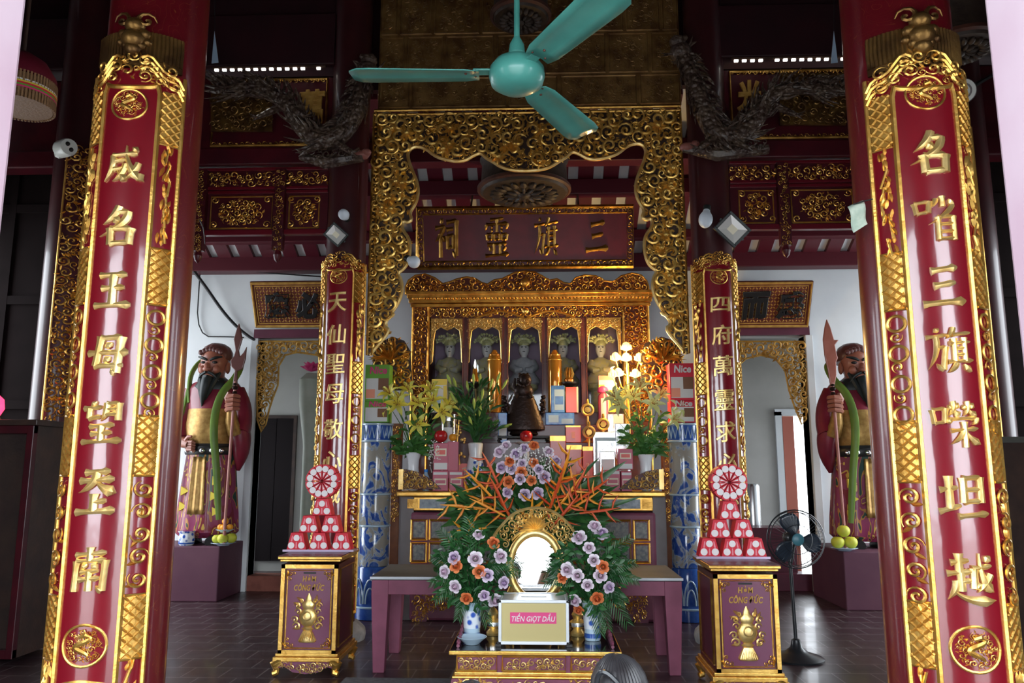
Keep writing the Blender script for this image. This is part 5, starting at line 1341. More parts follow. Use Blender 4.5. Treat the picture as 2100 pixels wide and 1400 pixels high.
# pink bottle
c = P(1237,830,9.3); root = empty('pink_bottle', (c.x,9.32,zC+.002), 'pink bottle with a round magenta cap below the rightmost niche', 'bottle')
zt1 = P(1237,800,9.32).z; m = MB(); m.lathe([(.055,zC+.002),(.06,zC+.02),(.06,zt1-.07),(.04,zt1-.04),(.04,zt1-.03)], 20, (c.x,9.32,0)); m.build('body', M['pink_box'], root)
m = MB(); m.lathe([(.06,zt1-.03),(.066,zt1),(.055,zt1+.03),(.02,zt1+.05)], 18, (c.x,9.32,0)); m.build('cap', M['magenta_print'], root)
m = MB(cyl_xf(c.x,9.32,.0605)); arc_panel(m, m.xf, -.03, .03, zC+.06, zt1-.10, 0, .002, 6); m.build('paper_label', M['white_print'], root)
# gold ring candlesticks
def ringstick(px, py, Y, zb, label):
    c = P(px, py, Y); r = 13*ppm(Y)
    root = empty('ring_candlestick', (c.x, Y, zb), label, 'candlestick')
    m = MB(); m.lathe([(.06,zb),(.065,zb+.012),(.025,zb+.03),(.014,zb+.06),(.014,c.z-r)], 18, (c.x,Y,0)); m.build('foot', M['gold'], root)
    m = MB(); m.tube([(c.x+r*.82*cos(t),Y,c.z+r*.82*sin(t)) for t in [2*pi*i/28 for i in range(29)]], r*.24, 8); m.build('ring', M['gold_pale'], root)
    m = MB(); m.lathe([(r*.45,-.012),(r*.5,0),(r*.45,.012)], 20, (c.x,Y,c.z), 0, Matrix.Rotation(pi/2,3,'X')); m.build('disc', M['gold_old'], root)
    m = MB(); m.tube([(c.x,Y,c.z+r*.9),(c.x,Y,c.z+r*1.3),(c.x,Y,c.z+r*1.7)], [.012,.016,.012], 8); m.build('spike', M['gold'], root)
ringstick(1205, 840, 9.12, zB+.002, 'gold ring candlestick, highest of the three on the right')
ringstick(1237, 870, 9.05, zB+.002, 'gold ring candlestick, rightmost of the three beside the silver foil packs')
ringstick(1208, 886, 8.93, ZA+.002, 'gold ring candlestick, lowest of the three behind the narrow coral box')
# short gold candle jar in front of coral boxes
c = P(1196, 960, 8.62); root = empty('gold_cup', (c.x, 8.64, ZA+.002), 'small gold and white cup in front of the coral boxes', 'cup')
m = MB(); m.lathe([(.035,ZA+.002),(.025,ZA+.03),(.03,ZA+.06),(.035,ZA+.18),(.03,ZA+.19)], 18, (c.x,8.64,0)); m.build('body', M['gold_pale'], root)
m = MB(); m.lathe([(.0355,ZA+.08),(.037,ZA+.09),(.037,ZA+.15),(.0355,ZA+.16)], 18, (c.x,8.64,0)); m.build('band', M['white'], root)
# silver foil packs
carton(1216,1272,885,958, 8.92, .05, 'chrome', 'foil_pack', 'big silver foil pack standing at the back of the right silver group', 'packet', [(.08,.92,.08,.90,'steel_blue'),(.16,.84,.5,.84,'chrome')], zb=ZA+.002)
carton(1246,1280,848,900, 9.04, .06, 'chrome', 'foil_pack', 'topmost silver foil pack on the lowest step at the right', 'packet', [(.35,.95,.5,.95,'white_print')], zb=zB+.002)
carton(1262,1292,868,925, 8.84, .05, 'chrome', 'foil_pack', 'crumpled silver foil pack next to the right lilies', 'packet', [(.3,.8,.1,.5,'white_print')], zb=ZA+.002)
carton(1230,1262,925,962, 8.74, .04, 'chrome', 'foil_pack', 'small silver foil pack behind the right pink boxes', 'packet', [(.1,.9,.1,.8,'white_print')], zb=ZA+.002)
# gilt blossom branch between the tin and the big vase
c = P(941,905,8.95); root = empty('gilt_branch', (c.x,8.95,ZA+.002), 'small gilt blossom branch standing between the silver tin and the lily bud vase', 'ornament')
m = MB(); m.lathe([(.05,ZA+.002),(.055,ZA+.02),(.02,ZA+.05)], 16, (c.x,8.95,0)); m.tube([(c.x,8.95,ZA+.03),(c.x+.02,8.94,ZA+.25),(c.x-.02,8.95,ZA+.5),(c.x+.01,8.95,P(941,832,8.95).z)], [.012,.011,.009,.006], 6); m.build('stem', M['gold'], root)
m = MB(); r_ = random.Random(15)
for k in range(34): m.ell((c.x+r_.uniform(-.08,.08), 8.93+r_.uniform(-.05,.03), r_.uniform(ZA+.2, P(941,832,8.95).z)), r_.uniform(.012,.02), 7, 5)
m.build('blossoms', M['gold_pale'], root)
# lotus lamp
M['lotus_glow'] = mat('lotus_glow', (1.0,.60,.15), .4, emit=.7)
c = P(1287, 765, 9.1); Yl = 9.10; x = P(1287,765,Yl).x
root = empty('lotus_lamp', (x, Yl, zB), 'glowing yellow lotus lamp with several bulbs on gold stems, right of the shrine niches', 'lamp')
m = MB(); m.lathe([(.09,zB+.001),(.10,zB+.02),(.04,zB+.05),(.02,zB+.10),(.018,P(1287,745,Yl).z)], 20, (x,Yl,0)); m.build('stem', M['gold'], root)
bulbs = [(1284,711,.05),(1262,732,.045),(1284,733,.05),(1311,733,.045),(1268,764,.045),(1303,766,.045),(1256,767,.035)]
for bx_, by_, r in bulbs:
    p = P(bx_, by_, Yl-.04); m = MB(); m.tube([(x,Yl,p.z-.22),(x+(p.x-x)*.7,Yl-.02,p.z-.16),(p.x,Yl-.04,p.z-.03)], .007, 6); arm = m.build('branch', M['gold'], root)
    m = MB(); m.lathe([(.01,p.z-.045),(r*.9,p.z-.02),(r*1.05,p.z+.01),(r*.7,p.z+.045),(.004,p.z+.06)], 14, (p.x,Yl-.04,0)); m.build('bulb', M['lotus_glow'], arm)
    for k in range(8):
        q = 2*pi*k/8; 
    m = MB(); 
    for k in range(8):
        q = 2*pi*k/8; a = Vector((p.x,Yl-.04,p.z-.04)); d = Vector((cos(q),sin(q),0))
        m.tube([a+d*.01, a+d*r*1.15+Vector((0,0,.02)), a+d*r*1.3+Vector((0,0,.06))], [.008,.014,.002], 5, flat=1)
    m.build('petals', M['lotus_glow'], arm)
for bx_, by_ in ((1284,728),(1287,768)):
    l = bpy.data.lights.new('lotus_bulb_light', 'POINT'); l.color = (1,.66,.25); l.energy = 9; l.shadow_soft_size = .06
    o = bpy.data.objects.new('lotus_bulb_light', l); COL.objects.link(o); o.location = P(bx_, by_, Yl-.16)
# ------------------------------------------------------------------ vases and flowers
cm('lily_yellow', (.80,.66,.05), rough=.5, col2=(.70,.70,.16), nscale=9); cm('lily_pale', (.72,.74,.32), rough=.5, col2=(.62,.66,.24), nscale=9); cm('lily_bud', (.42,.55,.10), rough=.5)
cm('rose_lavender', (.62,.50,.66), rough=.6, col2=(.74,.64,.74), nscale=14); cm('rose_orange', (.72,.19,.06), rough=.6, col2=(.8,.28,.10), nscale=14); cm('rose_white', (.80,.75,.79), rough=.6, col2=(.72,.60,.70), nscale=12); cm('rose_lavender_heart', (.45,.30,.52), rough=.6); cm('rose_orange_heart', (.62,.11,.03), rough=.6); cm('rose_white_heart', (.62,.42,.56), rough=.6); cm('rose_pink', (.75,.28,.42), rough=.6)
cm('heliconia', (.72,.13,.02), rough=.45, col2=(.62,.06,.02), nscale=7); cm('heliconia_gold', (.88,.42,.03), rough=.45, col2=(.85,.25,.02), nscale=7); cm('tiny_white', (.85,.87,.85), rough=.6); cm('stamen', (.35,.13,.03), rough=.6)
def long_leaf(mb, a, d, L, w, droop, up=Vector((0,-1,.3)), n=5, fold=.25, mi=0):
    """a real curved leaf blade with a folded midrib"""
    d = Vector(d).normalized(); up = up + Vector((sin(L*917)*.5, 0, sin(L*1553)*.5)); side = d.cross(up); side = side.normalized() if side.length > 1e-3 else Vector((1,0,0)); nn = side.cross(d)
    vs = []; p = Vector(a)
    for i in range(n+1):
        t = i/n; q = Vector(a) + d*L*t + Vector((0,0,-droop*L*t*t)); wv = w*sin(pi*min(1,(t*.93+.07)))**.8 if i < n else w*.02
        vs += [q-side*wv+nn*wv*fold, q, q+side*wv+nn*wv*fold, q-nn*.0025]
    fs = []
    for i in range(n):
        k = 4*i; fs += [(k,k+1,k+5,k+4),(k+1,k+2,k+6,k+5),(k+2,k+3,k+7,k+6),(k+3,k,k+4,k+7)]
    mb.add(vs, fs, mi)
def rand_dir(r_, el0=-.3, el1=1.2):
    q = r_.uniform(0,2*pi); e = r_.uniform(el0, el1); return Vector((cos(q)*cos(e), sin(q)*cos(e), sin(e)))
def rose_proto(mt, label, group, R=.05, name='rose'):
    root = empty(name, (0,0,-40), label, 'flower', group)
    m = MB(); r_ = random.Random(4); z0 = -40
    m.ell((0,0,z0+R*.05), (R*.22,R*.22,R*.45), 10, 7, 1)
    for ring, (n, rr, te, fl, hh) in enumerate(((3,.36,.24,.0,1.55),(4,.54,.32,.08,1.2),(5,.74,.40,.22,.92),(5,.92,.50,.42,.70))):
        for k in range(n):
            q = 2*pi*k/n + ring*.7 + r_.uniform(-.1,.1); vs = []; N = 5
            for j in range(N+1):
                v = j/N
                for i in range(N+1):
                    u = (i/N-.5)*2; ang = u*pi/n*1.22; vv = v*(1-.30*u*u*abs(u))
                    th = pi*(.97-(.97-te)*vv); f_ = fl*R*max(0,(vv-.6)/.4)**1.5
                    vs.append(((R*rr*sin(th)+f_)*cos(q+ang), (R*rr*sin(th)+f_)*sin(q+ang), z0+R*rr*hh*cos(th)-f_*.5))
            fs = [(j*(N+1)+i, j*(N+1)+i+1, (j+1)*(N+1)+i+1, (j+1)*(N+1)+i) for j in range(N) for i in range(N)]
            m.add(vs, fs, 1 if ring < 2 else 0)
    m.build('petals', [M[mt], M[mt+'_heart']], root, recalc=False)
    m = MB(); m.lathe([(.003,z0-R*1.9),(.004,z0-R*.9),(R*.30,z0-R*.55),(R*.42,z0-R*.30),(R*.30,z0-R*.1)], 9, (0,0,0)); m.build('calyx', M['leaf'], root)
    return root
_used = {}
def place(proto, loc, rot, label=None, s=1.0, group=None):
    if proto.name not in _used: _used[proto.name] = 1; o = proto
    else: o = copy_tree(proto)
    o.location = loc; o.rotation_euler = rot; o.scale = (s,s,s)
    if label: o['label'] = label
    if group: o['group'] = group
    return o
def face_dir(d):
    return Vector((0,0,1)).rotation_difference(Vector(d).normalized()).to_euler()
def lily_proto(mt, label, group, name='lily'):
    root = empty(name, (0,0,-40), label, 'flower', group); z0 = -40; m = MB()
    for k in range(6):
        q = 2*pi*k/6; L = .125; vs = []; N = 6
        for j in range(N+1):
            t = j/N; rad = .012+L*(t**1.2)*.95; h = .10*t - .075*t**3; wv = (.026 if k%2 else .020)*sin(pi*(.12+.88*t)) if j < N else .001
            for u in (-1,0,1): vs.append((rad*cos(q)-u*wv*sin(q), rad*sin(q)+u*wv*cos(q), z0+h+(.008 if u else 0)))
        fs = []
        for j in range(N):
            for i in range(2): fs.append((j*3+i, j*3+i+1, (j+1)*3+i+1, (j+1)*3+i))
        m.add(vs, fs)
    m.lathe([(.004,z0-.07),(.008,z0-.04),(.016,z0)], 8); m.build('petals', M[mt], root, recalc=False)
    m = MB()
    for k in range(6): 
        q = 2*pi*(k+.5)/6; m.tube([(0,0,z0),(.02*cos(q),.02*sin(q),z0+.06),(.03*cos(q),.03*sin(q),z0+.085)], .0018, 4); m.ell((.03*cos(q),.03*sin(q),z0+.087), (.005,.005,.009), 6, 4)
    m.build('stamens', M['stamen'], root)
    return root
def vase(c, prof, label, bands, name='flower_vase', mt='white', n=28):
    root = empty(name, c, label, 'vase'); m = MB(); m.lathe([(r, c[2]+z) for r, z in prof], n, (c[0],c[1],0)); m.build('body', M[mt], root)
    for z0, z1, bm_ in bands:
        pf = [(r, z) for r, z in prof]
        def rad(z):
            for (r0,a),(r1,b) in zip(pf, pf[1:]):
                if a <= z <= b and b > a: return r0+(r1-r0)*(z-a)/(b-a)
            return pf[-1][0]
        m = MB(); k = 5; m.lathe([(rad(z0)*.98,c[2]+z0)]+[(rad(z0+(z1-z0)*i/k)+.002, c[2]+z0+(z1-z0)*i/k) for i in range(k+1)]+[(rad(z1)*.98,c[2]+z1)], n, (c[0],c[1],0)); m.build('painted_band', M[bm_], root)
    return root
def flower_print():
    m = mat('blue_flower_glaze', (.78,.82,.86), .15, 0, .5); n, l, b = nodes_of(m)
    tc = n.new('ShaderNodeTexCoord'); vo = n.new('ShaderNodeTexVoronoi'); vo.inputs['Scale'].default_value = 22; r = n.new('ShaderNodeValToRGB'); e = r.color_ramp.elements
    e[0].position = .30; e[0].color = (.03,.10,.48,1); e[1].position = .52; e[1].color = (.75,.80,.86,1)
    l.new(tc.outputs['Object'], vo.inputs['Vector']); l.new(vo.outputs['Distance'], r.inputs[0]); l.new(r.outputs[0], b.inputs['Base Color']); return m
M['blue_flower'] = flower_print()
# big vase of green lily buds, left of centre
Yv = 8.74; x = P(975, 940, Yv).x
hv = P(975,908,Yv).z-ZA
vase((x,Yv,ZA+.002), [(.05,0),(.085,.02),(.105,hv*.30),(.10,hv*.45),(.070,hv*.75),(.085,hv*.98),(.07,hv),(.06,hv*.9)], 'white vase with blue flowers holding green lily buds, left of the censer', [(.02,hv*.62,'blue_flower')])
r_ = random.Random(61)
m = MB()
top = Vector((x,Yv,ZA+hv-.04)); tips = []
for k in range(30):
    px, py = r_.uniform(925,1035), r_.uniform(778,880); e = P(px, py, Yv+r_.uniform(-.12,.10)); mid = top.lerp(e,.5)+Vector((0,0,.04)); path = [top, mid, e]
    m.tube(path, [.005,.004,.003], 5); tips.append((e, (e-mid).normalized()))
    for j in range(7):
        t = r_.uniform(.15,.97); a = top.lerp(e, t)+Vector((0,0,.05*sin(pi*t))); d = (e-top).normalized()+rand_dir(r_,-.5,.8)*.8
        long_leaf(m, a, d, r_.uniform(.10,.2), r_.uniform(.009,.016), .25)
tag(m.build('lily_greenery', M['leaf_dark']), 'dark green lily stems and leaves in the blue flowered vase left of centre', 'greenery', kind='stuff')
bp = empty('lily_bud', (0,0,-40), 'closed pale green lily bud among the dark stems left of centre', 'flower bud', 'closed lily buds in the blue flowered vase')
m = MB(); m.lathe([(.004,-40),(.012,-39.97),(.018,-39.93),(.012,-39.89),(.002,-39.87)], 10); m.build('bud', M['lily_bud'], bp)
for e, d in tips[:18]: place(bp, e, face_dir(d))
# lily vases
def lily_vase(px, Y, pvt, side, seed, flowers, pale, zb=None):
    r_ = random.Random(seed); x = P(px, 940, Y).x; hv = P(px, pvt, Y).z-ZA
    vase((x,Y,ZA+.002), [(.045,0),(.065,.015),(.075,hv*.3),(.06,hv*.6),(.065,hv*.8),(.088,hv*.98),(.08,hv),(.05,hv*.7)], 'small white vase with blue base holding %s on the altar\'s %s' % ('yellow lilies' if not pale else 'pale yellow lilies', side), [(.01,hv*.42,'blue_flower')])
    top = Vector((x,Y,ZA+hv-.05)); m = MB()
    pr = lily_proto('lily_pale' if pale else 'lily_yellow', 'open %s lily in the %s vase on the altar' % ('pale yellow' if pale else 'bright yellow', side), 'open lilies in the %s vase' % side)
    for (fx_, fy_, ax_, az_) in flowers:
        e = P(fx_, fy_, Y+r_.uniform(-.10,.04)); d = Vector((ax_, -.9, az_)).normalized(); place(pr, e, face_dir(d), s=r_.uniform(.95,1.2))
        s = e-d*.06; m.tube([top, top.lerp(s,.55)+Vector((0,.02,.05)), s], [.006,.005,.004], 5)
    for k in range(26):
        e = P(px+r_.uniform(-52,52), r_.uniform(825,925), Y+r_.uniform(-.10,.10)); m.tube([top, top.lerp(e,.6)+Vector((0,0,.04)), e], [.004,.003,.002], 4)
        for j in range(7):
            t = r_.uniform(.2,1); a = top.lerp(e,t); long_leaf(m, a, (e-top).normalized()*.6+rand_dir(r_,-.4,.9), r_.uniform(.09,.17), r_.uniform(.013,.022), .3)
    tag(m.build('lily_foliage', M['leaf']), 'green lily leaves in the small white vase on the %s of the altar' % side, 'greenery', kind='stuff')
lily_vase(848, 8.70, 928, 'left', 62, [(795,835,-.6,.3),(822,818,-.2,.5),(815,830,.1,.2),(883,800,.1,.8),(888,822,-.1,.3),(920,830,.6,.2),(860,828,-.3,.5),(856,870,.1,.1),(905,845,.4,.0),(838,800,-.1,.8),(800,808,-.4,.7)], False)
lily_vase(1324, 8.70, 932, 'right', 63, [(1300,815,-.2,.6),(1285,812,-.5,.4),(1338,828,.1,.2),(1380,860,.3,.2),(1272,830,-.6,.2),(1355,812,.2,.8),(1312,795,.0,.9),(1390,835,.5,.5),(1262,815,-.6,.6)], True)
# white baby's breath between
def breath(cx, cy, Y, rx, ry, n, seed, label):
    r_ = random.Random(seed); m = MB()
    for k in range(n):
        q = r_.uniform(0,2*pi); t = sqrt(r_.random()); p = P(cx+rx*t*cos(q), cy+ry*t*sin(q), Y+r_.uniform(-.08,.08)); m.ell(tuple(p), .0075, 5, 3)
        if k % 3 == 0: m.tube([p, p+Vector((r_.uniform(-.03,.03),.03,-.08))], .0015, 3)
    tag(m.build('babys_breath', M['tiny_white']), label, 'flowers', kind='stuff')

# heliconia and rose arrangement on the long table, behind the mirror
YF = 6.72; ZTB = .745
x = P(1082, 1000, YF).x
vase((x,YF,ZTB+.002), [(.10,0),(.13,.02),(.15,.10),(.13,.22),(.16,.30),(.14,.30),(.1,.2)], 'dark bowl vase under the heliconia arrangement on the long table', [], 'flower_bowl', 'bronze')
r_ = random.Random(64); top = Vector((x,YF,ZTB+.30)); m = MB()
hp = empty('heliconia', (0,0,-40), 'orange heliconia spray fanning out behind the gold mirror', 'flower', 'orange heliconias behind the mirror'); z0 = -40
mm = MB()
for k in range(5):
    sg = 1 if k % 2 else -1; zk = z0-.16+.055*k
    mm.tube([(0,0,zk),(sg*.05,0,zk+.02),(sg*(.16-.014*k),0,zk+.07)], [.010,.017,.001], 6, flat=.6)
mm.tube([(0,0,z0-.2),(.004,0,z0),(0,0,z0+.12)], [.008,.012,.002], 6); mm.build('bracts', M['heliconia_gold'], hp)
mm = MB(); mm.tube([(0,0,z0-.40),(0,0,z0-.19)], .006, 5); mm.build('stem', M['leaf'], hp)
hp2 = copy_tree(hp); hp2['label'] = 'reddish heliconia spray fanning out behind the gold mirror'; hp2['group'] = 'reddish heliconias behind the mirror'
for ch in hp2.children:
    if ch.name.startswith('bracts'): ch.data = ch.data.copy(); ch.data.materials[0] = M['heliconia']
spots = [(1003,955,-.45,.9,1),(962,1018,-1,.35,0),(938,1038,-1,.10,0),(1018,1005,-.4,.8,1),(975,985,-.7,.7,0),(1040,1050,-.4,.6,1),(948,1088,-1,-.1,0),(990,1035,-.8,.4,0),(1145,990,.3,.9,1),(1170,1005,.6,.8,0),(1192,978,.5,1,1),(1205,1022,.8,.5,0),(1240,1045,1,.15,1),(1165,1040,.5,.6,1),(1130,1030,.2,.8,0),(1160,950,.3,1,0),(1222,1000,.9,.6,1),(1090,1045,.05,.8,0)]
for px, py, dx, dz, k in spots:
    e = P(px, py, YF-.12+r_.uniform(-.12,.10)); d = Vector((dx, -.15, dz)); place(hp2 if k else hp, e, (face_dir(d).to_matrix() @ Matrix.Rotation(r_.uniform(-.6,.6),3,'Z')).to_euler(), s=r_.uniform(.95,1.3))
# broad leaves, palm fans
for px, py, w in ((925,985,.028),(1280,940,.03),(1170,935,.028),(1265,990,.03),(1310,1012,.022),(1250,1065,.025),(1150,940,.03),(960,1000,.03),(1225,935,.025),(1235,960,.026)):
    e = P(px,py,YF+r_.uniform(-.1,.1)); d = e-top; long_leaf(m, top+d*.35, d, d.length*.68, w, .05, Vector((0,-1,.2)), 7)
for k in range(620):
    q = r_.uniform(0,2*pi); t = sqrt(r_.random()); px, py = 1085+165*t*cos(q), 1040+88*t*sin(q)
    e = P(px,py,YF+r_.uniform(-.10,.14)); d = (e-top); long_leaf(m, e-d.normalized()*.06, d.normalized()+rand_dir(r_,-.6,.6)*.6, r_.uniform(.10,.22), r_.uniform(.012,.03), .2)
tag(m.build('arrangement_leaves', M['leaf_dark']), 'long dark green leaves of the heliconia arrangement behind the gold mirror', 'greenery', kind='stuff')
rl = rose_proto('rose_lavender', 'lavender rose', None, .05); ro = rose_proto('rose_orange', 'orange rose', None, .046); rw = rose_proto('rose_white', 'pale rose', None, .052)
PR = {'l': rl, 'o': ro, 'w': rw}; NM = {'l': 'lavender', 'o': 'orange', 'w': 'pale pinkish white'}
def roses(lst, Y, cx, cz, label, grp, seed, spread=.22, s0=1.0):
    r_ = random.Random(seed)
    for px, py, k in lst:
        dx, dz = (px-cx)/70, (cz-py)/70
        yy = Y - spread*max(0, 1-.5*(dx*dx+dz*dz)) + r_.uniform(-.02,.02); e = P(px, py, yy); d = Vector((dx*.7, -1, dz*.6+.15))
        place(PR[k], e, face_dir(d), (NM[k]+' rose '+label), s0*r_.uniform(.66,.90), NM[k]+' roses '+grp)
roses([(1037,912,'w'),(1075,918,'l'),(1095,912,'o'),(1045,945,'o'),(1070,950,'l'),(1095,948,'o'),(1048,960,'l'),(1105,962,'l'),(1069,968,'o'),(1027,958,'l'),(1066,982,'l'),(1090,985,'o'),(1042,988,'o'),(1040,1010,'l'),(1076,1015,'l'),(1103,1012,'l'),(1117,978,'l'),(1142,944,'l'),(1126,925,'w'),(1023,925,'w'),(1058,930,'l')], YF-.05, 1080, 970, 'in the cluster above the gold mirror', 'above the gold mirror', 65)
breath(1085, 945, YF-.2, 52, 32, 150, 66, 'tiny white sprays around the roses above the gold mirror')
breath(890, 930, 8.62, 14, 30, 60, 67, 'tiny white sprays beside the left lily vase')
# two rose arrangements either side of the mirror on the low table
ZL = .39
def palm(m, a, d, L, r_, n=12):
    d = Vector(d).normalized(); side = d.cross(Vector((0,-1,.15))).normalized()
    m.tube([a, Vector(a)+d*L*.5, Vector(a)+d*L+Vector((0,0,-.05*L))], [.004,.003,.001], 4)
    for k in range(n):
        t = .15+.82*k/n; p = Vector(a)+d*L*t+Vector((0,0,-.05*L*t*t))
        for s in (-1,1): long_leaf(m, p, d*.9+side*s*(1.0-.3*t)+Vector((0,-.1,-.1)), L*.36*(1.05-t*.6), .0045, .2, Vector((0,-1,.3)), 3, .15)
def low_arr(px, Y, side, seed, lst, cpy, zv, vm, palms, label_v):
    r_ = random.Random(seed); x = P(px, 1280, Y).x
    vase((x,Y,ZL+.002), [(.055,0),(.06,.02),(.058,.06),(.066,.20),(.078,.26),(.07,.26),(.05,.1)], label_v, [(.02,.05,'cobalt'),(.08,.2,'blue_flower')], 'flower_vase', vm)
    top = Vector((x,Y,ZL+.24)); m = MB()
    for k in range(560):
        q = r_.uniform(0,2*pi); t = sqrt(r_.random()); e = P(px+82*t*cos(q), cpy+92*t*sin(q), Y+r_.uniform(-.16,.14)); d = e-top
        long_leaf(m, e-d.normalized()*.04, d.normalized()*.5+rand_dir(r_,-.7,.9), r_.uniform(.045,.09), r_.uniform(.009,.017), .25)
        if k % 6 == 0: m.tube([top, top.lerp(e,.6)+Vector((0,0,.03)), e], .003, 4)
    for ppx, ppy, L in palms:
        e = P(ppx, ppy, Y-.08); a = P(px+(ppx-px)*.25, cpy+(ppy-cpy)*.25, Y-.1); palm(m, a, e-a, (e-a).length*1.1, r_)
    tag(m.build('arrangement_leaves', M['leaf_palm']), 'green leaves and palm fronds of the rose arrangement on the %s of the low table' % side, 'greenery', kind='stuff')
    roses(lst, Y-.05, px, cpy, 'in the arrangement %s of the gold mirror' % side, '%s of the gold mirror' % side, seed+1, .20, .95)
low_arr(968, 5.86, 'left', 68, [(982,1095,'w'),(930,1143,'l'),(934,1160,'o'),(975,1145,'w'),(1028,1140,'w'),(983,1172,'o'),(1000,1180,'l'),(932,1203,'w'),(1034,1195,'l'),(993,1222,'l'),(956,1228,'o'),(1015,1232,'w'),(1013,1112,'o'),(910,1172,'w')], 1165, 0, 'pale_blue',
    [(905,1085,1),(888,1140,1),(885,1190,1),(895,1225,1),(1050,1150,1),(1062,1170,1),(960,1060,1),(1000,1270,1),(940,1262,1)], 'blue and white vase with the rose arrangement on the left of the low table')
low_arr(1215, 5.86, 'right', 70, [(1220,1077,'w'),(1187,1100,'w'),(1235,1092,'l'),(1208,1122,'w'),(1218,1148,'w'),(1237,1162,'o'),(1162,1168,'w'),(1152,1185,'o'),(1184,1180,'w'),(1232,1180,'w'),(1205,1200,'w'),(1178,1232,'w'),(1225,1228,'o'),(1186,1252,'o'),(1250,1205,'l')], 1165, 0, 'pale_blue',
    [(1290,1100,1),(1300,1150,1),(1305,1185,1),(1280,1230,1),(1120,1190,1),(1128,1165,1),(1285,1270,1),(1230,1290,1),(1245,1280,1)], 'blue and white vase with the rose arrangement on the right of the low table')
# ------------------------------------------------------------------ long table, low gilt table and what stands on it
cm('plum_wood', (.27,.075,.13), rough=.55, col2=(.22,.06,.105), nscale=7); cm('grey_top', (.13,.13,.13), rough=.5, col2=(.10,.10,.10), nscale=5); cm('table_edge', (.62,.66,.70), rough=.5)
cm('aluminium', (.72,.76,.80), rough=.35, metal=.35); cm('gold_card', (.55,.46,.20), rough=.5); cm('black_gloss', (.012,.012,.014), rough=.12, coat=.6)
YT = 6.45; tx0, tx1 = P(760,1185,YT).x, P(1400,1187,YT).x
tab = empty('offering_table', ((tx0+tx1)/2, YT+.4, 0), 'long plum wooden table with a grey top and pale edge, in front of the altar', 'table')
m = MB(); m.box(tx0, tx1, YT, YT+.82, .715, .743); m.build('tabletop', M['grey_top'], tab, smooth=False, bevel=.004)
m = MB(); m.box(tx0-.004, tx1+.004, YT-.006, YT-.0005, .722, .741); m.build('edge_strip', M['table_edge'], tab, smooth=False)
m = MB(); m.box(tx0+.03, tx1-.03, YT+.02, YT+.045, .60, .714); m.box(tx0+.03, tx1-.03, YT+.775, YT+.80, .60, .714); m.box(tx0+.02, tx0+.045, YT+.045, YT+.775, .60, .714); m.box(tx1-.045, tx1-.02, YT+.045, YT+.775, .60, .714); m.build('apron', M['plum_wood'], tab, smooth=False, bevel=.004)
for x in (tx0+.075, tx1-.075):
    for y in (YT+.075, YT+.745):
        m = MB(); vs = []
        for z, h in ((0,.045),(.60,.068),(.714,.068)): vs += [(x-h,y-h,z),(x+h,y-h,z),(x+h,y+h,z),(x-h,y+h,z)]
        fs = [(3,2,1,0),(8,9,10,11)]+[(4*k+i,4*k+(i+1)%4,4*k+4+(i+1)%4,4*k+4+i) for k in (0,1) for i in range(4)]
        m.add(vs, fs); m.build('leg', M['plum_wood'], tab, smooth=False, bevel=.005)
# low gilt table
YLt = 5.5; gx0, gx1 = P(920,1335,YLt).x, P(1276,1335,YLt).x; ZL = .39
low = empty('low_gilt_table', ((gx0+gx1)/2, 5.9, 0), 'low gilt carved table with a black glossy top at the bottom centre', 'table')
m = MB(); m.box(gx0+.01, gx1-.01, YLt+.01, 6.36, ZL-.02, ZL); m.build('top', M['black_gloss'], low, smooth=False)
m = MB()
for z0, z1, o in ((ZL-.03,ZL-.003,.0),(ZL-.17,ZL-.145,-.035),(ZL-.185,ZL-.17,-.02)): m.box(gx0-o, gx1+o, YLt-o, YLt+.05, z0, z1); m.box(gx0-o, gx0+.05, YLt+.05, 6.36, z0, z1); m.box(gx1-.05, gx1+o, YLt+.05, 6.36, z0, z1)
m.build('gold_edges', M['gold'], low, smooth=False, bevel=.006)
m = MB(); m.box(gx0+.05, gx1-.05, YLt+.04, 6.32, ZL-.20, ZL-.025); m.build('frame', M['mauve'], low, smooth=False)
for a, b in ((936,1018),(1030,1160),(1172,1262)):
    x0, x1 = P(a,1360,YLt).x, P(b,1360,YLt).x; m = MB(plane_xf(YLt+.04)); rim(m, [(x0,ZL-.135),(x1,ZL-.135),(x1,ZL-.04),(x0,ZL-.04)], .009, .01, 0, 5, True)
    fr_ = m.build('panel_frame', M['gold'], low); m = MB(plane_xf(YLt+.035)); scroll_fill(m, [(x0+.012,ZL-.128),(x1-.012,ZL-.128),(x1-.012,ZL-.047),(x0+.012,ZL-.047)], .014, .03, random.Random(a), 400, 0, .6, 0, .78, 2); m.build('panel_carving', M['gold_pale'], low)
m = MB(plane_xf(YLt+.02)); pz = [(gx0+.02,ZL-.185),(gx1-.02,ZL-.185),(gx1+.03,.0),(gx1-.14,.0),(gx1-.18,.10),(gx1-.35,.13),((gx0+gx1)/2,.09),(gx0+.35,.13),(gx0+.18,.10),(gx0+.14,.0),(gx0-.03,.0)]
m.prism(pz, -.06, 0, 1); scroll_fill(m, pz, .016, .042, random.Random(7), 1400, 0, .7, 0, .75, 2); m.build('carved_skirt', [M['gold_pale'], M['mauve']], low)
for x in (gx0+.06, gx1-.06): m = MB(); m.box(x-.05, x+.05, 6.20, 6.30, 0, ZL-.19); m.build('leg', M['gold'], low, smooth=False, bevel=.015)
for sg, x in ((1, gx0+.055), (-1, gx1-.055)):
    m = MB()
    for k in range(9): m.ell((x, 5.62+.07*k, ZL+.03+.012*k), (.016,.035,.02), 7, 5)
    m.tube([(x,5.58,ZL+.012),(x,6.25,ZL+.012)], .012, 6); m.build('beaded_rail', M['mauve'], low)
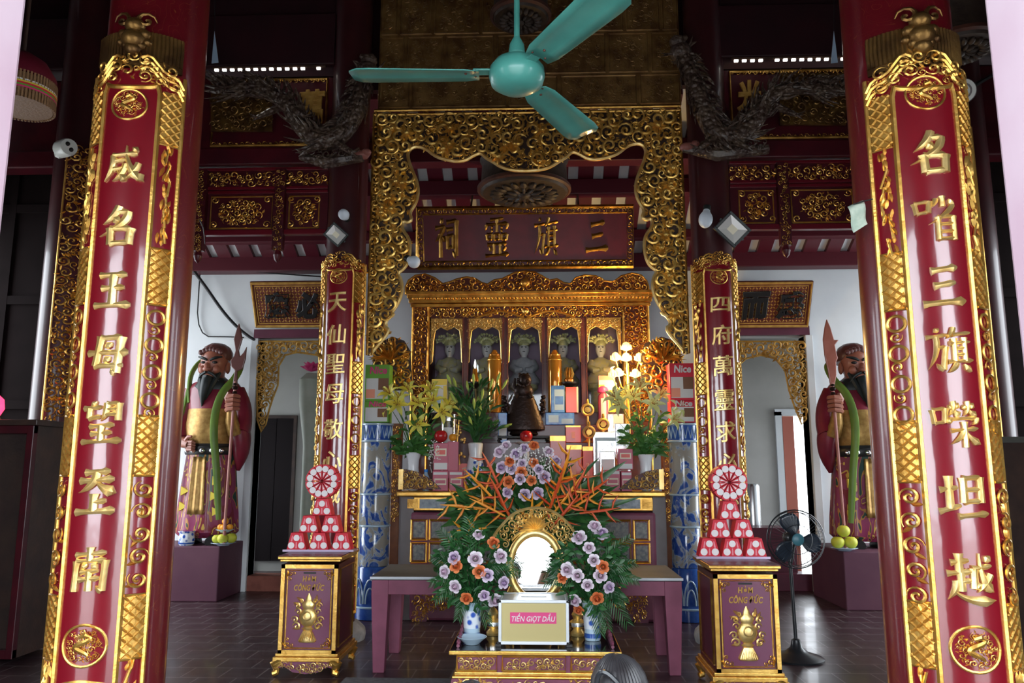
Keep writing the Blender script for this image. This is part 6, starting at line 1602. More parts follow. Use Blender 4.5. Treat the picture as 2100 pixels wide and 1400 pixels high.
# aluminium offering case
YBx = 5.62; bx0, bx1 = P(1022,1260,YBx).x, P(1167,1260,YBx).x; bz1 = P(1095,1230,YBx).z; zb0 = ZL+.002; bd = .34
case = empty('offering_case', ((bx0+bx1)/2, YBx+.17, zb0), 'white aluminium offering case with a gold front card on the low gilt table', 'offering box')
t_ = .022; m = MB()
for x in (bx0, bx1-t_):
    for y in (YBx, YBx+bd-t_): m.box(x, x+t_, y, y+t_, zb0+.012, bz1)
for z in (zb0+.012, bz1-t_):
    m.box(bx0, bx1, YBx, YBx+t_, z, z+t_); m.box(bx0, bx1, YBx+bd-t_, YBx+bd, z, z+t_); m.box(bx0, bx0+t_, YBx, YBx+bd, z, z+t_); m.box(bx1-t_, bx1, YBx, YBx+bd, z, z+t_)
m.build('frame', M['aluminium'], case, smooth=False, bevel=.004)
m = MB(); m.box(bx0+.01, bx1-.01, YBx+.012, YBx+.02, zb0+.02, bz1-.01); m.build('gold_card', M['gold_card'], case, smooth=False)
m = MB(); m.box(bx0+.005, bx1-.005, YBx+.02, YBx+bd-.005, bz1-.012, bz1-.004); m.box(bx0+.004, bx0+.010, YBx+.02, YBx+bd-.01, zb0+.02, bz1-.02); m.box(bx1-.010, bx1-.004, YBx+.02, YBx+bd-.01, zb0+.02, bz1-.02); m.build('top_sheet', M['aluminium'], case, smooth=False)
m = MB()
for x in (bx0, bx1):
    for z in (zb0+.02, bz1-.01): m.ell((x, YBx+.008, z), (.014,.014,.014), 8, 6)
    m.box(x-.02, x+.02, YBx-.004, YBx+.03, zb0, zb0+.018)
m.build('corner_cap', M['black'], case)
sx0_, sx1_ = P(1046,1267,YBx).x, P(1141,1267,YBx).x; sz0, sz1 = P(1090,1279,YBx).z, P(1090,1256,YBx).z
m = MB(); m.box(sx0_, sx1_, YBx+.008, YBx+.0125, sz0, sz1); st = m.build('pink_strip', M['magenta_print'], case, smooth=False)
lettering(case, 'TIỀN GIỌT DẦU', (sx0_+sx1_)/2, (sz0+sz1)/2, (sx1_-sx0_)*.94, (sz1-sz0)*.86, YBx+.008, 'white_print', bold=.01)
m = MB(); m.box((bx0+bx1)/2-.09, (bx0+bx1)/2+.09, YBx+.16, YBx+.175, bz1-.003, bz1-.001); m.build('slot', M['black'], case, smooth=False)
# oval mirror in a crowned gold frame
YM = 6.10; cM = P(1098, 1160, YM); rx = 52*ppm(YM)*.98; rz = rx*1.28
mir = empty('gilt_mirror', (cM.x, YM, ZL), 'oval mirror in a gold frame with a pierced crown, standing on the low gilt table', 'mirror')
xfm = lambda a, b, d: (a, YM-d+.03*(b-cM.z), b); m = MB(xfm)
o = ringpts(cM.x, cM.z, rx, rz, 40); rim(m, o, .030, .012, 0, 10, True); m.build('oval_frame', M['gold_pale'], mir)
m = MB(xfm); rim(m, ringpts(cM.x, cM.z, rx*.88, rz*.9, 40), .006, .03, 0, 6, True); m.build('bead_line', M['gold'], mir)
cm('mirror_glass', (.92,.94,.95), rough=.02, metal=1)
m = MB(xfm); m.prism(ringpts(cM.x, cM.z, rx, rz, 40), -.008, .008); m.build('glass', M['mirror_glass'], mir, smooth=False)
crown_px = [(1010,1106),(1016,1092),(1030,1076),(1046,1058),(1066,1046),(1097,1040),(1128,1045),(1150,1058),(1166,1074),(1178,1090),(1184,1106),(1170,1116),(1152,1128),(1146,1112),(1128,1092),(1098,1084),(1066,1090),(1050,1106),(1044,1126),(1026,1118)]
cp = L2(crown_px, YM); m = MB(xfm); rg = random.Random(33); scroll_fill(m, cp, .016, .04, rg, 1500, 0, .7, 0, .76, 2); rim(m, smooth_poly(cp[:11],1), .012, .01, 0, 6); rim(m, smooth_poly(cp[13:18],1), .010, .015, 0, 6)
for k in range(9): leaf_blade(m, P(1097,1084,YM).x, P(1097,1084,YM).z, .12, .018, pi*(k+.5)/9, .03, .6)
m.build('pierced_crown', M['gold_pale'], mir)
m = MB(); 
for sg in (-1,1): m.tube([(cM.x+sg*rx*.85,YM,cM.z-rz*.5),(cM.x+sg*rx*1.1,YM,cM.z-rz*1.0),(cM.x+sg*rx*1.0,YM,ZL+.10),(cM.x+sg*rx*1.25,YM,ZL+.03)], [.02,.03,.03,.035], 8)
m.lathe([(.26,ZL+.002),(.27,ZL+.03),(.22,ZL+.06),(.12,ZL+.08),(.06,cM.z-rz+.0)], 28, (cM.x,YM,0), 0, None, 1, .4); m.build('stand', M['gold'], mir)
# dish on the low table, gold caskets beside the case
c = PZ(972, 1309, ZL); d = empty('offering_dish', (c.x, 5.70, ZL+.002), 'pale blue dish on the left front of the low gilt table', 'dish')
m = MB(); m.lathe([(.05,ZL+.002),(.06,ZL+.012),(.105,ZL+.05),(.10,ZL+.053),(.05,ZL+.02),(.004,ZL+.018)], 28, (c.x,5.70,0)); m.build('bowl', M['pale_blue'], d)
for px, lab in ((1186,'small silver and gold tiered stand right of the aluminium case'),(1010,'small silver and gold tiered stand left of the aluminium case, behind the dish')):
    x = P(px,1290,5.9).x; y_ = 6.0; root = empty('tiered_stand', (x,y_,ZL+.002), lab, 'stand'); m = MB(); m.lathe([(.05,ZL+.002),(.055,ZL+.02),(.03,ZL+.05),(.06,ZL+.07),(.06,ZL+.10),(.03,ZL+.12),(.045,ZL+.15),(.02,ZL+.19),(.004,ZL+.2)], 20, (x,y_,0)); m.build('tiers', M['gold_pale'], root)
    m = MB(); m.lathe([(.062,ZL+.072),(.064,ZL+.085),(.062,ZL+.098)], 20, (x,y_,0)); m.build('silver_band', M['chrome'], root)

# ------------------------------------------------------------------ donation boxes
def donation_box(px, Y, label, side):
    W = .455; D = .56; x = P(px, 1250, Y).x; H = .914
    root = empty('donation_box', (x, Y+D/2, 0), label, 'donation box')
    m = MB(); m.box(x-W/2, x+W/2, Y, Y+D, .16, H-.07); m.build('body', M['lacquer_dark'], root, smooth=False, bevel=.004)
    m = MB(); m.box(x-W/2+.045, x+W/2-.045, Y-.006, Y+.004, .20, H-.10); m.build('front_panel', M['plum'], root, smooth=False)
    m = MB()
    for a, b, c_, d_ in ((-W/2,-W/2+.03,.17,H-.07),(W/2-.03,W/2,.17,H-.07),(-W/2,W/2,.17,.195),(-W/2,W/2,H-.10,H-.07)): m.box(x+a, x+b, Y-.018, Y+.002, c_, d_)
    m.xf = plane_xf(Y); rim(m, [(x-W/2+.05,.21),(x+W/2-.05,.21),(x+W/2-.05,H-.115),(x-W/2+.05,H-.115)], .007, .008, 0, 6, True)
    for sx in (-1,1):
        for zc_, sz in ((.21,1),(H-.115,-1)):
            for k, (dx, dz, s) in enumerate(((.025,.03,.022),(.055,.02,.016),(.02,.065,.016))): curl(m, x+sx*(W/2-.05-dx), zc_+sz*dz, s, k*2, sx*sz, 1.3, .25, .008, .4)
            leaf_blade(m, x+sx*(W/2-.06), zc_+sz*.01, .06, .012, (pi/2*sz - sx*.6*sz), .01, .5)
    m.build('gold_frame', M['gold'], root)
    m = MB()
    for o_, z0, z1 in ((.03,H-.03,H-.006),(.015,H-.05,H-.03)): m.box(x-W/2-o_, x+W/2+o_, Y-o_, Y+D+o_, z0, z1)
    m.build('top_moulding', M['gold'], root, smooth=False, bevel=.006); m = MB()
    for o_, z0, z1 in ((.02,.145,.17),(.035,.11,.145)): m.box(x-W/2-o_, x+W/2+o_, Y-o_, Y+D+o_, z0, z1)
    m.build('base_moulding', M['gold'], root, smooth=False, bevel=.006)
    m = MB(); m.box(x-W/2-.025, x+W/2+.025, Y-.025, Y+D+.025, H-.006, H); m.build('top', M['maroon'], root, smooth=False)
    m = MB(); m.box(x-.05, x+.05, Y-.008, Y, H-.142, H-.128); m.build('slot', M['black'], root, smooth=False)
    lettering(root, 'HÒM', x, H-.175, .105, .052, Y-.006, 'gold_paint', bold=.03, depth=.006); lettering(root, 'CÔNG ĐỨC', x, H-.24, .24, .062, Y-.006, 'gold_paint', bold=.03, depth=.006)
    # treasure vase emblem with ribbons
    m = MB(); zb = .255; M90 = Matrix.Scale(.45, 3, Vector((0,1,0)))
    m.lathe([(.065,zb),(.075,zb+.012),(.055,zb+.05),(.035,zb+.085),(.05,zb+.10),(.03,zb+.115),(.06,zb+.14),(.075,zb+.18),(.07,zb+.22),(.04,zb+.25),(.05,zb+.265),(.055,zb+.29),(.03,zb+.31),(.022,zb+.335),(.004,zb+.37)], 24, (x,Y-.004,0), 0, M90)
    for k in range(9): m.tube([(x-.06+.015*k, Y-.03, zb+.01),(x-.045+.0112*k, Y-.028, zb+.05),(x-.028+.007*k,Y-.02,zb+.085)], .006, 5)
    m.xf = plane_xf(Y-.004)
    for sx in (-1,1):
        for (dx,dz,s) in ((.085,.12,.035),(.10,.17,.03),(.075,.23,.03),(.085,.275,.03),(.055,.31,.022)): curl(m, x+sx*dx, zb+dz, s, (0 if sx>0 else pi), sx, 1.2, .28, .002, .5); 
        for (dx,dz,L,q) in ((.06,.27,.07,.7),(.05,.30,.06,1.0),(.06,.10,.06,.3)): leaf_blade(m, x+sx*dx, zb+dz, L, .014, q if sx>0 else pi-q, .006, .5)
    rim(m, ringpts(x, zb+.20, .032, .032, 16), .006, .035, 0, 5, True)
    m.build('vase_emblem', M['gold_pale'], root)
    m = MB(plane_xf(Y-.03)); pz = [(x-W/2-.03,.11),(x+W/2+.03,.11),(x+W/2+.01,.06),(x+W/2-.06,.075),(x+.10,.035),(x,.022),(x-.10,.035),(x-W/2+.06,.075),(x-W/2-.01,.06)]
    m.prism(pz, -.03, 0, 1); scroll_fill(m, pz, .012, .028, random.Random(5), 700, 0, .7, 0, .75, 2); m.build('carved_apron', [M['gold_pale'], M['plum']], root)
    for sx in (-1,1):
        for y0 in (Y-.01, Y+D-.04):
            m = MB(); xx = x+sx*(W/2-.0); m.tube([(xx-sx*.03,y0+.01,.11),(xx+sx*.02,y0-.005,.085),(xx+sx*.0,y0,.05),(xx+sx*.0,y0-.01,.03),(xx+sx*.03,y0-.015,.022)], [.04,.042,.028,.024,.022], 9); m.build('foot', M['gold'], root)
    sgn = 1 if side == 'left' else -1
    xs = x+sgn*(W/2+.001); m = MB(lambda a,b,d: (xs+sgn*d, a, b)); rim(m, [(Y+.05,.21),(Y+D-.05,.21),(Y+D-.05,H-.11),(Y+.05,H-.11)], .008, .003, 0, 5, True); m.build('side_frame', M['gold_old'], root)
    return x, Y, H
dbl = donation_box(633, 6.37, 'red and gold donation box left of the altar, near the left inner column', 'left')
dbr = donation_box(1530, 5.90, 'red and gold donation box right of the altar, next to the standing fan', 'right')
# red and white packs built up on the boxes
cm('pack_red', (.66,.012,.035), rough=.45); cm('pack_white', (.86,.80,.80), rough=.4); cm('pack_pink', (.85,.25,.30), rough=.4)
def drop(m, x, z, r, d, up=1, ang=None):
    pts = []
    for i in range(14):
        q = -pi*.5 + 2*pi*i/14; pts.append((r*cos(q), r*sin(q)))
    if ang is not None:
        pts = [(p[0]*cos(ang)-p[1]*sin(ang), p[0]*sin(ang)+p[1]*cos(ang)) for p in pts]
    m.prism([(x+a, z+b) for a, b in pts], d, d+.004)
def packs(rows, wheel, Y, side, H):
    g = 'red packs in the pyramid on the %s donation box' % side
    names = ['bottom left red trapezoid pack','bottom middle red trapezoid pack','bottom right red trapezoid pack','left red trapezoid pack of the middle row','right red trapezoid pack of the middle row','single red trapezoid pack under the round wheel']
    zprev = H+.012; w = None
    hh = .139
    for i, (row, px0, px1) in enumerate(rows):
        x0, x1 = P(px0,1100,Y).x, P(px1,1100,Y).x; c = (x0+x1)/2; hw = .083; tw = .05; z0 = H+.013+row*(hh+.002); z1 = z0+hh
        root = empty('trapezoid_pack', (c, Y+.06, z0), names[i]+' on the %s donation box' % side, 'pack', g)
        m = MB(plane_xf(Y)); m.prism([(c-hw,z0),(c+hw,z0),(c+tw,z1),(c-tw,z1)], -.12, 0); m.build('carton', M['pack_red'], root, smooth=False, bevel=.004)
        m = MB(plane_xf(Y)); drop(m, c, z1-.042, .026, .001); drop(m, c-.043, z0+.036, .027, .001); drop(m, c+.043, z0+.036, .027, .001); m.build('white_window', M['pack_white'], root, smooth=False)
        m = MB(plane_xf(Y)); 
        for dx, za, zb2 in ((-.044, z0+.068, z0+.115), (.044, z0+.068, z0+.115), (0, z0+.012, z0+.062)): m.prism([(c+dx*.95-.007,za),(c+dx*.95+.007,za),(c+dx*.78+.004,zb2),(c+dx*.78-.004,zb2)], .001, .004)
        m.build('pink_stripe', M['pack_pink'], root, smooth=False)
    c = P(wheel[0], wheel[1], Y); R = .142; zc_ = H+.013+3*(hh+.002)+R
    root = empty('round_display', (c.x, Y+.06, zc_-R), 'round wheel of twelve red and white wedge packs on the %s pyramid' % side, 'packs')
    for k in range(12):
        q = 2*pi*k/12+pi/12; d = .24; m = MB(plane_xf(Y))
        m.prism([(c.x+.012*cos(q),zc_+.012*sin(q)), (c.x+R*cos(q-d),zc_+R*sin(q-d)), (c.x+R*1.01*cos(q),zc_+R*1.01*sin(q)), (c.x+R*cos(q+d),zc_+R*sin(q+d))], -.11, 0)
        wd = m.build('wedge_pack', M['pack_red'], root, smooth=False)
        m = MB(plane_xf(Y)); drop(m, c.x+R*.74*cos(q), zc_+R*.74*sin(q), .027, .001); m.prism([(c.x+.03*cos(q),zc_+.03*sin(q)),(c.x+R*.5*cos(q-.1),zc_+R*.5*sin(q-.1)),(c.x+R*.5*cos(q+.1),zc_+R*.5*sin(q+.1))], .001, .004); m.build('white_window', M['pack_white'], wd, smooth=False)
cm('tray_sheet', (.45,.36,.50), rough=.3, metal=.4)
for (x, Y, H), rows, wheel, side, Yp in ((dbl, [(0,588,629),(0,633,675),(0,679,721),(1,611,653),(1,656,698),(2,637,679)], (660,990), 'left', 6.66), (dbr, [(0,1432,1476),(0,1479,1523),(0,1527,1571),(1,1455,1500),(1,1503,1547),(2,1478,1522)], (1496,999), 'right', 6.26)):
    a, b = P(rows[0][1]-6,1130,Yp).x, P(rows[2][2]+6,1130,Yp).x
    m = MB(); m.box(a, b, Yp-.03, Yp+.16, H+.001, H+.007); m.box(a, b, Yp-.034, Yp-.03, H+.001, H+.018); tag(m.build('pack_tray', M['tray_sheet'], smooth=False), 'thin purplish tray under the red packs on the %s donation box' % side, 'tray')
    packs(rows, wheel, Yp, side, H)

# ------------------------------------------------------------------ standing fan
cm('fan_black', (.015,.017,.02), rough=.35, coat=.2); cm('fan_blade', (.02,.03,.045), rough=.3, coat=.3); cm('fan_hub', (.05,.16,.20), rough=.35)
YFn = 7.0; cf = P(1632, 1105, YFn); xf0 = P(1637,1330,YFn).x
fan = empty('standing_fan', (xf0, YFn+.05, 0), 'black standing fan on a round base right of the right donation box', 'fan')
m = MB(); m.lathe([(.22,0),(.225,.015),(.20,.03),(.10,.06),(.05,.10),(.035,.16),(.02,.17)], 32, (xf0,YFn+.05,0)); m.build('base', M['fan_black'], fan)
m = MB(); m.tube([(xf0,YFn+.05,.15),(xf0-.01,YFn+.06,cf.z-.20)], .016, 10); m.tube([(xf0-.01,YFn+.06,cf.z-.20),(cf.x,YFn+.10,cf.z-.04)], [.024,.03], 10); m.build('pole', M['fan_black'], fan)
m = MB(); m.lathe([(.03,.0),(.06,.03),(.065,.12),(.04,.16)], 18, (cf.x,YFn+.22,cf.z), 0, Matrix.Rotation(pi/2,3,'X') ); m.build('motor', M['fan_black'], fan)
R = .245; m = MB()
for yy, rr, th in ((0,R,.006),(-.03,R*.93,.0035),(.06,R*.93,.0035),(-.055,R*.5,.003)): m.tube([(cf.x+rr*cos(t),YFn+yy,cf.z+rr*sin(t)) for t in [2*pi*i/40 for i in range(41)]], th, 5)
for k in range(48):
    t = 2*pi*k/48; m.tube([(cf.x+.05*cos(t),YFn-.065,cf.z+.05*sin(t)),(cf.x+R*.6*cos(t),YFn-.05,cf.z+R*.6*sin(t)),(cf.x+R*.93*cos(t),YFn-.03,cf.z+R*.93*sin(t)),(cf.x+R*cos(t),YFn,cf.z+R*sin(t))], .0014, 4)
    if k % 2 == 0: m.tube([(cf.x+.05*cos(t),YFn+.085,cf.z+.05*sin(t)),(cf.x+R*.93*cos(t),YFn+.06,cf.z+R*.93*sin(t)),(cf.x+R*cos(t),YFn,cf.z+R*sin(t))], .0014, 4)
m.build('guard', M['fan_black'], fan)
for k in range(3):
    t0 = pi/2+.2+2*pi*k/3; m = MB(); vs = []
    for j in range(7):
        rr = .035+.185*j/6; wv = .28+.50*sin(pi*min(1,j/6*.85+.1))
        for i in range(6): a_ = t0+wv*(i/5-.5)*1.5+.12*j/6; vs.append((cf.x+rr*cos(a_), YFn+.01+.03*(i/5-.5), cf.z+rr*sin(a_)))
    fs = [(j*6+i,j*6+i+1,(j+1)*6+i+1,(j+1)*6+i) for j in range(6) for i in range(5)]; m.add(vs, fs)
    b = m.build('blade', M['fan_blade'], fan, recalc=False); sm = b.modifiers.new('thickness','SOLIDIFY'); sm.thickness = .003
m = MB(); m.lathe([(.05,-.0),(.052,.01),(.04,.02),(.004,.024)], 20, (cf.x,YFn-.05,cf.z), 0, Matrix.Rotation(pi/2,3,'X')); m.build('hub', M['fan_hub'], fan)

# ------------------------------------------------------------------ ceiling fan
cm('fan_teal', (.045,.21,.18), rough=.38, coat=.3, col2=(.06,.27,.23), nscale=6)
cF = P(1060, 152, 2.98); zf = cF.z
cfan = empty('ceiling_fan', tuple(cF), 'old teal three-bladed ceiling fan hanging in front of the gilt gate', 'fan')
m = MB(); m.lathe([(.02,-.075),(.07,-.068),(.105,-.045),(.115,-.012),(.112,.02),(.09,.05),(.05,.07),(.02,.08)], 40, tuple(cF)); m.build('motor_housing', M['fan_teal'], cfan)
m = MB(); m.tube([tuple(cF+Vector((0,0,.07))), tuple(cF+Vector((0,0,2.35)))], .012, 10); m.lathe([(.02,.07),(.035,.09),(.03,.13),(.015,.16)], 14, tuple(cF)); m.lathe([(.02,.42),(.05,.46),(.06,.54),(.03,.56)], 16, tuple(cF)); m.build('down_rod', M['fan_teal'], cfan)
for k, ang in enumerate((radians(182), radians(302), radians(62))):
    d = Vector((cos(ang), sin(ang), 0)); s = Vector((-sin(ang), cos(ang), 0)); up = Vector((0,0,1)); tilt = -.16
    m = MB(); m.obox(Matrix.Translation(cF+d*.135+Vector((0,0,.01))) @ Matrix.Rotation(ang,4,'Z'), .09, .045, .008); arm = m.build('blade_arm', M['fan_teal'], cfan, bevel=.002)
    m = MB(); vs = []; N = 10
    for j in range(N+1):
        t = j/N; r_d = .155+.545*t; wv = (.066+.022*t)*(1 if 0 < j < N-1 else .80 if j == 0 else .93 if j == N-1 else .62); r_d += -.025 if j == N else 0
        for i in range(5):
            u = (i/4-.5)*2; rr = r_d + (.012*(1-u*u) if j == N else 0)
            vs.append(tuple(cF + d*rr + (s*cos(tilt)+up*sin(tilt))*u*wv + up*(.008-.012*(u*u)) ))
    fs = [(j*5+i,j*5+i+1,(j+1)*5+i+1,(j+1)*5+i) for j in range(N) for i in range(4)]; m.add(vs, fs)
    b = m.build('blade', M['fan_teal'], cfan); sm = b.modifiers.new('thickness','SOLIDIFY'); sm.thickness = .004
    m = MB()
    for (a_, b2) in ((.17,-.03),(.17,.03),(.21,0)): m.ell(tuple(cF+d*a_+(s*cos(tilt)+up*sin(tilt))*b2+up*.002), (.006,.006,.006), 6, 4)
    m.build('screw', M['lantern_rim'], b)

# ------------------------------------------------------------------ worshippers seen from behind at the bottom edge
cm('hair', (.018,.016,.018), rough=.38, col2=(.05,.05,.055), nscale=3, ramp=(.45,.6)); cm('skin', (.45,.26,.18), rough=.55); cm('shirt', (.10,.09,.12), rough=.8); cm('shirt_blue', (.06,.09,.15), rough=.8)
def worshipper(px, py, Y, label, sh, turn):
    t = P(px, py, Y); x, zt = t.x, t.z; k = zt/.868; wk = .86
    root = empty('person', (x, Y, 0), label, 'person')
    def R_(h, a, b, cx=0, cy=0): return [(x+(cx+a*cos(q))*k*.86, Y+(cy+b*sin(q))*k, h*k) for q in [2*pi*i/24 for i in range(24)]]
    m = MB()
    m.loft([R_(.02,.20,.22,0,.05), R_(.10,.235,.24,0,.05), R_(.18,.20,.18), R_(.30,.165,.12), R_(.42,.175,.115), R_(.52,.19,.11), R_(.57,.185,.095), R_(.605,.11,.07), R_(.63,.055,.058), R_(.66,.05,.055,0,.01), R_(.69,.062,.075,0,.02), R_(.74,.075,.093,0,.02), R_(.79,.074,.095,0,.015), R_(.83,.055,.075,0,.01), R_(.848,.02,.03,0,.01)])
    mid = len(m.f)
    for sx in (-1,1):       # ears, upper arms and folded forearms
        m.ell((x+sx*.076*k, Y+.02*k, .745*k), (.012*k,.02*k,.03*k), 8, 6)
        m.tube([(x+sx*.165*k,Y,.55*k),(x+sx*.215*k,Y+.02*k,.42*k),(x+sx*.22*k,Y+.08*k,.30*k),(x+sx*.12*k,Y+.21*k,.34*k),(x+sx*.03*k,Y+.26*k,.40*k)], [.055*k,.052*k,.045*k,.036*k,.028*k], 10)
        for f in range(4): m.tube([(x+sx*(.012+.004*f)*k,Y+(.255+.008*f)*k,.40*k),(x+sx*.010*k,Y+(.27+.006*f)*k,.455*k),(x+sx*.006*k,Y+(.272+.006*f)*k,(.50+.01*(f in (1,2)))*k)], [.010*k,.009*k,.006*k], 6)
        m.tube([(x+sx*.02*k,Y+.245*k,.40*k),(x+sx*.012*k,Y+.225*k,.44*k),(x+sx*.01*k,Y+.225*k,.465*k)], [.011*k,.009*k,.006*k], 6)
    m.ell((x, Y+.118*k, .73*k), (.012*k,.02*k,.022*k), 8, 6)
    for sx in (-1,1): m.ell((x+sx*.028*k, Y+.104*k, .755*k), (.011*k,.008*k,.007*k), 8, 5)
    m.tube([(x-.022*k,Y+.108*k,.695*k),(x,Y+.113*k,.693*k),(x+.022*k,Y+.108*k,.695*k)], .005*k, 5)
    zc = [sum(m.v[i][2] for i in f)/len(f) for f in m.f]
    m.m = [1 if (z < .615*k and i < 24*14) or (i > mid and z < .39*k) else 0 for i, z in enumerate(zc)]
    m.build('body', [M['skin'], M[sh]], root)
    h = MB(); rr = random.Random(int(px))
    rings = []
    for hz, a, b, cy in ((.66,.070,.05,-.055),(.69,.088,.075,-.035),(.74,.092,.100,-.012),(.79,.090,.106,-.004),(.83,.070,.088,-.004),(.858,.036,.046,-.002),(.866,.006,.008,0)):
        rings.append([(x+(a+.0025*sin(14*q+hz*40))*cos(q)*k*.86, Y+((b+.0025*sin(14*q+hz*40))*sin(q)+cy)*k, hz*k) for q in [2*pi*i/56 for i in range(56)]])
    h.loft(rings)
    for j in range(22):     # combed strands gathered to the back
        q = pi+pi*(j+.5)/22; path = []
        for i in range(7):
            e = 1.45-1.5*i/6; path.append((x+(.0935*cos(e)*cos(q)+turn*.02*(i/6))*k*.86, Y+(.108*cos(e)*sin(q)-.004)*k, (.765+.100*sin(e))*k))
        h.tube(path, [.003*k,.006*k,.007*k,.007*k,.006*k,.005*k,.003*k], 5)
    h.build('hair', M['hair'], root)
    h = MB(); h.tube([(x+(.075*cos(q))*k*.86, Y+(-.085-.02*abs(sin(q)))*k, (.80+.035*sin(2*q))*k) for q in [pi+pi*i/16 for i in range(17)]], .008*k, 6); h.build('hair_band', M['fan_black'], root)
worshipper(1262, 1338, 2.85, 'person with dark gathered hair kneeling at the bottom edge, seen from behind', 'shirt', 1)
worshipper(968, 1393, 3.35, 'person with dark hair at the bottom edge left of centre, only the crown showing', 'shirt_blue', -1)
m = MB(); a = PZ(735,1392,0); b = PZ(925,1392,0); m.box(a.x-.1, b.x+.4, 4.2, a.y, 0.0015, .012); tag(m.build('floor_mat', mat('grey_mat', (.22,.22,.23), .9, col2=(.16,.16,.17), nscale=30), smooth=False), 'grey mat lying on the floor before the low gilt table', 'mat')
# ------------------------------------------------------------------ guardian statues on plinths
def robe_pattern():
    m = mat('patterned_robe', (.2,.02,.04), .5, 0, .2); n, l, b = nodes_of(m)
    tc = n.new('ShaderNodeTexCoord'); mp = n.new('ShaderNodeMapping'); mp.inputs['Scale'].default_value = (7,7,2.4)
    nz = n.new('ShaderNodeTexNoise'); nz.inputs['Scale'].default_value = 1.0; nz.inputs['Detail'].default_value = 1.5; nz.inputs['Distortion'].default_value = 1.2
    r = n.new('ShaderNodeValToRGB'); r.color_ramp.interpolation = 'CONSTANT'; e = r.color_ramp.elements; e[0].position = 0; e[0].color = (.015,.05,.04,1); e[1].position = .40; e[1].color = (.24,.03,.09,1)
    for p, c in ((.36,(.45,.20,.04,1)),(.52,(.20,.015,.03,1)),(.60,(.55,.36,.06,1)),(.635,(.20,.03,.07,1))):
        k = e.new(p); k.color = c
    l.new(tc.outputs['Object'], mp.inputs[0]); l.new(mp.outputs[0], nz.inputs['Vector']); l.new(nz.outputs['Fac'], r.inputs[0]); l.new(r.outputs[0], b.inputs['Base Color']); return m
M['robe_pattern'] = robe_pattern()
cm('robe_red', (.20,.012,.03), rough=.4, coat=.3, col2=(.15,.010,.025), nscale=5); cm('belly_gold', (.40,.24,.07), rough=.4, metal=.5, col2=(.28,.15,.04), nscale=22); cm('statue_skin', (.34,.12,.075), rough=.45, coat=.2, col2=(.26,.085,.05), nscale=6)
cm('beard', (.012,.018,.018), rough=.5); cm('ribbon_green', (.14,.24,.03), rough=.45, col2=(.10,.18,.03), nscale=4); cm('statue_hair', (.10,.03,.025), rough=.45, coat=.2); cm('pole_red', (.34,.11,.08), rough=.45); cm('blade_red', (.36,.12,.085), rough=.4, coat=.2, col2=(.28,.08,.05), nscale=5)
cm('plinth', (.12,.04,.065), rough=.6, col2=(.10,.03,.055), nscale=3)
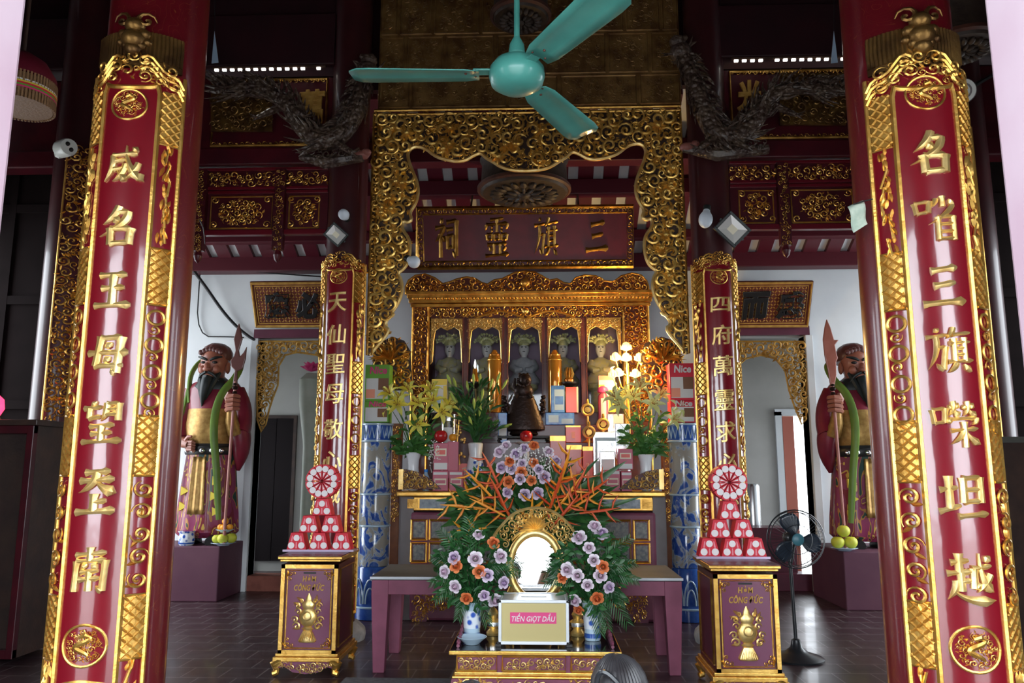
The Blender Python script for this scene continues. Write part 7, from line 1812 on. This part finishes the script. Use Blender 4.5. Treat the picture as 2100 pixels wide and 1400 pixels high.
def guardian(cpx, Y, sg, zbase, label, wlabel, blade):
    k = Y/1621*1.0; X0 = P(cpx, 900, Y).x
    Zp = lambda py: zbase + (1108-py)*(P(cpx,712,Y).z-zbase)/(1108-712)
    root = empty('guardian_statue', (X0, Y, zbase), label, 'statue')
    def ring(py, c, a, b, dy=0, fold=0, n=40): 
        return [(X0+sg*((c)*k) + (a*k)*cos(q)*(1+fold*cos(9*q+c)), Y+dy*k + b*k*sin(q)*(1+fold*cos(9*q+c)), Zp(py)) for q in [2*pi*i/n for i in range(n)]]
    R_ = [(1096,0,52,36,0,.04),(1085,0,63,46,0,.05),(1050,0,61,46,0,.045),(1010,0,57,44,0,.04),(970,0,53,42,0,.03),(940,0,50,42,0,.015),(932,0,49,42,-1,0),(922,0,50,43,-2,0),(912,0,51,45,-3,0),(895,0,52,48,-5,0),(872,0,52,47,-5,0),(852,0,52,42,-3,0),(842,0,53,38,-2,0),(820,0,57,36,0,0),(800,0,57,32,0,0),(788,0,48,28,0,0),(780,-1,26,22,0,0),(773,-2,19,20,-2,0),
          (768,-3,21,24,-5,0),(760,-3,25,29,-6,0),(748,-3,27,31,-6,0),(736,-3,27,31,-5,0),(724,-3,25,29,-4,0),(716,-3,18,22,-3,0),(712,-3,6,8,-3,0)]
    mats_ = [M['robe_pattern'], M['robe_red'], M['belly_gold'], M['statue_skin'], M['black']]
    m = MB(); n = 40
    rings = [ring(*r) for r in R_]; m.loft(rings)
    idx = []
    for i in range(len(R_)-1):
        py = R_[i][0]; idx += [0 if py > 935 else 4 if py > 915 else 2 if py > 845 else 1 if py > 781 else 3]*n
    idx += [0, 3]; m.m = idx
    def G(px, py, dy): return Vector((X0+sg*(px-435)*k, Y+dy*k, Zp(py)))
    st = len(m.f)      # nose, cheeks, eyes, mouth, ears belong to the body
    m.ell(G(430,757,-38), (6*k,8*k,9*k), 10, 7, 3); m.ell(G(430,762,-39), (9*k,6*k,5*k), 10, 6, 3)
    for s in (-1,1):
        m.ell(G(432+s*14,762,-30), (9*k,8*k,9*k), 10, 7, 3); m.ell(G(432+s*12,748,-33.5), (6*k,4*k,3*k), 10, 6, 4); m.ell(G(432+s*29,756,-6), (5*k,8*k,13*k), 10, 7, 3)
    m.tube([G(418,776,-33),G(431,773,-37),G(444,776,-33)], 3*k, 6, 3)
    m.build('body', mats_, root, recalc=True)
    b = MB()
    for s in (-1,1): b.tube(*rounded([G(432+s*3,744,-38),G(432+s*13,739,-38),G(432+s*25,736,-29)], [2*k,3.5*k,1.5*k]), 6); b.tube(*rounded([G(431+s*2,768,-40),G(431+s*14,774,-37),G(431+s*22,786,-30)], [3*k,3*k,1*k]), 6)
    b.tube(*rounded([G(431,778,-34),G(430,795,-40),G(427,815,-42),G(424,838,-38)], [11*k,11*k,8*k,1*k]), 9)
    for s in (-1,1): b.tube(*rounded([G(432+s*18,768,-22),G(431+s*15,785,-33),G(429+s*10,805,-39),G(426+s*5,825,-38)], [5*k,6*k,5*k,1*k]), 7)
    b.build('beard', M['beard'], root)
    h = MB()
    rg = [(742,-2,30,33,1),(732,-2,31,35,0),(722,-2,30,34,0),(712,-2,25,29,0),(705,-2,14,18,0),(703,-2,3,4,0)]
    h.loft([[(X0+sg*(c*k)+a*k*cos(q)*(1+.03*cos(12*q)), Y+(dy+4)*k+b_*k*sin(q)*(1+.03*cos(12*q)), Zp(py)+ (7*k*sin(q) if i == 0 else 0)*-1) for q in [2*pi*j/48 for j in range(48)]] for i, (py,c,a,b_,dy) in enumerate(rg)])
    for j in range(7): h.ell(G(412+j*7,727-6*sin(pi*j/6),-30), (6*k,5*k,6*k), 8, 6)
    h.build('cap', M['statue_hair'], root)
    c = MB(); c.loft([ring(*r) for r in ((803,0,40,34,-3,0),(796,0,44,34,-3,0),(786,-1,36,30,-3,0),(778,-1,24,26,-3,0))]); c.build('collar', M['beard'], root)
    bt = MB(); bt.loft([ring(*r) for r in ((934,0,51.5,44.5,-1.5,0),(931,0,53,46,-2,0),(920,0,53,47,-2,0),(917,0,51.5,45.5,-2,0))]); 
    belt = bt.build('belt', M['black'], root)
    bb = MB()
    for q in (-2.3,-1.95,-1.57,-1.2,-.85): bb.ell((X0+53*k*cos(q), Y-2*k+47*k*sin(q), Zp(926)), (6*k,4*k,5*k), 9, 6)
    bb.build('buckle', M['steel'], belt)
    # front apron panel and leaf tongues of the robe
    a = MB(); 
    a.grid(lambda u, v: (X0+sg*(-6+ (u-.5)*(34-8*v))*k, Y-(43+5*(1-v)+1.5*cos(u*14))*k, Zp(938+110*(1-v) if False else 938+(1-v)*112)), 12, 10); ap_ = a.build('front_apron', M['belly_gold'], root, recalc=False); sm = ap_.modifiers.new('thickness','SOLIDIFY'); sm.thickness = .012
    for px, pyy in ((466,985),(464,1015),(468,1045),(402,1005),(400,1035)):
        dq = 45*sqrt(1-((px-435)/59)**2)
        a = MB(plane_xf(Y)); a.prism([(G(px-9*sg,pyy,0).x, G(px,pyy+9,0).z),(G(px+8*sg,pyy,0).x, G(px,pyy,0).z),(G(px-9*sg,pyy,0).x, G(px,pyy-9,0).z)], (dq-4)*k, (dq+3)*k); a.build('robe_tongue', M['yellow_print'], root)
    # sleeves, bracer and the hand on the pole
    s_ = MB(); s_.tube(*rounded([G(482,802,-2),G(497,835,-4),G(500,868,-10),G(498,890,-20)], [16*k,18*k,20*k,22*k]), 14)
    s_.tube(*rounded([G(498,885,-18),G(502,905,-14),G(500,935,-8),G(494,965,-4)], [21*k,20*k,16*k,4*k]), 12); s_.build('sleeve', M['robe_red'], root)
    s_ = MB(); s_.tube(*rounded([G(386,802,-2),G(375,840,-4),G(372,880,-12),G(384,905,-30)], [16*k,18*k,19*k,16*k]), 14); s_.build('sleeve', M['robe_red'], root)
    f = MB(); f.tube([G(494,892,-30),G(490,868,-42),G(491,845,-50)], [15*k,13*k,9*k], 12); f.build('bracer', M['belly_gold'], root)
    hd = MB(); hd.tube([G(491,850,-49),G(492,838,-53),G(494,826,-54)], [8*k,11*k,9*k], 10)
    for i in range(4):
        z = 819+i*8.2; L = (0,1.5,1,-1)[i]
        hd.tube([G(484,z+3,-56),G(490,z+1,-66-L),G(501,z,-68-L),G(509,z+1,-60),G(508,z+2,-54)], [5*k,4.6*k,4.4*k,4*k,3*k], 7)
    hd.tube([G(488,836,-54),G(484,822,-60),G(490,812,-64)], [5.5*k,5*k,3.6*k], 7); hd.build('hand', M['statue_skin'], root)
    hd = MB(); hd.tube([G(386,904,-31),G(396,912,-44),G(408,915,-50)], [9*k,10*k,8*k], 10)
    for i in range(4): hd.tube([G(404,909+i*5,-50),G(416,909+i*5,-54),G(421,912+i*5,-50)], [4*k,3.6*k,2.5*k], 6)
    hd.tube([G(400,906,-48),G(408,899,-54),G(415,899,-55)], [4.5*k,4*k,3*k], 6); hd.build('hand', M['statue_skin'], root)
    r = MB()
    r.tube(*rounded([G(390,830,-20),G(384,800,-14),G(380,765,0),G(392,737,16),G(412,732,24)], [6*k,7*k,7*k,6*k,4*k]), 10, flat=.6); r.tube(*rounded([G(452,735,24),G(474,737,16),G(488,752,0),G(480,785,-20),G(464,808,-36),G(457,850,-50),G(460,900,-56),G(467,950,-52),G(473,1010,-50),G(478,1060,-50)], [4*k,6*k,7*k,8*k,8*k,8*k,8*k,7*k,7*k,5*k]), 10, flat=.6)
    r.tube(*rounded([G(384,800,-14),G(378,850,-18),G(374,900,-26),G(372,960,-30),G(376,1040,-30)], [7*k,7*k,7*k,6*k,4*k]), 10, flat=.6); r.build('ribbon', M['ribbon_green'], root)
    for px in (408,462):
        bo = MB(); bo.tube([G(px,1106,10),G(px,1100,-20),G(px,1102,-52)], [14*k,15*k,9*k], 12); bo.tube([G(px,1100,0),G(px,1082,2)], [15*k,16*k], 12); bo.build('boot', M['black'], root)
    # polearm resting on the plinth, through the hand
    px_ = 499; base = G(px_-4,1106.5,-60); top = G(px_+1,790,-60)
    w_ = empty('polearm', tuple(base), wlabel, 'polearm'); q = MB(); q.tube([base, top], 3.2*k, 8); q.build('shaft', M['pole_red'], w_)
    def V2(pts): return [(G(px,py,0).x, G(px,py,0).z) for px, py in pts]
    yb = G(0,0,-60).y; q = MB(plane_xf(yb))
    if blade: pts = [(497,800),(504,800),(507,770),(512,735),(513,705),(508,680),(503,664),(497,680),(491,706),(482,706),(490,716),(488,735),(486,742),(490,750),(491,775)]
    else: pts = [(495,800),(505,800),(503,770),(514,765),(519,745),(520,720),(514,732),(507,740),(504,728),(510,705),(506,688),(501,672),(496,688),(492,705),(497,728),(494,740),(488,748),(490,760),(498,768)]
    q.prism(V2(pts), -2.5*k, 2.5*k); q.build('blade', M['blade_red'] if blade else M['statue_hair'], w_, smooth=False, bevel=1.5*k)
    q = MB(); 
    for py, rr in ((803,6.5),(812,5),(796,5)): q.ell(G(px_+1,py,-60), (rr*k,rr*k,rr*k*.7), 10, 6)
    q.build('ferrule', M['bronze'], w_)
def plinth(pxf, pys, Y0, Y1, sg, xo, label):
    x = P(pxf, pys, Y0).x; zt = P(pxf, 1120 if sg < 0 else 1131, Y0).z
    a, b = (x-xo, x) if sg < 0 else (x, x+xo)
    return tag(MB().box(a, b, Y0, Y1, 0, zt).build('statue_plinth', M['plinth'], smooth=False, bevel=.012), label, 'plinth'), zt, a, b
_, zl, pa, pb = plinth(447, 1180, 9.72, 10.5, -1, 1.05, 'plum painted plinth under the left guardian statue')
_, zr2, qa, qb = plinth(1733, 1190, 9.40, 10.5, 1, 1.05, 'plum painted plinth under the right guardian statue')
guardian(436, 10.15, 1, zl+.003, 'bearded guardian statue in red robe and gold belly armour on the left plinth', 'dark polearm with a barbed head held by the left guardian statue', False)
guardian(1758, 10.0, -1, zr2+.003, 'bearded guardian statue on the right plinth, half hidden by the big right column', 'reddish broad-bladed polearm held by the right guardian statue', True)
# offerings on the plinths
Yo = 9.83
x = P(383,1100,Yo).x; root = empty('incense_jar', (x,Yo,zl+.002), 'small blue and white incense jar on the left plinth', 'jar'); rr = 16*Yo/1621
m = MB(); m.lathe([(rr*.8,zl+.002),(rr*.95,zl+.02),(rr,zl+.08),(rr*.92,zl+.15),(rr*1.08,zl+.17),(rr*1.05,zl+.175),(rr*.8,zl+.15),(.01,zl+.14)], 24, (x,Yo,0)); m.build('body', M['blue_flower'], root)
m = MB(); m.lathe([(rr*.97,zl+.022),(rr*1.0,zl+.03),(rr*1.0,zl+.04)], 24, (x,Yo,0)); m.build('blue_line', M['cobalt'], root)
def plate(x, Y, z, r, label):
    root = empty('fruit_plate', (x,Y,z), label, 'plate'); m = MB(); m.lathe([(r*.5,z),(r*.55,z+.008),(r,z+.03),(r*.98,z+.034),(r*.5,z+.014),(.01,z+.012)], 28, (x,Y,0)); m.build('dish', M['pale_blue'], root); return z+.014
x = P(457,1105,Yo).x; zp = plate(x, Yo+.02, zl+.002, .15, 'pale plate of yellow pomelos on the left plinth')
for i, (dx, dy, lab) in enumerate(((-.085,.0,'left yellow pomelo on the plate on the left plinth'),(.012,-.055,'front yellow pomelo on the plate on the left plinth'),(.085,.04,'right yellow pomelo on the plate on the left plinth'))):
    fruit(x+dx, Yo+.02+dy, zp+.004, .066 if i else .058, 'pomelo', 'pomelo', lab, 'pomelo', 'pomelos on the left plinth')
zq = plate(x+.012, Yo+.02, zp+.145, .11, 'small upper plate of oranges resting on the pomelos of the left plinth')
for dx, dy, dz, lab in ((-.055,0,0,'left small orange on the upper plate on the left plinth'),(.06,0,0,'right small orange on the upper plate on the left plinth'),(.0,-.045,.0,'front small orange on the upper plate on the left plinth'),(.0,.0,.07,'topmost small orange of the pile on the left plinth')):
    fruit(x+.012+dx, Yo+.02+dy, zq+.003+dz, .042, 'orange_peel', 'orange', lab, 'orange', 'oranges on the left plinth')
Yo = 9.52; x = P(1731,1110,Yo).x; zp = plate(x, Yo, zr2+.002, .15, 'pale blue plate of three stacked pomelos on the right plinth')
for dx, dy, dz, lab in ((-.074,0,0,'left lower pomelo of the three on the right plinth'),(.078,0,0,'right lower pomelo of the three on the right plinth'),(.0,.0,.128,'top pomelo balanced on two others on the right plinth')):
    fruit(x+dx, Yo+dy, zp+.004+dz, .075, 'pomelo', 'pomelo', lab, 'pomelo', 'pomelos on the right plinth')
# ------------------------------------------------------------------ lamps, cameras, cables and small hanging things
cm('lamp_white', (.70,.78,.86), rough=.35); cm('flood_case', (.02,.025,.025), rough=.4, metal=.3); cm('flood_glass', (.80,.82,.78), rough=.08, coat=1.0, metal=.3); cm('flood_led', (.85,.80,.60), rough=.4); cm('cable', (.012,.012,.014), rough=.6); cm('cctv_white', (.72,.75,.70), rough=.4)
def floodlight(px, py, Y, s, rot, tilt, yaw, label):
    c = P(px, py, Y); root = empty('floodlight', tuple(c), label, 'floodlight')
    Mx = Matrix.Translation(c) @ Matrix.Rotation(yaw,4,'Z') @ Matrix.Rotation(tilt,4,'X') @ Matrix.Rotation(rot,4,'Y')
    f = lambda a, b, d: tuple(Mx @ Vector((a, -d, b)))
    m = MB(f); h = s/2
    m.box(-h, h, -h*.85, h*.85, -.06, 0); 
    for (a,b,c_,d_) in ((-h,h,-h*.85,-h*.65),(-h,h,h*.65,h*.85),(-h,-h*.8,-h*.65,h*.65),(h*.8,h,-h*.65,h*.65)): m.box(a,b,c_,d_,0,.018)
    m.build('housing', M['flood_case'], root, smooth=False, bevel=.004)
    m = MB(f); m.add([(-h*.8,-h*.65,.012),(h*.8,-h*.65,.012),(h*.8,h*.65,.012),(-h*.8,h*.65,.012),(-h*.3,-h*.25,-.0),(h*.3,-h*.25,-.0),(h*.3,h*.25,-.0),(-h*.3,h*.25,-.0)], [(0,1,5,4),(1,2,6,5),(2,3,7,6),(3,0,4,7)]); m.build('reflector', M['flood_glass'], root, smooth=False, recalc=False)
    m = MB(f); m.box(-h*.3,h*.3,-h*.25,h*.25,.0,.002); m.build('led_plate', M['flood_led'], root, smooth=False)
    m = MB(f); m.tube([(-h*1.05,0,-.03),(-h*1.05,0,-.12),(h*1.05,0,-.12),(h*1.05,0,-.03)], .010, 6); m.build('bracket', M['flood_case'], root)
floodlight(689, 481, 7.28, .19, radians(40), radians(16), radians(8), 'small black floodlight on the left inner column')
floodlight(1502, 470, 7.22, .27, radians(45), radians(16), radians(-6), 'larger black floodlight on the right inner column')
def bulb(px, py, Y, r, label, long=1.0, dz=(0,0,1)):
    c = P(px, py, Y); d = Vector(dz).normalized(); root = empty('light_bulb', tuple(c), label, 'bulb')
    q = Vector((0,0,1)).rotation_difference(d).to_matrix()
    m = MB(); pf = [(.002,-r*long)]+[(r*sin(pi*i/12), -r*long*cos(pi*i/12)) for i in range(1,10)]+[(r*.55,r*long*.95),(r*.5,r*long*1.15)]
    m.lathe(pf, 20, tuple(c), 0, q); m.build('globe', M['lamp_white'], root)
    m = MB(); m.lathe([(r*.5,r*long*1.15),(r*.55,r*long*1.2),(r*.55,r*long*1.7),(r*.3,r*long*1.8)], 14, tuple(c), 0, q); m.build('socket', M['flood_case'], root)
bulb(705, 440, 7.40, .055, 'white bulb above the small floodlight on the left inner column', 1.2, (.1,.9,-.1))
bulb(849, 537, 7.45, .062, 'round white bulb hanging at the inner edge of the gilt gate', 1.0, (-.8,.3,.5))
bulb(1447, 450, 7.38, .068, 'white capsule bulb left of the larger floodlight on the right inner column', 1.35, (.2,.3,1))
# bullet camera on the left, round speaker on the right
c = P(135, 303, 7.0); root = empty('security_camera', tuple(c), 'small white security camera on the far left column', 'camera')
q = Vector((0,0,1)).rotation_difference(Vector((.75,-.6,-.15)).normalized()).to_matrix()
m = MB(); m.lathe([(.03,-.14),(.075,-.13),(.085,-.10),(.085,.06),(.075,.09),(.01,.095)], 22, tuple(c), 0, q); m.build('body', M['cctv_white'], root)
m = MB(); 
for s in (-1,1): 
    e = c+q@Vector((.03*s,.0,.092)); m.ell(tuple(e), (.022,.02,.022), 10, 7)
m.build('lens', M['black'], root)
m = MB(); m.tube([tuple(c+Vector((-.05,.04,.0))), tuple(c+Vector((-.13,.10,.02))), tuple(c+Vector((-.16,.16,.0)))], [.03,.035,.05], 8); m.build('bracket', M['cctv_white'], root)
c = P(1974, 187, 5.4); root = empty('round_speaker', tuple(c), 'round white speaker high up beside the right foreground column', 'speaker')
q = Vector((0,0,1)).rotation_difference(Vector((-.35,-.9,-.3)).normalized()).to_matrix()
m = MB(); m.lathe([(.05,-.12),(.085,-.09),(.09,.0),(.082,.008)], 28, tuple(c), 0, q); m.build('housing', M['stone'], root)
m = MB(); 
for r0, r1 in ((.060,.084),): m.lathe([(r0,.004),(r0,.012),(r1,.012),(r1,.004)], 28, tuple(c), 0, q)
m.lathe([(.004,.006),(.045,.010),(.050,.006)], 24, tuple(c), 0, q); m.build('white_rings', M['cctv_white'], root)
m = MB(); m.lathe([(.004,.010),(.028,.013),(.030,.008)], 18, tuple(c), 0, q); m.build('cone', M['steel_blue'], root)
m = MB(); m.tube([tuple(c+Vector((.02,.10,0))), tuple(c+Vector((.05,.3,.1))), tuple(c+Vector((.10,1.2,.25))), tuple(P(2042,150,7.5))], .02, 6); m.build('arm', M['flood_case'], root)
# cables and conduits on the left wall
def cable(pts, r, label, Ys=None):
    path = [P(x, y, Y) for x, y, Y in pts]; q = [path[0]]
    for _ in range(2):
        q = [path[0]]
        for a, b in zip(path, path[1:]): q += [a*.75+b*.25, a*.25+b*.75]
        q.append(path[-1]); path = q
    tag(MB().tube(path, r, 6).build('cable', M['cable']), label, 'cable')
cable([(398,556,10.3),(425,592,10.4),(452,632,10.45),(480,665,10.5),(510,690,10.5),(523,697,10.5)], .022, 'thick black cable sagging across the white wall above the left guardian')
cable([(410,560,10.48),(402,690,10.52),(470,690,10.52),(500,692,10.52)], .009, 'thin dark conduit framing the white wall behind the left guardian')
cable([(405,556,10.35),(500,556,10.4),(600,563,10.42),(672,568,10.42)], .010, 'thin dark wire along the eave beam above the left lattice sign')
cable([(410,452,4.2),(414,460,4.8),(418,472,5.8),(420,500,7.5)], .004, 'thin tan wire looping off the left foreground column')
# banknote tucked in a string on the right column
Yb = 3.46; root = empty('banknote', tuple(P(1757,440,Yb)), 'pale green banknote tucked under a string on the right foreground column', 'banknote')
a, b, c_, d_ = [P(x,y,Yb-.0) for x, y in ((1738,424),(1768,412),(1778,460),(1751,477))]
m = MB(); m.grid(lambda u, v: tuple((a*(1-u)+b*u)*(1-v)+(d_*(1-u)+c_*u)*v + Vector((0,-.012*sin(v*6.0)-.01*u,0))), 6, 8); nt = m.build('paper', mat('note_green', (.50,.58,.48), .7, col2=(.36,.46,.38), nscale=30), root, recalc=False); sm = nt.modifiers.new('thickness','SOLIDIFY'); sm.thickness = .001
cable([(1790,408,3.40),(1765,414,3.43),(1742,422,3.47)], .003, 'thin string holding the banknote on the right foreground column')
# ceremonial parasol top left
c = P(45, 150, 5.0); x, y, z = c.x, 5.0, P(45,222,5.0).z; r = P(108,150,5.0).x-c.x
root = empty('ceremonial_parasol', (x,y,z), 'fringed ceremonial parasol with coloured bands hanging at the upper left', 'parasol')
cm('fringe_tan', (.30,.17,.08), rough=.6, bump=.6, bscale=60); cm('parasol_red', (.14,.006,.02), rough=.6)
k = ppm(5.0)
m = MB(); m.lathe([(r*1.0,z+62*k),(r*.98,z+80*k),(r*.7,z+112*k),(r*.2,z+135*k),(.01,z+140*k)], 32, (x,y,0)); m.build('canopy', M['parasol_red'], root)
m = MB()
for i in range(64):
    q_ = 2*pi*i/64
    for z0, z1 in ((z,z+24*k),(z+38*k,z+64*k)): m.tube([(x+r*cos(q_),y+r*sin(q_),z0),(x+r*.99*cos(q_),y+r*.99*sin(q_),z1)], .009, 4)
m.lathe([(r*.95,z+2*k),(r*.97,z+60*k)], 32, (x,y,0)); m.build('fringe', M['fringe_tan'], root)
for i, mt in enumerate(('magenta_print','green_print','red_print','yellow_print','white_print')):
    m = MB(); m.lathe([(r*.97,z+(23+i*4)*k),(r*1.03,z+(23.3+i*4)*k),(r*1.03,z+(26.6+i*4)*k),(r*.97,z+(27+i*4)*k)], 32, (x,y,0)); m.build('coloured_band', M[mt], root)
m = MB(); m.tube([(x,y,z+139*k),(x,y,z+1.6)], .012, 6); m.build('hanging_pole', M['dark_wood'], root)
# pale blue triangles standing in for daylight gaps by the column tops
for px, lab in ((441,'small pale blue pennant hanging beside the left foreground column'),(1711,'small pale blue pennant hanging beside the right foreground column')):
    Y = 7.4; m = MB(plane_xf(Y)); t = P(px-1,64,Y); a = P(px-7,130,Y); b = P(px+7,128,Y)
    m.prism([(a.x,a.z),(b.x,b.z),(t.x,t.z)], -.004, .004); root = empty('pennant', tuple(t), lab, 'pennant'); m.build('cloth', M['pale_blue_print'], root, smooth=False)
    m = MB(); m.tube([tuple(t), tuple(P(px,-60,7.45))], .004, 5); m.build('cord', M['cable'], root)
# paper lotus on a stand in the left doorway
Y = 10.9; x = P(640,760,Y).x; zl_ = P(640,757,Y).z
root = empty('paper_lotus', (x,Y,0), 'magenta paper lotus on a tall pale post in the left back doorway', 'paper flower')
m = MB()
for ring, (n_, rr, el) in enumerate(((6,.10,1.1),(8,.15,.65),(9,.17,.15))):
    for i in range(n_):
        q_ = 2*pi*i/n_+ring*.4; d = Vector((cos(q_)*cos(el), sin(q_)*cos(el), sin(el))); long_leaf(m, (x,Y,zl_-.03), d, rr, .05, -.25, Vector((0,0,1)), 5, .4)
m.build('petals', M['magenta_print'], root)
m = MB(); m.lathe([(.10,.0),(.11,.04),(.085,.08),(.08,1.9),(.09,2.0),(.16,zl_-.50),(.17,zl_-.15),(.08,zl_-.06)], 20, (x,Y,0)); m.build('post', mat('pale_green_post', (.42,.45,.38), .6, col2=(.34,.38,.30), nscale=5), root)
# steel cylinder and dried branches in the right doorway
Y = 11.75; x = P(1542,1035,Y).x; zt2 = P(1542,992,Y).z
lathe_thing([(.11,0),(.12,.02),(.12,zt2-.04),(.10,zt2),(.02,zt2+.01)], (x,Y,0), 'steel', 'steel_canister', 'tall steel canister standing in the right back doorway', 'canister')
Y = 11.0; x = P(1556,1090,Y).x; tag(MB().box(x-.2, x+.5, Y, Y+.5, 0, P(1556,1082,Y).z).build('storage_chest', M['maroon'], smooth=False, bevel=.01), 'dark red chest low in the right back doorway behind the standing fan', 'chest')
# side shrine cabinet at the far left edge, with a small red lamp
Yc = 6.6; xa = P(48,1100,Yc).x
root = empty('side_cabinet', (xa-.5, Yc+.3, 0), 'dark glazed wooden cabinet at the far left edge behind the foreground column', 'cabinet')
zc1 = P(20,872,Yc).z
m = MB(); m.box(xa-1.0, xa, Yc+.06, Yc+.6, .05, zc1); m.build('carcass', M['dark_wood'], root, smooth=False)
m = MB()
for a_ in (xa-1.0, xa-.53, xa-.06): m.box(a_, a_+.06, Yc, Yc+.06, .05, zc1)
for z0 in (.05, zc1-.07): m.box(xa-1.0, xa, Yc+.002, Yc+.058, z0, z0+.07)
m.build('door_frame', M['lacquer_dark'], root, smooth=False, bevel=.004)
for a_ in (xa-.94, xa-.47): m = MB(); m.box(a_, a_+.41, Yc+.03, Yc+.034, .12, zc1-.07); m.build('glass_pane', M['glass'], root, smooth=False)
m = MB(); m.box(xa-1.05, xa+.04, Yc-.03, Yc+.62, zc1, zc1+.05); m.build('top', M['dark_wood'], root, smooth=False, bevel=.006)
rl_ = mat('red_lamp_glow', (1,.02,.06), .4, emit=1.5); x = P(-4,818,Yc+.2).x
root = empty('altar_lamp', (x,Yc+.2,zc1+.05), 'small glowing red lamp on the cabinet at the far left edge', 'lamp'); m = MB(); m.lathe([(.05,zc1+.051),(.03,zc1+.08),(.03,zc1+.10)], 16, (x,Yc+.2,0)); m.build('foot', M['gold_old'], root)
m = MB(); m.lathe([(.03,zc1+.10),(.06,zc1+.16),(.05,zc1+.24),(.01,zc1+.28)], 16, (x,Yc+.2,0)); m.build('globe', rl_, root)
# cupboard on the right edge behind the column
Yc = 6.6; xa = P(2046,1000,Yc).x; zt3 = P(2060,895,Yc).z
root = empty('side_cabinet', (xa+.5, Yc+.3, 0), 'grey green cupboard at the far right edge behind the foreground column', 'cabinet')
m = MB(); m.box(xa, xa+1.0, Yc, Yc+.5, .03, zt3); m.build('carcass', mat('grey_green_cupboard', (.10,.10,.085), .6, col2=(.07,.07,.06), nscale=4), root, smooth=False, bevel=.006)
for i in range(2): m = MB(); m.box(xa+.03+.48*i, xa+.49+.48*i, Yc-.02, Yc-.001, .10, zt3-.05); dd = m.build('door', M['dark_wood'], root, smooth=False, bevel=.004); m = MB(); m.ell((xa+.45+.10*i,Yc-.035,zt3*.55), .018, 8, 6); m.build('knob', M['gold_old'], dd)
